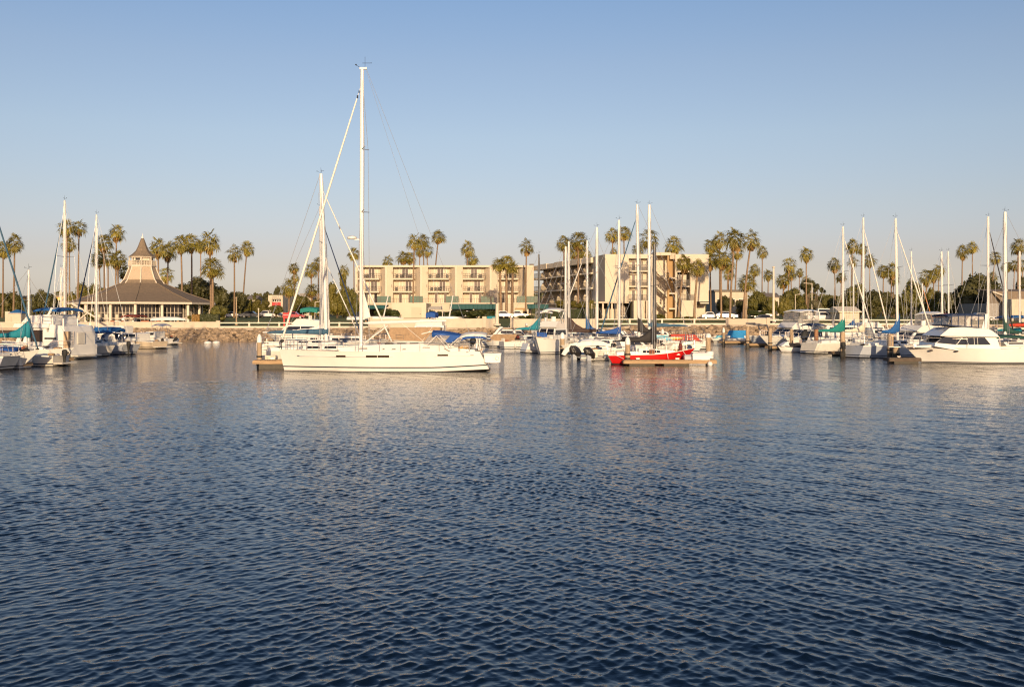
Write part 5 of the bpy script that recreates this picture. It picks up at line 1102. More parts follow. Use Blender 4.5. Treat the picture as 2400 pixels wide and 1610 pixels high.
    b = MB(); b.loft([[tuple(lerp(p0, p1, u) + Vector((rr * math.cos(6.2832 * k / 8), rr * math.sin(6.2832 * k / 8), 0))) for k in range(8)] for u, rr in ((0, .03), (.015, .075), (.25, .085), (.7, .07), (.955, .05), (.958, .02), (1, .014))]); b.build('furled_jib', M['white_sail'], t, smooth=True)
    b = MB(); b.lathe([(.03, -.06), (.15, 0), (.15, .10), (.04, .14)], 10, (p0.x, 0, p0.z - .1)); b.tube((p0.x + .06, 0, 1.35), (p0.x, 0, p0.z), .03, n=6); b.build('furler_drum', M['rubber'], t)
    b = MB(); q = lerp(p0, p1, .965); b.lathe([(.05, -.1), (.05, .1)], 6, tuple(q)); q = lerp(p0, p1, .985); b.lathe([(.04, -.08), (.04, .08)], 6, tuple(q)); b.build('furler_swivel', M['rubber'], t)
    b = MB(); b.tube((top - .3, 0, H), (lx(1096, Y0), 0, lz(770, Y0)), .010, n=4)
    for s in (1, -1): b.tube((lx(1096, Y0), 0, lz(770, Y0)), (lx(1116, Y0), s * 1.3, 1.4), .014, n=4)
    b.build('backstay', M['wire'], t)
    b = MB(); b.tube((top - .28, 0, H - .1), (lx(1046, Y0), 0, lz(752, Y0)), .008, n=4); b.build('topping_lift', M['wire'], t)
    for s in (1, -1):
        zs1, zs2 = lz(497, Y0) + .09, lz(350, Y0) + .09; b = MB(); cx = mx - .35
        b.path([(cx, s * 1.75, 1.35), (mx - .36, s * 1.12, zs1), (mx - .36, s * .82, zs2), (top, 0, H * .985)], .013, 4); b.tube((cx, s * 1.75, 1.35), (mx, 0, zs1 - .1), .011, n=4); b.tube((cx + .5, s * 1.7, 1.35), (mx + .05, 0, zs1 - .15), .010, n=4); b.build('shroud', M['wire'], t)
    # rails
    def dp(p, s): x = lx(p); h, sh = half(x); return (x, s * h * .93, sh - .03)
    rails(t, [dp(700, 1), dp(680, 1), dp(664, 1), dp(657, 1), dp(657, -1), dp(664, -1), dp(680, -1), dp(700, -1)], .66, .02, 'pulpit')
    for s in (1, -1): rails(t, [dp(p, s) for p in (702, 745, 790, 840, 890, 940, 985, 1030, 1075)], .62, .011, 'lifeline')
    rails(t, [dp(1078, 1), dp(1100, 1), dp(1114, 1)], .66, .02, 'pushpit'); rails(t, [dp(1114, -1), dp(1100, -1), dp(1078, -1)], .66, .02, 'pushpit')
    # canvas over the cockpit
    def canopy(name, m, prof_, w, th=.05, drop=.0, under=None):
        b = MB(); rings = []
        for x, z in prof_: rings.append([(x, w * math.sin(R(a)), z - .22 * (1 - math.cos(R(a))) - (drop if abs(a) > 80 else 0)) for a in (-90, -75, -50, -25, 0, 25, 50, 75, 90)])
        b.loft(rings, close=False, cap=False); o = b.build(name, M[m], t, smooth=True, auto=60); sm_ = o.modifiers.new('thickness', 'SOLIDIFY'); sm_.thickness = th; sm_.offset = -1
        return o
    canopy('dodger_canopy', 'royal', [(lx(1011), lz(774.5) + .0), (lx(1022), lz(775)), (lx(1040), lz(776.3)), (lx(1060), lz(779.5)), (lx(1079), lz(783.5))], 1.35, .05, .22)
    canopy('bimini_canopy', 'white', [(lx(1076), lz(785)), (lx(1090), lz(780)), (lx(1110), lz(778.5)), (lx(1128), lz(779)), (lx(1140), lz(781.5))], 1.5, .05, .03)
    canopy('bimini_lining', 'royal', [(lx(1080), lz(787)), (lx(1092), lz(782.3)), (lx(1110), lz(780.5)), (lx(1128), lz(781)), (lx(1138), lz(783))], 1.47, .03, .12)
    for s in (1, -1):
        b = MB(); b.slab([(lx(1041), s * 1.4, lz(801)), (lx(1056), s * 1.4, lz(804.5)), (lx(1079), s * 1.37, lz(787)), (lx(1056), s * 1.37, lz(786))], .03 * s); b.build('side_curtain', M['royal'], t)
        b = MB(); b.slab([(lx(991), s * 1.25, lz(806)), (lx(1040), s * 1.4, lz(809)), (lx(1054), s * 1.37, lz(787)), (lx(1024), s * 1.33, lz(785)), (lx(1006), s * 1.25, lz(784))], .015 * s); b.build('vinyl_window', M['clear'], t)
        b = MB(); b.slab([(lx(1062), s * 1.45, lz(811)), (lx(1100), s * 1.5, lz(815)), (lx(1100), s * 1.48, lz(803)), (lx(1075), s * 1.44, lz(792))], .015 * s); b.build('vinyl_window', M['clear'], t)
        b = MB()
        for (p, y), (p2, y2) in (((1022, 787), (1001, 808)), ((1022, 787), (1043, 811)), ((1030, 786), (1052, 811)), ((1074, 792), (1054, 811)), ((1076, 791), (1100, 806)), ((1100, 806), (1100, 820)), ((1114, 784), (1122, 822)), ((1126, 784), (1122, 822)), ((1120, 784), (1128, 826))): b.tube((lx(p), s * 1.42, lz(y)), (lx(p2), s * 1.46, lz(y2)), .024, n=5)
        b.build('canopy_frame', M['alu'], t)
    b = MB(); b.slab([(lx(988), -1.15, lz(806)), (lx(988), 1.15, lz(806)), (lx(1010), 1.2, lz(779)), (lx(1010), -1.2, lz(779))], .02); b.build('spray_windscreen', M['clear'], t)
    b = MB(); b.slab([(lx(986), -1.2, lz(782)), (lx(986), 1.2, lz(782)), (lx(1012), 1.2, lz(776)), (lx(1012), -1.2, lz(776))], .05); b.build('windscreen_hood', M['white'], t)
    b = MB()
    for p0, p1 in ((1074, 1085), (1087, 1098)): b.box(lx(p1), lx(p0), 1.3, 1.36, lz(816.5), lz(810))
    b.build('cockpit_seat_back', M['yellow'], t)
    b = MB()
    for cy in (.7, -.7):
        for k in range(14): b.tube((lx(1104), cy + .42 * math.cos(k * math.pi / 7), 1.95 + .42 * math.sin(k * math.pi / 7)), (lx(1104), cy + .42 * math.cos((k + 1) * math.pi / 7), 1.95 + .42 * math.sin((k + 1) * math.pi / 7)), .02, n=4)
        b.tube((lx(1103), cy, 1.2), (lx(1103), cy, 1.95), .09, .06, 8)
    b.build('steering_wheels', M['steel'], t)
    b = MB(); b.lathe([(.02, -.25), (.2, -.18), (.22, .12), (.1, .2)], 10, (lx(1108), 1.25, 2.05)); b.build('life_ring_bag', M['rubber'], t, smooth=True)
    b = MB(); b.box(lx(1118), lx(1111), .7, 1.3, 1.55, 1.9); b.build('liferaft_case', M['cap'], t)
    b = MB()
    for s in (1, -1): b.path([(lx(1118), s * .95, 1.35), (lx(1124), s * .95, 2.0), (lx(1134), s * .95, 2.15), (lx(1150), s * .95, 2.1)], .035, 6)
    b.tube((lx(1134), -.95, 2.15), (lx(1134), .95, 2.15), .03, n=6); b.build('davit', M['steel'], t)
    b = MB(); b.tube((lx(1131), .5, 1.36), (lx(1148), .5, .45), .03, n=6); b.tube((lx(1131), .85, 1.36), (lx(1148), .85, .45), .03, n=6)
    for u in (.3, .5, .7, .9): b.tube((lerp(lx(1131), lx(1148), u), .5, lerp(1.36, .45, u)), (lerp(lx(1131), lx(1148), u), .85, lerp(1.36, .45, u)), .02, n=5)
    b.build('boarding_ladder', M['steel'], t)
    b = MB(); b.loft([[(x, y, .93), (x, y, 1.02)] for x, y in ((lx(690), .0), (lx(690), .0))], cap=False) if False else b.box(lx(1128), lx(1124), -.4, .4, 1.36, 1.5); b.build('stern_seat', M['teak'], t)
main_yacht()

def tender():
    Yd = 67.2; x = WX(1155, Yd); t = thing('dinghy', 'small white dinghy with a round emblem hanging from the stern davits of the big yacht', 'dinghy', (x, Yd + .1, .62), R(90))
    half = hull(t, ('gel', 'gel', 'gel', 'gel2', 'deck'), L=2.5, B=1.14, fb=.66, fm=.62, fs=.62, transom=.97, rake=.12, srake=.0, wl=.93, bot=-.0, stripe=(.1, .15), n=10)
    b = MB(); x0 = -1.25; b.box(x0 - .04, x0 + .0, -.58, .58, .53, .63)
    for s in (1, -1): b.box(x0, .6, s * .56 - .03, s * .56 + .03, .56, .63)
    b.build('gunwale', M['white'], t)
    b = MB()                                  # the emblem: a broken ring of strokes
    for k in range(7):
        a0 = k * 2 * math.pi / 7 + .12; a1 = a0 + .52; pts = [(x0 - .012, -.30 + .115 * math.cos(lerp(a0, a1, u)), .30 + .125 * math.sin(lerp(a0, a1, u))) for u in (0, .5, 1)]
        b.path(pts, .014, 4)
    b.build('emblem', M['boot'], t)
    b = MB()
    for xx in (-.8, .7): b.tube((xx, .0, .6), (xx, .0, 1.5), .010, n=4)
    b.build('lifting_sling', M['wire'], t)
tender()

# ---------------------------------------------------------------- docks and piles
def dock(px0, wy0, head, L, w, label, deckh=.48, m='wood', floatm='tide', name='floating_dock', Y=None):
    Y = Y or YW(wy0); a = R(head); t = thing(name, label, 'dock', (WX(px0, Y), Y, 0), a)
    b = MB(); n = max(3, int(L / .5)); rnd = random.Random(int(px0))
    for i in range(n): b.box(L * i / n + .012, L * (i + 1) / n - .012, -w / 2, w / 2, deckh - .05, deckh + rnd.uniform(-.008, .008))
    b.build('deck', M[m], t)
    b = MB()
    for s in (-1, 1): b.box(0, L, s * w / 2 - .06, s * w / 2 + .06, deckh - .27, deckh - .052)
    b.box(-.05, .06, -w / 2, w / 2, deckh - .27, deckh - .053); b.build('fascia', M[m], t)
    b = MB()
    for i in range(max(1, int(L / 2.6))): x = 1.3 + i * 2.6 - .9; b.box(x, min(L - .1, x + 1.9), -w * .46, w * .46, -.25, deckh - .26)
    b.build('float', M[floatm], t)
    b = MB()
    for i in range(max(1, int(L / 3))):
        x = 1.0 + i * 3; b.box(x, x + .3, w * .38 - .03, w * .38 + .03, deckh + .06, deckh + .1); b.box(x + .08, x + .12, w * .38 - .03, w * .38 + .03, deckh, deckh + .07); b.box(x + .18, x + .22, w * .38 - .03, w * .38 + .03, deckh, deckh + .07)
    b.build('cleat', M['steel'], t)
    return t
def pile(px, top, wy, label, m='pile', cap='cone', r=.17, Y=None, square=False):
    Y = Y or YW(wy); H = WZ(top, Y); t = thing('dock_pile', label, 'pile', (WX(px, Y), Y, 0), 0, 'piles along the docks'); ch = .55 if cap == 'cone' else 0
    b = MB(); n = 4 if square else 12; b.lathe([(r * 1.02, .55), (r, H - ch)], n); b.build('shaft', M[m], t, smooth=not square, auto=40)
    b = MB(); b.lathe([(r * 1.1, -.9), (r * 1.08, .3), (r * 1.04, .56)], n); b.build('tide_band', M['tide'], t)
    if cap == 'cone': b = MB(); b.lathe([(r * 1.12, H - ch - .06), (r * 1.12, H - ch + .22), (r * .75, H - .12), (.05, H)], 12); b.build('cap', M['cap'], t, smooth=True, auto=40)
    elif cap == 'dome': b = MB(); b.lathe([(r * 1.15, H - .05), (r * 1.15, H + .12), (r * .8, H + .25), (.05, H + .30)], 12); b.build('cap', M['cap'], t, smooth=True, auto=40)
    b = MB(); z = min(.75, H * .4); b.lathe([(r * 1.25, z), (r * 1.25, z + .12)], n); b.build('pile_ring', M['rubber'], t)
dock(597, 866, 6, 8.2, 1.5, 'end of a timber dock behind the bow of the big white yacht', .62, Y=70.6)
dock(1461, 857, 0, 6.95, 1.1, 'timber finger dock alongside the red sloop', .41, Y=75.3)
dock(2078, 851, 0, 2.5, 1.2, 'dark dock ahead of the motor yacht bow', .42, 'piledark', Y=78.8)
for px, wy, hd, L, lab in ((66, 862, 172, 3, 'dock end among the teal covered boats'), (162, 850, 165, 8, 'finger dock below the houseboat bow'), (312, 821, 155, 9, 'finger dock beside the dark pile'), (362, 811, 155, 8, 'finger dock before the last boat by the rocks'),
                          (1190, 812, 20, 8, 'finger dock under the teal covered sloop'), (1262, 822, 20, 8, 'finger dock under the cruiser with the blue box'), (1295, 826, 60, 40, 'long walkway dock running between the middle boats'), (1340, 834, 30, 6, 'finger dock beside the swoosh hulled runabout'),
                          (1690, 807, 24, 9, 'finger dock at the blue tarpaulin boat'), (1750, 813, 24, 9, 'finger dock beside the silver runabout'), (1800, 820, 24, 9, 'finger dock at the flybridge cruiser'), (1845, 824, 24, 8, 'finger dock behind the jet ski'), (1950, 834, 24, 8, 'finger dock between the two stern on sloops')):
    dock(px, wy, hd, L, 1.0, lab, .42)
for a in [(60, 789, 861, 'white capped pile between the teal covered boats'), (608, 783, 862, 'white capped pile on the dock by the big yacht bow'), (1205, 769, 812, 'white capped pile beside the teal covered sloop'), (1318, 779, 832, 'white capped pile behind the swoosh hulled runabout', 'pile', 'cone', .22),
          (1471, 789, 855, 'pile rising in front of the red sloop', 'pile', 'cone', .19), (1660, 790, 851, 'pile with a white dome at the end of the red sloop dock', 'pile', 'dome', .2), (1553, 771, 812, 'white topped pile beyond the red sloop mast'),
          (1696, 768, 811, 'slim pale pile by the blue tarpaulin boat', 'pile', 'cone', .15), (1752, 766, 816, 'flat topped pile in front of the silver runabout', 'pile', None, .2), (1805, 769, 822, 'pale pile in front of the flybridge cruiser', 'pile', None, .2), (1855, 772, 823, 'brown pile against the flybridge cruiser side', 'pile', None, .18),
          (1913, 772, 828, 'reddish pile between the dark windowed cruiser and the green covered sloop', 'pilered', None, .2), (1975, 778, 837, 'tall pile at the stern of the sloop with the blue boom cover', 'pile', None, .22), (2036, 788, 822, 'short stub pile beside the sloop with the blue boom cover', 'pile', None, .22),
          (2087, 783, 842, 'thick grey pile ahead of the motor yacht', 'pile', None, .26), (2100, 812, 843, 'short thick pile beside the thick grey one', 'pile', None, .28), (2160, 770, 820, 'pale pile behind the motor yacht bow rail', 'pile', None, .2),
          (157, 777, 850, 'square tan pile against the houseboat side', 'pile', None, .27, None, True), (287, 786, 823, 'black pile beside the small sloop stern', 'piledark', None, .2), (1234, 762, 800, 'far white topped pile beyond the teal cover', 'pile', 'dome', .17), (1272, 763, 802, 'far white topped pile near the fishing cruiser', 'pile', 'dome', .17)]:
    pile(*a)
def dock_box(px, y0, y1, w, Y, label, m='cap', rnd_=True):
    z0, z1 = WZ(y1, Y), WZ(y0, Y); h = z1 - z0; t = thing('dock_box', label, 'dock box', (WX(px, Y), Y, z0)); b = MB(); ww = w / 2
    b.prof([(-ww, 0), (ww, 0), (ww * 1.02, h * .72), (-ww * 1.02, h * .72)], .38, .40); b.build('box', M[m], t); b = MB(); b.prof([(-ww * 1.08, h * .72), (ww * 1.08, h * .72), (ww * .96, h), (-ww * .96, h)], .44, .34); b.build('lid', M[m], t)
dock_box(1642, 827, 844, 1.3, 75.6, 'white dock box on the red sloop dock'); dock_box(1618, 831, 843, 1.0, 76.0, 'grey dock box half hidden behind the white one', 'gelgrey')
t = thing('dock_drum', 'round white drum standing at the pile end of the red sloop dock', 'drum', (WX(1664, 75.5), 75.5, .5)); b = MB(); b.lathe([(.24, 0), (.28, .04), (.28, .48), (.22, .55)], 14); b.build('body', M['cap'], t, smooth=True, auto=40); b = MB(); b.lathe([(.285, .2), (.285, .24)], 14); b.build('hoop', M['steel'], t)
t = thing('mooring_float', 'white round float under the corner of the red sloop dock', 'float', (WX(1664, 74.4), 74.4, .12)); b = MB(); b.lathe([(.02, -.2), (.16, -.15), (.2, 0), (.16, .15), (.02, .2)], 12); b.build('ball', M['cap'], t, smooth=True); b = MB(); b.tube((0, 0, .18), (0, .3, .4), .015, n=5); b.build('tether', M['white'], t)
dock_box(632, 833, 850, 1.0, 73.5, 'cream dock box behind the big yacht bow', 'cream'); dock_box(1253, 812, 824, .9, 108, 'cream dock box beside the teal covered sloop', 'cream')
for px, wy, lab in ((487, 804, 'white mooring buoy off the rocks, one of two, farther from the yacht'), (507, 803.5, 'white mooring buoy off the rocks, one of two, nearer the yacht')):
    Y = YW(wy); t = thing('mooring_buoy', lab, 'buoy', (WX(px, Y), Y, 0), 0, 'white buoys off the rocks'); b = MB(); b.lathe([(.05, -.3), (.45, -.1), (.55, .08), (.35, .22), (.05, .26)], 12); b.build('float', M['cap'], t, smooth=True); b = MB(); b.tube((0, 0, .2), (0, 0, .38), .04, n=6); b.build('ring', M['steel'], t)

# ---------------------------------------------------------------- moored sailboats
sb = sailboat
sb('sloop cut by the frame edge, its dark blue furled jib slanting to the teal canvas', -84, 225, 71, 0, 12.2, furl='steelblue', cover=None, boom=0, mf=.06, fb=1.25, mr=.1)
sb('grey white sloop stern nearest the frame edge', -134, 330, 69.5, 172, 8.5, hullm='gelgrey', cover='royal', covh=.8, mf=.12, wheel=False, furl=None)
sb('sloop with a long teal boom cover and short mast', 67, 633, 79, 4, 8.6, cover='teal', covh=1.7, mf=.09, mr=.06, furl=None, bow=1, fb=1.2)
sb('sloop with the tallest mast near the houseboat and a blue furled jib', 151.5, 470, 95, 147, 10.5, cover='royal', furl='steelblue', mr=.095, mf=.08)
sb('thin masted sloop half hidden behind the houseboat canopy', 143, 627, 128, 150, 8.5, cover='blue', furl=None, mr=.07)
sb('white sloop with stern to the channel and black outboard beside the houseboat', 226, 503, 99, 150, 9.2, hullm='gelgrey', cover='blue', furl='navy', mr=.085, engine=True, mf=.07, dodger='navy', coverlen=2.4, covh=.9)  # grey hull: the houseboat's shade is put into the hull colour
sb('sloop with white furled jib and blue boom cover behind the big yacht bow', 765, 408, 77.5, 0, 10.6, cover='steelblue', covh=.55, rake=.43, mf=.0, fb=1.35, hullm='gel2', mr=.11, coverlen=4.6, boomz=1.5)
sb('sloop with a dark blue furled jib behind the pilothouse sloop', 755, 484, 98, 12, 10.2, cover='white', furl='navy', mr=.10, rake=.15, covh=1.2)
sb('white masted sloop with a radar on the mast behind the pilothouse sloop', 770, 604, 112, 8, 9, cover='white', furl='white_sail', mr=.10, rake=.25, covh=1.4)
sb('small sloop with a dark mast and turquoise boom cover', 1263, 596, 121, 12, 8.2, cover='teal', mastm='blackspar', mr=.075, furl=None, covh=1.9, coverlen=2.9, mf=.05)
sb('sloop with a bare white mast and dark base cover beside the black flaked sail', 1326, 578, 103, 20, 8, cover='black', furl=None, mr=.085, covh=.6, mf=.1)
sb('sloop with a brown flaked mainsail swept away from its white mast', 1333, 566, 106, 176, 9, cover='brown', furl=None, mr=.08, covh=2.1, mf=.05)
sb('sloop with a small blue sail cover and white furled jib before the angled wing', 1376, 564, 112, 172, 9.4, cover='blue', furl='white_sail', mr=.08, covh=2.2, coverlen=1.6)
sb('sloop with a brown boom cover before the blank hotel corner', 1399, 533, 104, 8, 9.5, cover='brown', furl=None, mr=.10, covh=.5, mf=.06)
sb('sloop with a bright blue boom cover below the blank hotel corner', 1451, 516, 100, 10, 9.2, cover='royal', furl=None, mr=.09, covh=1.0, coverlen=2.4, boomz=1.0)
sb('sloop with a blue furled jib slanting across the blank hotel corner', 1498, 479, 101, 174, 10.6, cover='black', furl='steelblue', mr=.095, covh=2.2, rake=-.2, coverlen=2.0, spr=(.55,))
sb('tall masted sloop with a steel blue cover lying along the railing', 1522, 480, 113, 184, 11.5, cover='steelblue', furl=None, mr=.125, covh=.7, coverlen=4.4, boomz=2.0)
rb, rhalf = sb('red hulled sloop with black mast and black boom cover lying at the timber dock', 1534, 572, 77.0, 0, 6.9, B=2.2, fb=1.30, band=.05, bowrake=.17, hullm='redhull', bootm='redhull', cover='black', furl=None, mastm='blackspar', mr=.085, covh=1.75, mf=.035, coverlen=2.75, sheerk=(.62, .56), wheel=False, boomz=.95, trans=.66)
b = MB()                                      # registration strokes on the cabin side
zz = .98; yy = -(2.2 * .30 * .93) - .012
for i, strokes in enumerate([[(0, 0, .03, .12), (.05, 0, .08, .07), (.1, 0, .13, .12), (0, 0, .13, .03)], [(0, 0, .03, .12), (0, .09, .1, .12), (0, .045, .08, .07)], [(.07, 0, .1, .12), (0, 0, .1, .03)]]):
    for x0, z0, x1, z1 in strokes: b.box(.55 + i * .19 + x0, .55 + i * .19 + x1, yy - .02, yy, zz - .30 + z0, zz - .30 + z1)
b.build('registration_letters', M['boot'], rb)
b = MB(); b.lathe([(.02, 0), (.16, .08), (.17, .35), (.10, .6), (.03, .82)], 8, (2.25, 0, 1.0)); b.build('sail_bag', M['maroon'], rb, smooth=True)
for x0, x1 in ((2.3, 2.9), (1.1, 1.1), (-2.9, -2.3)):
    hh, zz_ = rhalf(x0); b = MB(); b.path([(x0, -hh * .95, zz_), (lerp(x0, x1, .5), -hh * .5 - .6, .62), (x1, -1.35, .47)], .018, 5); b.build('mooring_line', M['white'], rb)
sb('sloop with stern to the channel under a long green boom cover', 1976, 531, 101, 28, 9.6, cover='green', furl='white_sail', mr=.09, covh=1.7, mf=.02, coverlen=3.6, fb=1.3, hullm='gel2')
sb('sloop with a cream boom cover and dark mast boot', 2023.5, 510, 106, 28, 9.5, cover='cream', furl='white_sail', mr=.095, covh=1.1, coverlen=3.4, mf=.06)
sb('large sloop showing its transom, with a blue boom cover and black outboard', 2104, 512, 91.5, 24, 10.2, cover='blue', furl='white_sail', mr=.10, covh=2.0, coverlen=2.0, mf=.05, rake=.25, hullm='gelgrey', engine=True, fb=1.35)  # hull coloured grey for the shade lying on its side
sb('slim masted far sloop beside the orange stay', 2136, 589, 128, 24, 8.5, cover='white', furl='white_sail', mr=.08)
sb('far sloop with its radar on the mast beside the round dark tree', 2209, 590, 116, 25, 9, cover='brown', furl=None, mr=.10, covh=.6, rake=.15)
sb('far sloop with slender mast in front of the round dark tree', 2224, 589, 119, 25, 9, cover='navy', furl=None, mr=.085, covh=.6, rake=.12)
sb('sloop with a black furled stay behind the motor yacht bridge', 2316, 508, 106, 22, 10, cover=None, boom=0, furl='black', mr=.11)
sb('tallest masted sloop behind the motor yacht, with a dark green mast cover', 2355.5, 497, 97, 158, 10, cover='dkgreen', furl=None, mr=.12, covh=2.3, coverlen=1.5, spr=(.6,))
sb('sloop near the frame edge with a plain mast over the pale yard walls', 2390, 589, 112, 22, 8.8, cover='teal', furl=None, mr=.085, covh=.5)
sb('distant sloop with orange stay between the middle sloops', 2162, 664, 133, 30, 7.5, cover='tan', furl='orange', mr=.06)
sb('distant sloop with a thin mast behind the green covered sloop', 2000, 618, 131, 28, 8, cover='blue', furl=None, mr=.06)

# ---------------------------------------------------------------- motorboats
M['black_plastic'] = mat('black plastic sheet', (0.025, 0.022, 0.022), 0.22, bump=(6, 1.0, .08))
cr = cruiser
# houseboat: two decks, blue bimini
def houseboat():
    Y = 88.0; a = R(164); L = 11.0; B = 4.0; cx = WX(97, Y); t = thing('houseboat', 'bulky white houseboat with a blue bimini and rounded stern', 'houseboat', (cx, Y, 0), a); fx = lambda x: x * .66 - 1.5
    def build_(b, *k, **kw): b.v = [(fx(x), y, z) for x, y, z in b.v]; return b.build(*k, **kw)
    half = hull(t, ('gel', 'gel', 'anti', 'gel', 'deck'), L=8.6, B=B, fb=1.5, fm=1.25, fs=1.2, transom=.96, rake=.08, srake=.0, wl=.96, e=3)
    b = MB(); b.prof([(-3.9, 1.15), (-.9, 1.15), (-.5, 1.6), (-.5, 2.35), (-3.9, 2.35)], 1.92, 1.92); b.prof([(-.9, 1.15), (4.0, 1.25), (3.2, 2.9), (-.9, 3.0)], 1.85, 1.75); build_(b, 'lower_house', M['gel'], t)
    b = MB(); b.prof([(-3.9, 2.35), (-1.4, 2.35), (-1.5, 3.0), (-3.6, 2.85)], 1.9, 1.8); build_(b, 'upper_coaming', M['gel'], t, smooth=True, auto=30)
    b = MB(); b.prof([(-1.45, 2.68), (4.1, 2.75), (4.0, 3.05), (-1.5, 3.05)], 2.0, 1.95); build_(b, 'upper_deck', M['gel'], t)
    b = MB(); b.prof([(-1.5, 3.05), (3.2, 3.15), (2.4, 3.75), (-1.2, 3.85)], 1.7, 1.55); build_(b, 'bridge_coaming', M['gel'], t)
    for x0, x1 in ((-.35, 1.15), (1.3, 2.9)): side_panels(t, 'window', 'brownglass', [(fx(x0), 1.5), (fx(x1 + .15), 1.5), (fx(x1), 2.5), (fx(x0 + .05), 2.5)], lambda z: lerp(1.85, 1.75, (z - 1.15) / 1.85))
    b = MB(); b.slab([(-.8 - .0, 1.935, 1.72), (-2.6, 1.935, 1.72), (-2.6, 1.935, 1.86), (-.8, 1.935, 1.86)], -.02); build_(b, 'window', M['glass'], t)
    b = MB(); rings = []
    for u in range(9): x = lerp(-2.4, 1.5, u / 8); z = 4.35 + .12 * math.sin(math.pi * u / 8); rings.append([(x, -1.6, z - .15), (x, -1, z), (x, 1, z), (x, 1.6, z - .15), (x, 1.6, z - .3), (x, 0, z - .12), (x, -1.6, z - .3)])
    b.loft(rings); build_(b, 'bimini', M['blue'], t, smooth=True, auto=40)
    b = MB()
    for s in (1, -1):
        for x, x2 in ((1.3, .6), (.0, 1.0), (-.4, -1.2), (-2.0, -1.2)): b.tube((x, s * 1.55, 4.15), (x2, s * 1.6, 3.4), .022, n=5)
    build_(b, 'bimini_frame', M['steel'], t)
    b = MB()
    for s in (1, -1): b.loft([[(-.6, s * 1.7, 3.1), (-.15, s * 1.7, 3.1), (-.15, s * 1.62, 3.1), (-.6, s * 1.62, 3.1)], [(-1.6, s * 1.6, 4.35), (-1.3, s * 1.6, 4.35), (-1.3, s * 1.52, 4.35), (-1.6, s * 1.52, 4.35)]])
    b.box(-1.62, -1.28, -1.6, 1.6, 4.3, 4.42); build_(b, 'radar_arch', M['gel'], t)
    b = MB(); b.lathe([(.02, -.1), (1.9, -.1)], 4) if False else b.box(-5.1, -4.25, -1.5, 1.5, .22, .36); b.build('swim_platform', M['gel2'], t)
    rails(t, [(-3.8, 1.8, 2.8), (-2.7, 1.8, 2.9), (-1.6, 1.8, 3.0)], .7, .02, 'deck_rail'); rails(t, [(-3.8, -1.7, 2.8), (-3.8, 0, 2.8), (-3.8, 1.7, 2.8)], .7, .02, 'deck_rail')
    b = MB(); b.box(-4.02, -3.93, -.55, .35, 1.3, 2.25); build_(b, 'stern_door', M['gel2'], t)
    b = MB(); b.path([(-3.95, .9, 1.1), (-4.0, .9, 2.4)], .03, 6); b.path([(-3.95, 1.3, 1.1), (-4.0, 1.3, 2.4)], .03, 6)
    for k in range(5): b.tube((-3.97, .9, 1.2 + k * .25), (-3.97, 1.3, 1.2 + k * .25), .02, n=5)
    build_(b, 'ladder', M['steel'], t)
houseboat()
cr('small white launch with a blue cockpit cover nearest the frame edge', -24, 862, 175, 5.5, fb=1.0, cab=(-.05, .2, .5), cab_rf=.6, top=(-.42, -.02, 1.35, .14), topm='royal', rail=False, swim=False)
cr('white open launch with cluttered cockpit beside the teal canvas', 55, 856, 168, 6.5, fb=1.1, hullm='gel2', cab=(-.02, .22, .45), cab_rf=.7, swim=True, motor=True, rail=True)
cr('white cruiser with a dark red canvas and arch in front of the pavilion', 285, 795, 160, 9.5, fb=1.4, cab=(-.25, .2, 1.3), cab_rf=1.2, arch=True, top=(-.42, -.1, 3.75, .2), topm='maroon', fly=(-.2, .1, .6))
cr('blue canvassed runabout tucked behind the houseboat stern', 240, 818, 155, 6.5, fb=1.1, cab=(-.1, .15, .6), top=(-.4, .1, 2.3, .35), topm='blue', rail=False)
cr('long white launch with navy side canvas behind the small sloop', 262, 802, 158, 8, fb=1.3, cab=(-.35, .1, 1.3), winm='navy', winh=(.3, .9), rail=True, swim=False)
cr('beige fishing cruiser with a wooden deckhouse side', 322, 816, 152, 7.4, fb=1.2, hullm='beige', cab=(-.12, .2, .85), cab_rf=.8, rail=True, motor=False, swim=True)
cr('small white cabin cruiser with its outboard tilted up by the rocks', 368, 807, 150, 6.2, fb=1.15, cab=(-.08, .2, .8), motor=1.0, rail=True, top=(-.3, .02, 2.5, .1), topm='gelgrey')
cr('white sportfishing cruiser with tuna tower behind the pilothouse sloop', 712, 806, 172, 10.5, fb=1.55, cab=(-.25, .18, 1.35), cab_rf=1.8, fly=(-.25, .05, .8), top=(-.22, .0, 4.7, .5), topm='green', hullm='gel', arch=False)
cr('low white sloop hulled launch behind the big yacht foredeck', 815, 822, 4, 9, fb=1.2, cab=(-.2, .15, .7), winh=(.35, .7), rail=True, swim=False)
cr('tan covered boat seen under the boom of the big yacht', 965, 818, 176, 7.5, fb=1.2, cab=(-.42, .30, 1.5), cab_rf=.7, cabm='tan', winm='tan', rail=True, swim=False)
cr('white bridge cruiser with royal blue helm cover seen above the big yacht boom end', 1008, 806, 174, 9, fb=1.4, cab=(-.2, .2, 1.4), fly=(-.2, .12, .8), top=(-.1, .04, 4.1, .6), topm='royal')
cr('white runabout with a dark arch beyond the big yacht dinghy', 1150, 812, 168, 6.5, fb=1.1, cab=(-.15, .15, .55), arch=True, rail=True, swim=False, motor=True)
cr('small white launch with a brown cover by the far white topped pile', 1182, 814, 160, 5.6, fb=1.0, cab=(-.35, .2, .8), cabm='tan', winm='tan', rail=False, swim=False, motor=True)
cr('white launch moored behind the teal covered sloop', 1238, 816, 18, 6.5, fb=1.15, cab=(-.1, .2, .6), rail=True, swim=False)
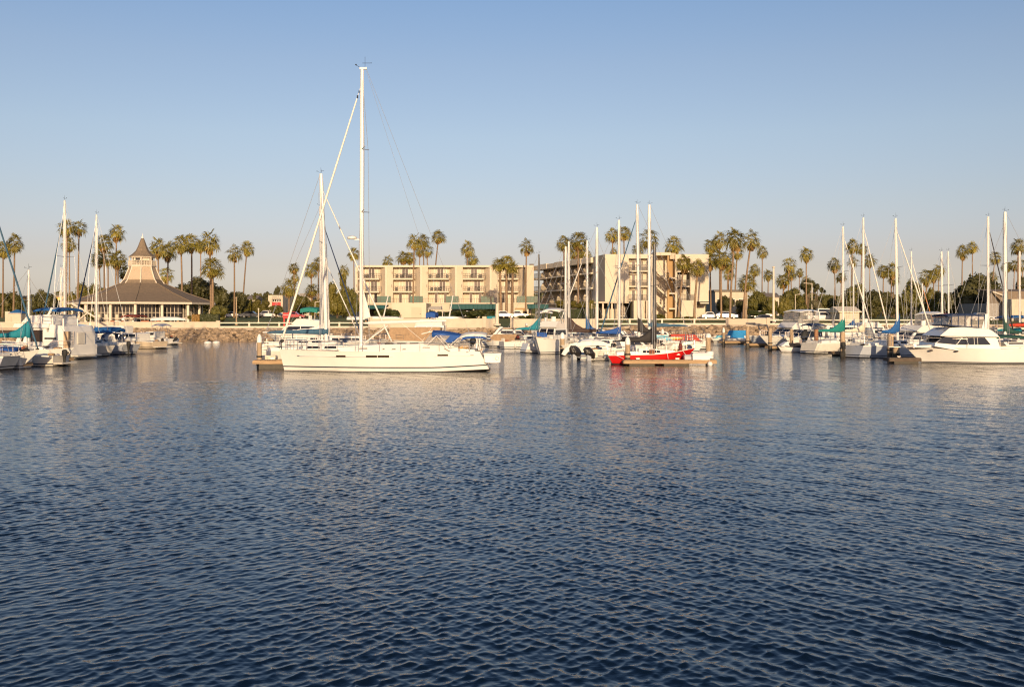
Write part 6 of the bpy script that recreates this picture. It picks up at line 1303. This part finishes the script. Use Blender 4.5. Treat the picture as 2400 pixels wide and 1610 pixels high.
cr('white fishing cruiser bow on with a tower and blue cockpit box', 1290, 828, 243, 6.8, B=2.4, fb=1.7, cab=(-.3, .1, 1.2), cab_rf=.7, fly=(-.25, .0, .7), top=(-.24, -.02, 4.3, .1), topm='gel', flare=1.0, rail=True, swim=False)
t = thing('deck_box', 'royal blue covered box on the bow of the fishing cruiser', 'box', (WX(1270, 98), 98, 1.62)); b = MB(); b.prof([(-.5, 0), (.5, 0), (.48, .42), (-.46, .5)], .4, .34); b.build('cover', M['royal'], t); b = MB(); b.box(-.52, .52, -.42, .42, -.02, .06); b.build('tray', M['gel'], t)
# swoosh runabout: white sheer curve over a navy side
def swoosh():
    Y = YW(834); t = thing('runabout', 'sleek runabout with a white swoosh over a navy side and grey cover', 'motorboat', (WX(1372, Y), Y, 0), R(184), 'motorboats moored in the marina'); L = 4.6
    half = hull(t, ('gel', 'navy', 'anti', 'gel', 'gel2'), L=L, B=2.0, fb=1.0, fm=.95, fs=.85, transom=.9, rake=.2, srake=0, stripe=(.1, .5))
    b = MB(); b.prof([(-1.9, .75), (1.0, .85), (.4, 1.5), (-.6, 1.62), (-1.6, 1.35)], .92, .6); b.build('cover', M['gelgrey'], t, smooth=True, auto=50)
    for s in (1, -1):
        b = MB(); pts = [(2.25, .15), (1.9, .75), (1.3, 1.1), (.5, 1.32), (-.5, 1.42), (-1.6, 1.32), (-2.25, 1.05)]; low = [(1.95, .05), (1.6, .5), (1.1, .8), (.4, .95), (-.5, 1.0), (-1.5, .98), (-2.25, .85)]
        q = [(x, z) for x, z in pts] + [(x, z) for x, z in reversed(low)]; N = len(q); f = lambda x: s * (half(x)[0] + .05)
        b.loft([[(x, f(x) - s * d, z) for x, z in q] for d in (0, .08)]); b.build('swoosh_panel', M['gel'], t, smooth=True, auto=40)
    outboard(t, (-2.4, .3, .7), tilt=.2)
swoosh()
for px, wy, lab, sd in ((1352, 843, 'black wrapped outboard motor, nearer the swoosh runabout', 1), (1386, 845, 'black wrapped outboard motor, nearer the red sloop', 2)):
    Y = YW(wy) + .6; t = thing('outboard_engine', lab, 'outboard', (WX(px, Y), Y, .35), R(200), 'wrapped outboards at the end of the middle dock'); rnd = random.Random(sd); b = MB()
    b.loft([[(z * .45 + rx * math.cos(6.2832 * k / 9) * rnd.uniform(.78, 1.2), ry * math.sin(6.2832 * k / 9) * rnd.uniform(.78, 1.2), z * (1 if sd == 1 else .9)) for k in range(9)] for z, rx, ry in ((-.35, .12, .1), (-.1, .34, .24), (.25, .5, .34), (.6, .46, .3), (.85, .22, .18))]); b.build('plastic_wrap', M['black_plastic'], t)
    b = MB(); b.loft([[(-.2 + rx * math.cos(6.2832 * k / 6), rx * .5 * math.sin(6.2832 * k / 6), z) for k in range(6)] for z, rx in ((-.8, .1), (-.2, .14))]); b.build('lower_unit', M['rubber'], t); b = MB(); b.box(.1, .45, -.2, .2, -.35, .1); b.build('bracket', M['gelgrey'], t)
cr('white cuddy boat with swim platform between the outboards and the red sloop', 1428, 843, 8, 6.4, fb=1.25, hullm='gel2', cab=(-.05, .2, .7), swim=True, rail=True, ref=-.2)
cr('pale bridge cruiser behind the red sloop stern', 1420, 822, 10, 8, fb=1.3, cab=(-.25, .2, 1.1), rail=True, swim=False)
cr('white launch with dark canvas behind the red sloop cabin', 1500, 830, 6, 7, fb=1.15, cab=(-.2, .2, .8), cabm='black', winm='black', rail=True, swim=False)
cr('white boat with a light blue canvas beyond the red sloop mast', 1555, 822, 4, 6.5, fb=1.1, cab=(-.3, .05, .8), cabm='lightblue', winm='lightblue', rail=True, swim=False)
cr('white launch with a bright red canvas beyond the red sloop bow', 1596, 818, 2, 5.8, fb=1.2, cab=(-.18, .24, .75), cabm='redc', winm='redc', rail=True, swim=False)
def kayak(px, py, Y, head, L, m, label):
    t = thing('kayak', label, 'kayak', (WX(px, Y), Y, WZ(py, Y)), R(head)); b = MB(); b.loft([[(L * u, r * 1.1 * math.cos(a), r * .7 * math.sin(a)) for a in [6.2832 * k / 8 for k in range(8)]] for u, r in ((-.5, .02), (-.35, .2), (-.1, .32), (.1, .32), (.35, .2), (.5, .02))]); b.build('hull', M[m], t, smooth=True); b = MB(); b.lathe([(.2, .16), (.24, .26), (.2, .27)], 10); b.build('cockpit_rim', M['rubber'], t)
kayak(1568, 793, 106, 3, 3.2, 'yellow', 'yellow orange kayak on a rack beyond the red sloop'); kayak(2392, 762, 110, 0, 3.2, 'redc', 'red kayak lying near the frame edge'); kayak(1216, 790, 116, 80, 2.0, 'maroon', 'red patterned board hanging by the teal covered sloop')
t_, _ = cr('boat under a bright blue tarpaulin by the slim pale pile', 1722, 803, 196, 3.6, B=1.8, fb=.8, cab=(-.42, .16, 1.1), cab_rf=.5, cabm='sky', winm='sky', rail=False, swim=False)
cr('low tender with pale blue cover beside the blue tarpaulin boat', 1693, 802, 200, 4.0, fb=.8, cab=(-.3, .2, .4), cabm='lightblue', winm='lightblue', rail=False, swim=False)
t_, _ = cr('silver runabout with pale blue deck and a dark wakeboard tower', 1786, 808, 204, 5.6, fb=1.25, hullm='gelgrey', cab=(-.30, .05, .35), cabm='lightblue', winm='lightblue', rail=False, swim=False, ref=.1)
b = MB()
for s in (1, -1): b.path([(-.2, s * .95, .9), (.5, s * .9, 2.5), (2.4, s * .85, 2.75)], .09, 6)
b.tube((2.4, -.85, 2.75), (2.4, .85, 2.75), .12, n=6); b.tube((.5, -.9, 2.5), (.5, .9, 2.5), .10, n=6); b.build('wakeboard_tower', M['greyc'], t_)
cr('large white flybridge cruiser with clear bridge enclosure', 1858, 813, 208, 10.5, fb=1.45, cab=(-.28, .12, 1.1), cab_rf=1.9, winh=(.35, .92), fly=(-.30, .06, .75), top=(-.30, .02, 4.3, .08), topm='gel', encl='clear', arch=False, flare=1.2)
cr('dark windowed sport cruiser between the flybridge cruiser and the reddish pile', 1893, 818, 206, 6.6, fb=1.4, cab=(-.25, .12, 1.05), cab_rf=1.1, winh=(.3, .95), rail=True, motor=False, top=(-.3, .04, 2.7, .08), topm='navy')
def jetski():
    Y = YW(825); t = thing('jet_ski', 'white jet ski with a black seat cover in front of the dark windowed cruiser', 'jet ski', (WX(1850, Y), Y, 0), R(200)); half = hull(t, ('gel', 'gelgrey', 'anti', 'rubber', 'gelgrey'), L=3.0, B=1.2, fb=.75, fm=.6, fs=.5, transom=.85, rake=.2, srake=0, n=10)
    b = MB(); b.prof([(-1.3, .5), (.6, .5), (.3, .95), (-.2, .85), (-1.1, .95)], .28, .2); b.build('seat', M['black'], t, smooth=True, auto=50); b = MB(); b.prof([(.2, .5), (1.3, .6), (.7, .95), (.35, 1.1)], .42, .25); b.build('cowl', M['gel'], t, smooth=True, auto=50); b = MB(); b.tube((.35, -.4, 1.15), (.35, .4, 1.15), .03, n=6); b.build('handlebar', M['rubber'], t)
jetski()
t = thing('outboard_engine', 'big outboard under a black cover beside the jet ski', 'outboard', (WX(1882, 104), 104, 1.3), R(200)); outboard(t, (0, 0, 0), tilt=.05, s=1.5, bag=True, name='cowling'); b = MB(); b.box(0, .3, -.25, .25, -.5, -.1); b.build('bracket', M['steel'], t)
cr('white hard topped cruiser behind the green covered sloop', 1960, 816, 28, 10, fb=1.6, cab=(-.25, .2, 1.4), cab_rf=1.2, rail=True, swim=False)
cr('white cruiser with a tall clear helm enclosure behind the motor yacht bow', 2148, 830, 206, 9.5, fb=1.45, cab=(-.3, .15, 1.05), cab_rf=1.6, winh=(.35, .95), fly=(-.28, .05, .65), top=(-.28, -.12, 3.95, .08), topm='gel', encl='clear')
cr('white cruiser with a grey bridge cover behind the motor yacht bow', 2205, 820, 200, 9, fb=1.45, cab=(-.3, .15, 1.1), cab_rf=1.6, fly=(-.25, .1, .8), top=(-.3, .02, 3.45, .12), topm='greyc')
cr('white launch with dark green canvas near the frame edge behind the motor yacht', 2378, 832, 10, 8.0, fb=1.2, cab=(-.2, .2, .35), rail=True, top=(-.42, .1, 1.75, .15), topm='dkgreen', swim=False)
cr('old cream cruiser with blue canvas beyond the motor yacht stern', 2380, 816, 8, 9, fb=1.4, hullm='gel2', cabm='cream', cab=(-.3, .22, 1.3), top=(-.2, .2, 3.6, .12), topm='blue', rail=True, swim=False)
cr('far white launch beyond the middle sloops', 2070, 806, 20, 8, fb=1.3, cab=(-.3, .15, 1.0), rail=True, swim=False); cr('far white bridge cruiser near the promenade behind the blue boom cover', 2040, 803, 18, 9, fb=1.4, cab=(-.3, .15, 1.2), fly=(-.25, .05, .6), rail=True, swim=False)
cr('far pale launch moored under the cream sea wall by the teal gate', 1196, 803, 10, 7, fb=1.2, cab=(-.25, .2, .9), rail=True, swim=False); cr('far white cruiser below the mesh fence wall', 1288, 806, 12, 8.5, fb=1.5, cab=(-.25, .2, 1.2), fly=(-.2, .05, .7), top=(-.2, .02, 4.2, .1), topm='gel', rail=True, swim=False)
cr('far white launch among the middle sloops under the blank corner', 1432, 808, 6, 8, fb=1.2, cab=(-.25, .2, .9), rail=True, swim=False); cr('far white launch under the steel blue cover', 1530, 807, 4, 8, fb=1.2, cab=(-.3, .2, .8), rail=True, swim=False)
cr('far white launch in the gap before the brown flaked mainsail', 1370, 815, 14, 8, fb=1.25, cab=(-.25, .2, .9), rail=True, swim=False); cr('white day boat behind the outboards', 1395, 826, 12, 6.5, fb=1.2, hullm='gel2', cab=(-.1, .2, .7), rail=True, swim=False)

# ---------------------------------------------------------------- the cream motor yacht, bow to the middle of the basin
def motor_yacht():
    Y0 = 79.2; Yn = 77.2; Xc = WX(2318, Y0); t = thing('motor_yacht', 'cream white motor yacht with raked black windows, enclosed flybridge and navy top', 'motor yacht', (Xc, Y0, 0), math.pi)
    lx = lambda p, Y=Yn: Xc - WX(p, Y); lz = lambda p, Y=Yn: WZ(p, Y); L, B = 13.6, 4.3
    half = hull(t, ('gel', 'boot', 'anti', 'gel', 'deck'), L=L, B=B, fb=1.42, fm=1.16, fs=.95, transom=.9, rake=.105, srake=.01, wl=.9, sm=.45, e=2.3, flare=1.35, stripe=(.05, .13), n=22)
    b = MB(); b.prof([(lx(2102), lz(813.5)), (lx(2130), lz(814)), (lx(2130), lz(816)), (lx(2102), lz(815))], .35, .35); b.build('bow_pulpit', M['gel'], t)
    for p in (2195, 2247):
        for s in (1, -1):
            x = lx(p); h, sh = half(x); z = lz(822.5 if p < 2200 else 823.5); b = MB(); yy = h * lerp(.9, 1, (z / sh) ** .8); b.lathe([(.17, 0), (.17, .02)], 12); b.v = [(x + vx * .95, s * (yy + .012 - vz), z + vy * .45) for vx, vy, vz in b.v]; b.build('porthole', M['glass'], t)
    zd = 1.08; hw = 1.62
    b = MB(); b.prof([(lx(2198), zd + .12), (lx(2150), zd + .18), (lx(2165), zd + .30), (lx(2200), zd + .38)], 1.1, .9); b.build('foredeck_trunk', M['gel'], t)
    house = [(lx(2353), lz(825)), (lx(2250), lz(822)), (lx(2196), lz(812)), (lx(2199), lz(804)), (lx(2226), lz(787.5)), (lx(2342), lz(790)), (lx(2346), lz(797))]
    b = MB(); b.prof(house, hw, hw * .88); b.build('deck_house', M['gel'], t); z0, z1 = lz(825), lz(787.5); hf = lambda z: lerp(hw, hw * .88, (z - z0) / (z1 - z0))
    b = MB(); b.slab([(lx(2199.5) + .02, -1.3, lz(804)), (lx(2199.5) + .02, 1.3, lz(804)), (lx(2223) + .02, 1.25, lz(789.5)), (lx(2223) + .02, -1.25, lz(789.5))], .02); b.build('windscreen', M['glass'], t)
    side_panels(t, 'windscreen_side', 'glass', [(lx(2201), lz(804)), (lx(2247), lz(808)), (lx(2262), lz(792)), (lx(2220), lz(790))], hf)
    for p0, p1, q0, q1 in ((2249, 2276, 2264, 2271), (2277, 2290, 2272, 2290), (2291, 2298, 2291, 2298), (2299, 2329, 2299, 2316)): side_panels(t, 'window', 'glass', [(lx(p0), lz(808.3)), (lx(p1), lz(808.3)), (lx(q1), lz(791.5)), (lx(q0), lz(791.5))], hf)
    fly = [(lx(2346), lz(790)), (lx(2207), lz(787.5)), (lx(2210), lz(785)), (lx(2233), lz(768.5)), (lx(2262), lz(767)), (lx(2310), lz(768)), (lx(2330), lz(774)), (lx(2342), lz(784))]
    b = MB(); b.prof(fly, 1.75, 1.45); b.build('flybridge', M['gel'], t, smooth=True, auto=25)
    b = MB(); b.prof([(lx(2335), lz(783.2)), (lx(2265), lz(783.2)), (lx(2275), lz(781)), (lx(2328), lz(781))], 1.655, 1.63); b.build('style_recess', M['gelgrey'], t)
    b = MB(); rings = []
    for u in range(9): x = lerp(lx(2228), lx(2318), u / 8); z = lz(735.5) + .08 * math.sin(math.pi * u / 8) - .05; rings.append([(x, -1.5, z - .12), (x, -1, z), (x, 1, z), (x, 1.5, z - .12), (x, 1.5, z - .2), (x, 0, z - .1), (x, -1.5, z - .2)])
    b.loft(rings); b.build('canopy', M['navy'], t, smooth=True, auto=40)
    b = MB(); b.prof([(lx(2311), lz(768)), (lx(2229), lz(761)), (lx(2229), lz(763.5)), (lx(2300), lz(769.5))], 1.52, 1.52); b.build('enclosure_skirt', M['navy'], t)
    for s in (1, -1):
        ps = [2236, 2252, 2268, 2284, 2300, 2314]
        for p, q in zip(ps, ps[1:]):
            b = MB(); b.slab([(lx(p + .5), s * 1.5, lz(762 + (p - 2229) * .085)), (lx(q - .5), s * 1.5, lz(762 + (q - 2229) * .085)), (lx(q - .5), s * 1.48, lz(738.5)), (lx(p + .5), s * 1.48, lz(738.5))], .012 * s); b.build('vinyl_window', M['clear'], t)
        b = MB()
        for p in ps: b.tube((lx(p), s * 1.52, lz(763 + (p - 2229) * .085)), (lx(p + 1), s * 1.5, lz(738)), .035, n=5)
        b.build('enclosure_seam', M['navy'], t)
        b = MB(); b.loft([[(lx(2307), s * 1.55, lz(771)), (lx(2319), s * 1.55, lz(771)), (lx(2319), s * 1.42, lz(771)), (lx(2307), s * 1.42, lz(771))], [(lx(2317), s * 1.5, lz(736)), (lx(2323), s * 1.5, lz(736)), (lx(2323), s * 1.4, lz(736)), (lx(2317), s * 1.4, lz(736))]]); b.build('radar_arch', M['gel'], t)
    b = MB(); b.slab([(lx(2229), -1.4, lz(762)), (lx(2229), 1.4, lz(762)), (lx(2236), 1.4, lz(739)), (lx(2236), -1.4, lz(739))], .012); b.build('vinyl_window', M['clear'], t)
    b = MB(); b.tube((lx(2265), .5, lz(775)), (lx(2265), .5, lz(757)), .25, .25, 8); b.tube((lx(2265), -.5, lz(775)), (lx(2265), -.5, lz(757)), .25, .25, 8); b.build('helm_seats', M['white'], t)
    def dp(p, s): x = lx(p); h, sh = half(x); return (x, s * h * .93, sh - .03)
    rails(t, [dp(p, 1) for p in (2272, 2247, 2220, 2190, 2160, 2132, 2112)] + [(lx(2103), .3, 1.42), (lx(2103), -.3, 1.42)] + [dp(p, -1) for p in (2112, 2132, 2160, 2190, 2220, 2247, 2272)], .72, .018, 'bow_rail')
    b = MB(); b.box(lx(2168), lx(2160), -.35, .35, 1.2, 1.5); b.lathe([(.1, 0), (.14, .1), (.05, .2)], 8, (lx(2130), 0, 1.35)); b.build('anchor_windlass', M['steel'], t)
    b = MB(); b.box(-L / 2 - .8, -L / 2 + .05, -1.8, 1.8, .16, .26); b.build('swim_platform', M['teak'], t)
    b = MB(); b.tube((lx(2320), 1.4, lz(736)), (lx(2327), 1.45, lz(640)), .012, .006, 4); b.build('whip_antenna', M['cap'], t)
    b = MB(); b.tube((lx(2350), 1.5, lz(790)), (lx(2352), 1.5, lz(823)), .03, n=5); b.tube((lx(2350), -1.5, lz(790)), (lx(2352), -1.5, lz(823)), .03, n=5); b.build('cockpit_posts', M['steel'], t)
motor_yacht()
# ---------------------------------------------------------------- things on the promenade
def pole(px, top, bot, Y, label, r=.08, m='trim', arm=None, name='light_pole', cat='pole', head=True):
    z0, z1 = min(WZ(bot, Y), gz(Y) + .2), WZ(top, Y); t = thing(name, label, cat, (WX(px, Y), Y, z0)); b = MB(); b.tube((0, 0, 0), (0, 0, z1 - z0), r * 1.2, r * .8, 8); b.build('post', M[m], t, smooth=True, auto=40)
    b = MB(); b.lathe([(r * 2.2, 0), (r * 2.2, .25), (r * 1.3, .32)], 10); b.build('base', M[m], t)
    if arm: b = MB(); b.tube((0, 0, z1 - z0 - .1), (arm, 0, z1 - z0 + .05), r * .6, n=6); b.box(arm - .3 if arm > 0 else arm, arm if arm > 0 else arm + .3, -.12, .12, z1 - z0 - .04, z1 - z0 + .06); b.build('lamp_arm', M[m], t)
    elif head: b = MB(); b.lathe([(r, 0), (r * 1.6, .08), (r * 1.2, .2), (.02, .28)], 8, (0, 0, z1 - z0)); b.build('finial', M[m], t)
pole(1813, 628, 756, 153, 'tall white flagpole with a crosstree beside the flybridge cruiser', .17); pole(1748, 690, 766, 153, 'brown lamp standard behind the silver runabout', .10, 'pile')
pole(1903, 664, 702, 240, 'thin white pole above the grey green egg shaped tree', .12, arm=-2.0); pole(1864, 690, 740, 200, 'slim street lamp among the trees above the flybridge cruiser', .07, arm=.9); pole(554, 700, 758, 160, 'timber post on the lawn near the slim palms', .10, 'pile')
pole(606, 726, 752, 165, 'white bollard post on the lawn before the parked vehicles', .08); pole(1165, 712, 763, 151, 'pale broad gate post beside the teal topped gate', .26, 'trim', head=False, name='gate_post')
pole(1167, 640, 735, 200, 'slender white lamp post in front of the stout hotel palms', .06); pole(1037, 718, 750, 158, 'white canopy mast behind the sea wall', .07)
pole(1395, 720, 752, 160, 'twin globe lamp below the blank hotel corner', .05, arm=.5); pole(1387, 716, 752, 160, 'white globe lamp post at the mesh fence', .05); pole(1602, 700, 752, 160, 'thin white pole beside the hotel stair', .04)
def catamaran(px, py, Y, mpx, mpy, label, L=5):
    z = WZ(py, Y); t = thing('beach_catamaran', label, 'catamaran', (WX(px, Y), Y, z)); 
    for s in (1, -1): b = MB(); b.loft([[(L * u, s * .9 + r * math.cos(a), .25 + r * 1.1 * math.sin(a) + .2 * max(0, u) ** 2) for a in [6.2832 * k / 8 for k in range(8)]] for u, r in ((-.5, .1), (-.2, .24), (.2, .24), (.5, .03))]); b.build('hull', M['gel'], t, smooth=True)
    b = MB(); b.box(-1.2, .8, -.9, .9, .42, .48); b.build('trampoline', M['black'], t); b = MB(); b.tube((.4, 0, .4), (WX(mpx, Y) - WX(px, Y), .5, WZ(mpy, Y) - z), .11, .08, 6); b.build('mast', M['alu'], t)
catamaran(893, 749, 157, 909, 692, 'beach catamaran with a raked white mast behind the sea wall, before the clipped hedge'); catamaran(1047, 749, 157, 1061, 693, 'beach catamaran with a raked white mast behind the sea wall, before the green awning')
def gate():
    Y = 151.2; z = 1.98; t = thing('marina_gate', 'grey slatted gate with a teal panel on top in the cream sea wall', 'gate', (WX(1153, Y), Y, z)); w = .75; zt = WZ(747, Y) - z; b = MB()
    for k in range(9): b.box(-w + 2 * w * k / 8 - .04, -w + 2 * w * k / 8 + .04, -.04, .04, 0, zt)
    b.build('slats', M['greyc'], t); b = MB(); b.box(-w, w, -.06, .06, zt, zt + .38); b.build('top_panel', M['teal'], t); b = MB(); b.box(-w - .7, -w - .08, -.15, .15, 0, zt + .35); b.build('post', M['wallwhite'], t)
gate()
def fence():
    Y = 156.0; x0, x1 = WX(1245, Y), WX(1392, Y); zb = 2.05; zt = WZ(724, Y); t = thing('mesh_fence', 'tall green mesh fence with a hedge behind it above the cream sea wall', 'fence', ((x0 + x1) / 2, Y, zb)); h = (x1 - x0) / 2
    b = MB(); b.box(-h, h, -.02, .02, .1, zt - zb); b.build('mesh', M['fencegreen'], t)
    for k in range(7): b = MB(); b.tube((lerp(-h, h, k / 6), -.05, 0), (lerp(-h, h, k / 6), -.05, zt - zb + .1), .05, n=6); b.build('post', M['darkrail'], t)
M['fencegreen'] = mat('green mesh', (0.045, 0.055, 0.022), 0.9, noise=(3, .3), alpha=.5)
fence()
def sign():
    Y = 155.0; t = thing('hanging_sign', 'pale square sign board hanging from a thin frame behind the masts', 'sign', (WX(745, Y), Y, 2.05)); X = lambda p: WX(p, Y) - WX(745, Y); Z = lambda p: WZ(p, Y) - 2.05
    b = MB(); b.box(X(739), X(751.5), -.06, 0, Z(733.5), Z(721)); b.build('board', M['cream'], t); b = MB(); b.tube((X(737.5), 0, 0), (X(738.5), 0, Z(708)), .05, n=6); b.tube((X(738.5), 0, Z(708.5)), (X(755), 0, Z(706)), .05, n=6); b.build('frame', M['trim'], t)
    b = MB()                                   # faint marks on the board
    for i in range(3): b.box(X(742 + i * 2.4), X(743.4 + i * 2.4), -.08, -.06, Z(729), Z(727.2))
    b.build('sign_marks', M['gelgrey'], t)
sign()
def rig():
    Y = 158.0; t = thing('notice_board', 'bright red notice board standing on the lawn by the slanting sail', 'sign', (WX(672, Y), Y, 2.05)); X = lambda p: WX(p, Y) - WX(672, Y); Z = lambda p: WZ(p, Y) - 2.05
    b = MB(); b.box(X(663.5), X(680.5), -.08, .08, Z(746.5), Z(733)); b.build('board', M['redpaint'], t); b = MB(); b.box(X(664.5), X(668), -.05, .05, -.1, Z(746.5)); b.box(X(677), X(679), -.05, .05, -.1, Z(746.5)); b.build('post', M['redpaint'], t); b = MB(); b.box(X(663.5), X(680.5), -.1, -.08, Z(738.6), Z(738)); b.build('trim', M['cap'], t)
rig()
def hut():
    Y = 158.0; t = thing('utility_hut', 'cream utility hut with a small blue hipped roof behind the sea wall', 'hut', (WX(37, Y), Y, 2.0)); X = lambda p: WX(p, Y) - WX(37, Y); Z = lambda p: WZ(p, Y) - 2.0
    b = MB(); b.box(X(26.5), X(56), -1, 1.5, 0, Z(734.5)); b.box(X(15.5), X(26.5), -.5, 2, 0, Z(730)); b.build('wall', M['wallwhite'], t); b = MB(); b.loft([[(X(25.5), -1.1, Z(734.4)), (X(57), -1.1, Z(734.4)), (X(57), 1.6, Z(734.4)), (X(25.5), 1.6, Z(734.4))], [(X(38), 0, Z(725.5)), (X(43), 0, Z(725.5)), (X(43), .4, Z(725.5)), (X(38), .4, Z(725.5))]]); b.build('roof', M['blueroof'], t); b = MB(); b.box(X(25.8), X(56.7), -1.14, -1.02, Z(735.6), Z(734)); b.build('fascia', M['trim'], t)
    b = MB(); b.box(X(31), X(34.5), -1.04, -1.0, .1, 1.6); b.build('door', M['tanshade'], t)
hut()
def davit():
    Y = 142.0; t = thing('boat_davit', 'white crane davit with slanting arms beside the pavilion roof edge', 'davit', (WX(196, Y), Y, 0)); X = lambda p: WX(p, Y) - WX(196, Y); Z = lambda p: WZ(p, Y)
    b = MB(); b.tube((X(168), 0, Z(711)), (X(222), .3, Z(744)), .18, .13, 6); b.tube((X(180), 0, Z(753)), (X(204), .2, Z(733)), .10, n=6); b.build('arm', M['trim'], t); b = MB(); b.tube((X(176), 0, 0), (X(176), 0, Z(752)), .22, n=8); b.box(X(170), X(184), -.4, .4, Z(756), Z(751)); b.build('post', M['trim'], t); b = MB(); b.tube((X(222), .3, Z(744)), (X(219), .3, Z(768)), .03, n=4); b.build('cable', M['wire'], t)
davit()
def car(px, base, Y, label, m, L=4.6, kind='sedan', face=1):
    z = min(WZ(base, Y), gz(Y) + .1); t = thing('parked_car', label, 'car', (WX(px, Y), Y, max(z, gz(Y) - .05)), 0, 'vehicles parked along the promenade'); h = L / 2; f = face
    if kind == 'pickup': body = [(-h, .35), (h, .35), (h, .85), (h * .55, 1.0), (-h, 1.0)]; cabn = [(h * .5, .98), (h * .25, 1.65), (-h * .2, 1.68), (-h * .25, .98)]
    elif kind == 'van': body = [(-h, .35), (h, .35), (h, 1.0), (h * .75, 1.15), (-h, 1.2)]; cabn = [(h * .75, 1.12), (h * .5, 2.1), (-h * .98, 2.15), (-h, 1.15)]
    else: body = [(-h, .35), (h, .35), (h, .72), (h * .45, .9), (-h * .8, .95), (-h, .85)]; cabn = [(h * .42, .88), (h * .12, 1.42), (-h * .45, 1.44), (-h * .8, .93)]
    b = MB(); b.prof([(x * f, zz) for x, zz in body], .9, .86); b.build('body', M[m], t, smooth=True, auto=25); b = MB(); b.prof([(x * f, zz) for x, zz in cabn], .82, .66); b.build('cabin', M[m], t)
    z0, z1 = cabn[0][1], cabn[1][1]; hf = lambda zz: lerp(.82, .66, (zz - z0) / (z1 - z0)); x0, x1, x2, x3 = [p[0] for p in cabn]; side_panels(t, 'window', 'glass', [((x0 - .22) * f, z0 + .08), ((x3 + .2) * f, z0 + .08), ((x2 + .08) * f, z1 - .1), ((x1 - .08) * f, z1 - .1)], hf)
    for sx in (-.62, .62):
        for s in (-1, 1): b = MB(); b.tube((sx * h, s * .72, .33), (sx * h, s * .93, .33), .33, n=14); w_ = b.build('wheel', M['rubber'], t); b = MB(); b.tube((sx * h, s * .93, .33), (sx * h, s * .945, .33), .19, n=10); b.build('rim', M['steel'], w_)
    b = MB(); b.box(f * h - .02, f * h + .02, .5, .8, .6, .75); b.build('headlight', M['cap'], t); b = MB(); b.box(f * h - .02, f * h + .02, -.8, -.5, .6, .75); b.build('headlight', M['cap'], t)
car(625, 747, 226, 'white pickup truck parked behind the lawn by the white shop', 'carwhite', 5.4, 'pickup', -1); car(650, 746, 229, 'white car beside the pickup by the white shop', 'carwhite', 4.6); car(590, 745, 215, 'dark car under the round street tree', 'cardark'); car(690, 748, 200, 'dark red car behind the red notice board', 'carred', 4.4)
car(1100, 743, 200, 'pale convertible parked before the long hedge', 'carwhite', 4.4); car(1183, 745, 200, 'white car parked between the stout hotel palms', 'carwhite', 4.5); car(1216, 745, 205, 'white car beside the low garage front', 'carwhite', 4.0)
car(545, 746, 222, 'white car parked beyond the pavilion hedge', 'carwhite', 4.5); car(1666, 749, 190, 'white car nosing out by the grove trunks', 'carwhite', 3.6); car(1702, 747, 196, 'silver car among the grove trunks', 'carsilver', 4.2); car(1783, 741, 205, 'white car behind the low lawn hedge', 'carwhite', 4.5); car(1877, 732, 230, 'white van above the flybridge cruiser top', 'carwhite', 5, 'van')
car(1925, 746, 178, 'white pickup truck below the grey green egg shaped tree', 'carwhite', 5.4, 'pickup'); car(1948, 745, 182, 'white van next to the boat shed', 'carwhite', 5.2, 'van'); car(2215, 748, 176, 'dark red car under the round dark tree', 'carred', 4.2); car(2300, 747, 178, 'silver car by the grey boarded building', 'carsilver', 4.4); car(1795, 748, 170, 'dark car on the lawn beside the flagpole', 'cardark', 4.0)
# stored dinghies and terrace clutter before the pavilion
for px, base, Y, L, lab in ((405, 752, 154, 4.4, 'upturned white dinghy on the terrace below the pavilion columns'), (380, 753, 155, 3.2, 'small upturned white dinghy beside the longer one below the pavilion'), (845, 751, 158, 4.2, 'upturned white dinghy behind the railing beside the yacht mast'), (918, 751, 156, 4.2, 'upturned white dinghy before the clipped hotel hedge')):
    t = thing('stored_dinghy', lab, 'dinghy', (WX(px, Y), Y, max(WZ(base, Y), 2.02)), 0, 'dinghies stored ashore'); b = MB(); b.loft([[(L * u, r * math.cos(a), .1 + r * .75 * math.sin(a)) for a in [math.pi * k / 8 for k in range(9)]] for u, r in ((-.5, .62), (-.2, .72), (.2, .66), (.42, .3), (.5, .04))]); b.build('hull', M['gel'], t, smooth=True, auto=50); b = MB(); b.tube((-L * .45, 0, .1 + .56), (L * .45, 0, .35), .04, n=5); b.build('keel', M['gel2'], t); b = MB(); b.box(-L * .3, -L * .25, -.6, .6, -.3, .12); b.box(L * .2, L * .25, -.6, .6, -.3, .12); b.build('trestle', M['wood'], t)
def terrace_table(px, Y, label):
    t = thing('terrace_table', label, 'table', (WX(px, Y), Y, 2.05), 0, 'tables on the pavilion terrace'); b = MB(); b.lathe([(.55, .72), (.55, .77)], 14); b.build('table_top', M['terracotta'], t); b = MB(); b.lathe([(.3, 0), (.05, .05), (.05, .72)], 8); b.build('pedestal', M['darkrail'], t)
    for k in range(3):
        a = k * 2.1 + .5; b = MB(); cx, cy = .95 * math.cos(a), .95 * math.sin(a); b.box(cx - .22, cx + .22, cy - .22, cy + .22, .42, .48); b.box(cx - .22, cx + .22, cy + .17, cy + .22, .48, .95)
        for dx in (-.2, .17):
            for dy in (-.2, .17): b.box(cx + dx, cx + dx + .04, cy + dy, cy + dy + .04, 0, .42)
        b.build('chair', M['redroof'], t)
for px, lab in ((342, 'terrace table with red chairs just past the maroon canopy'), (350, 'terrace table with red chairs beside the first, farther along the pavilion'), (375, 'terrace table with red chairs before the small upturned dinghy'), (270, 'terrace table with red chairs behind the cruiser arch')): terrace_table(px, 154.5, lab)
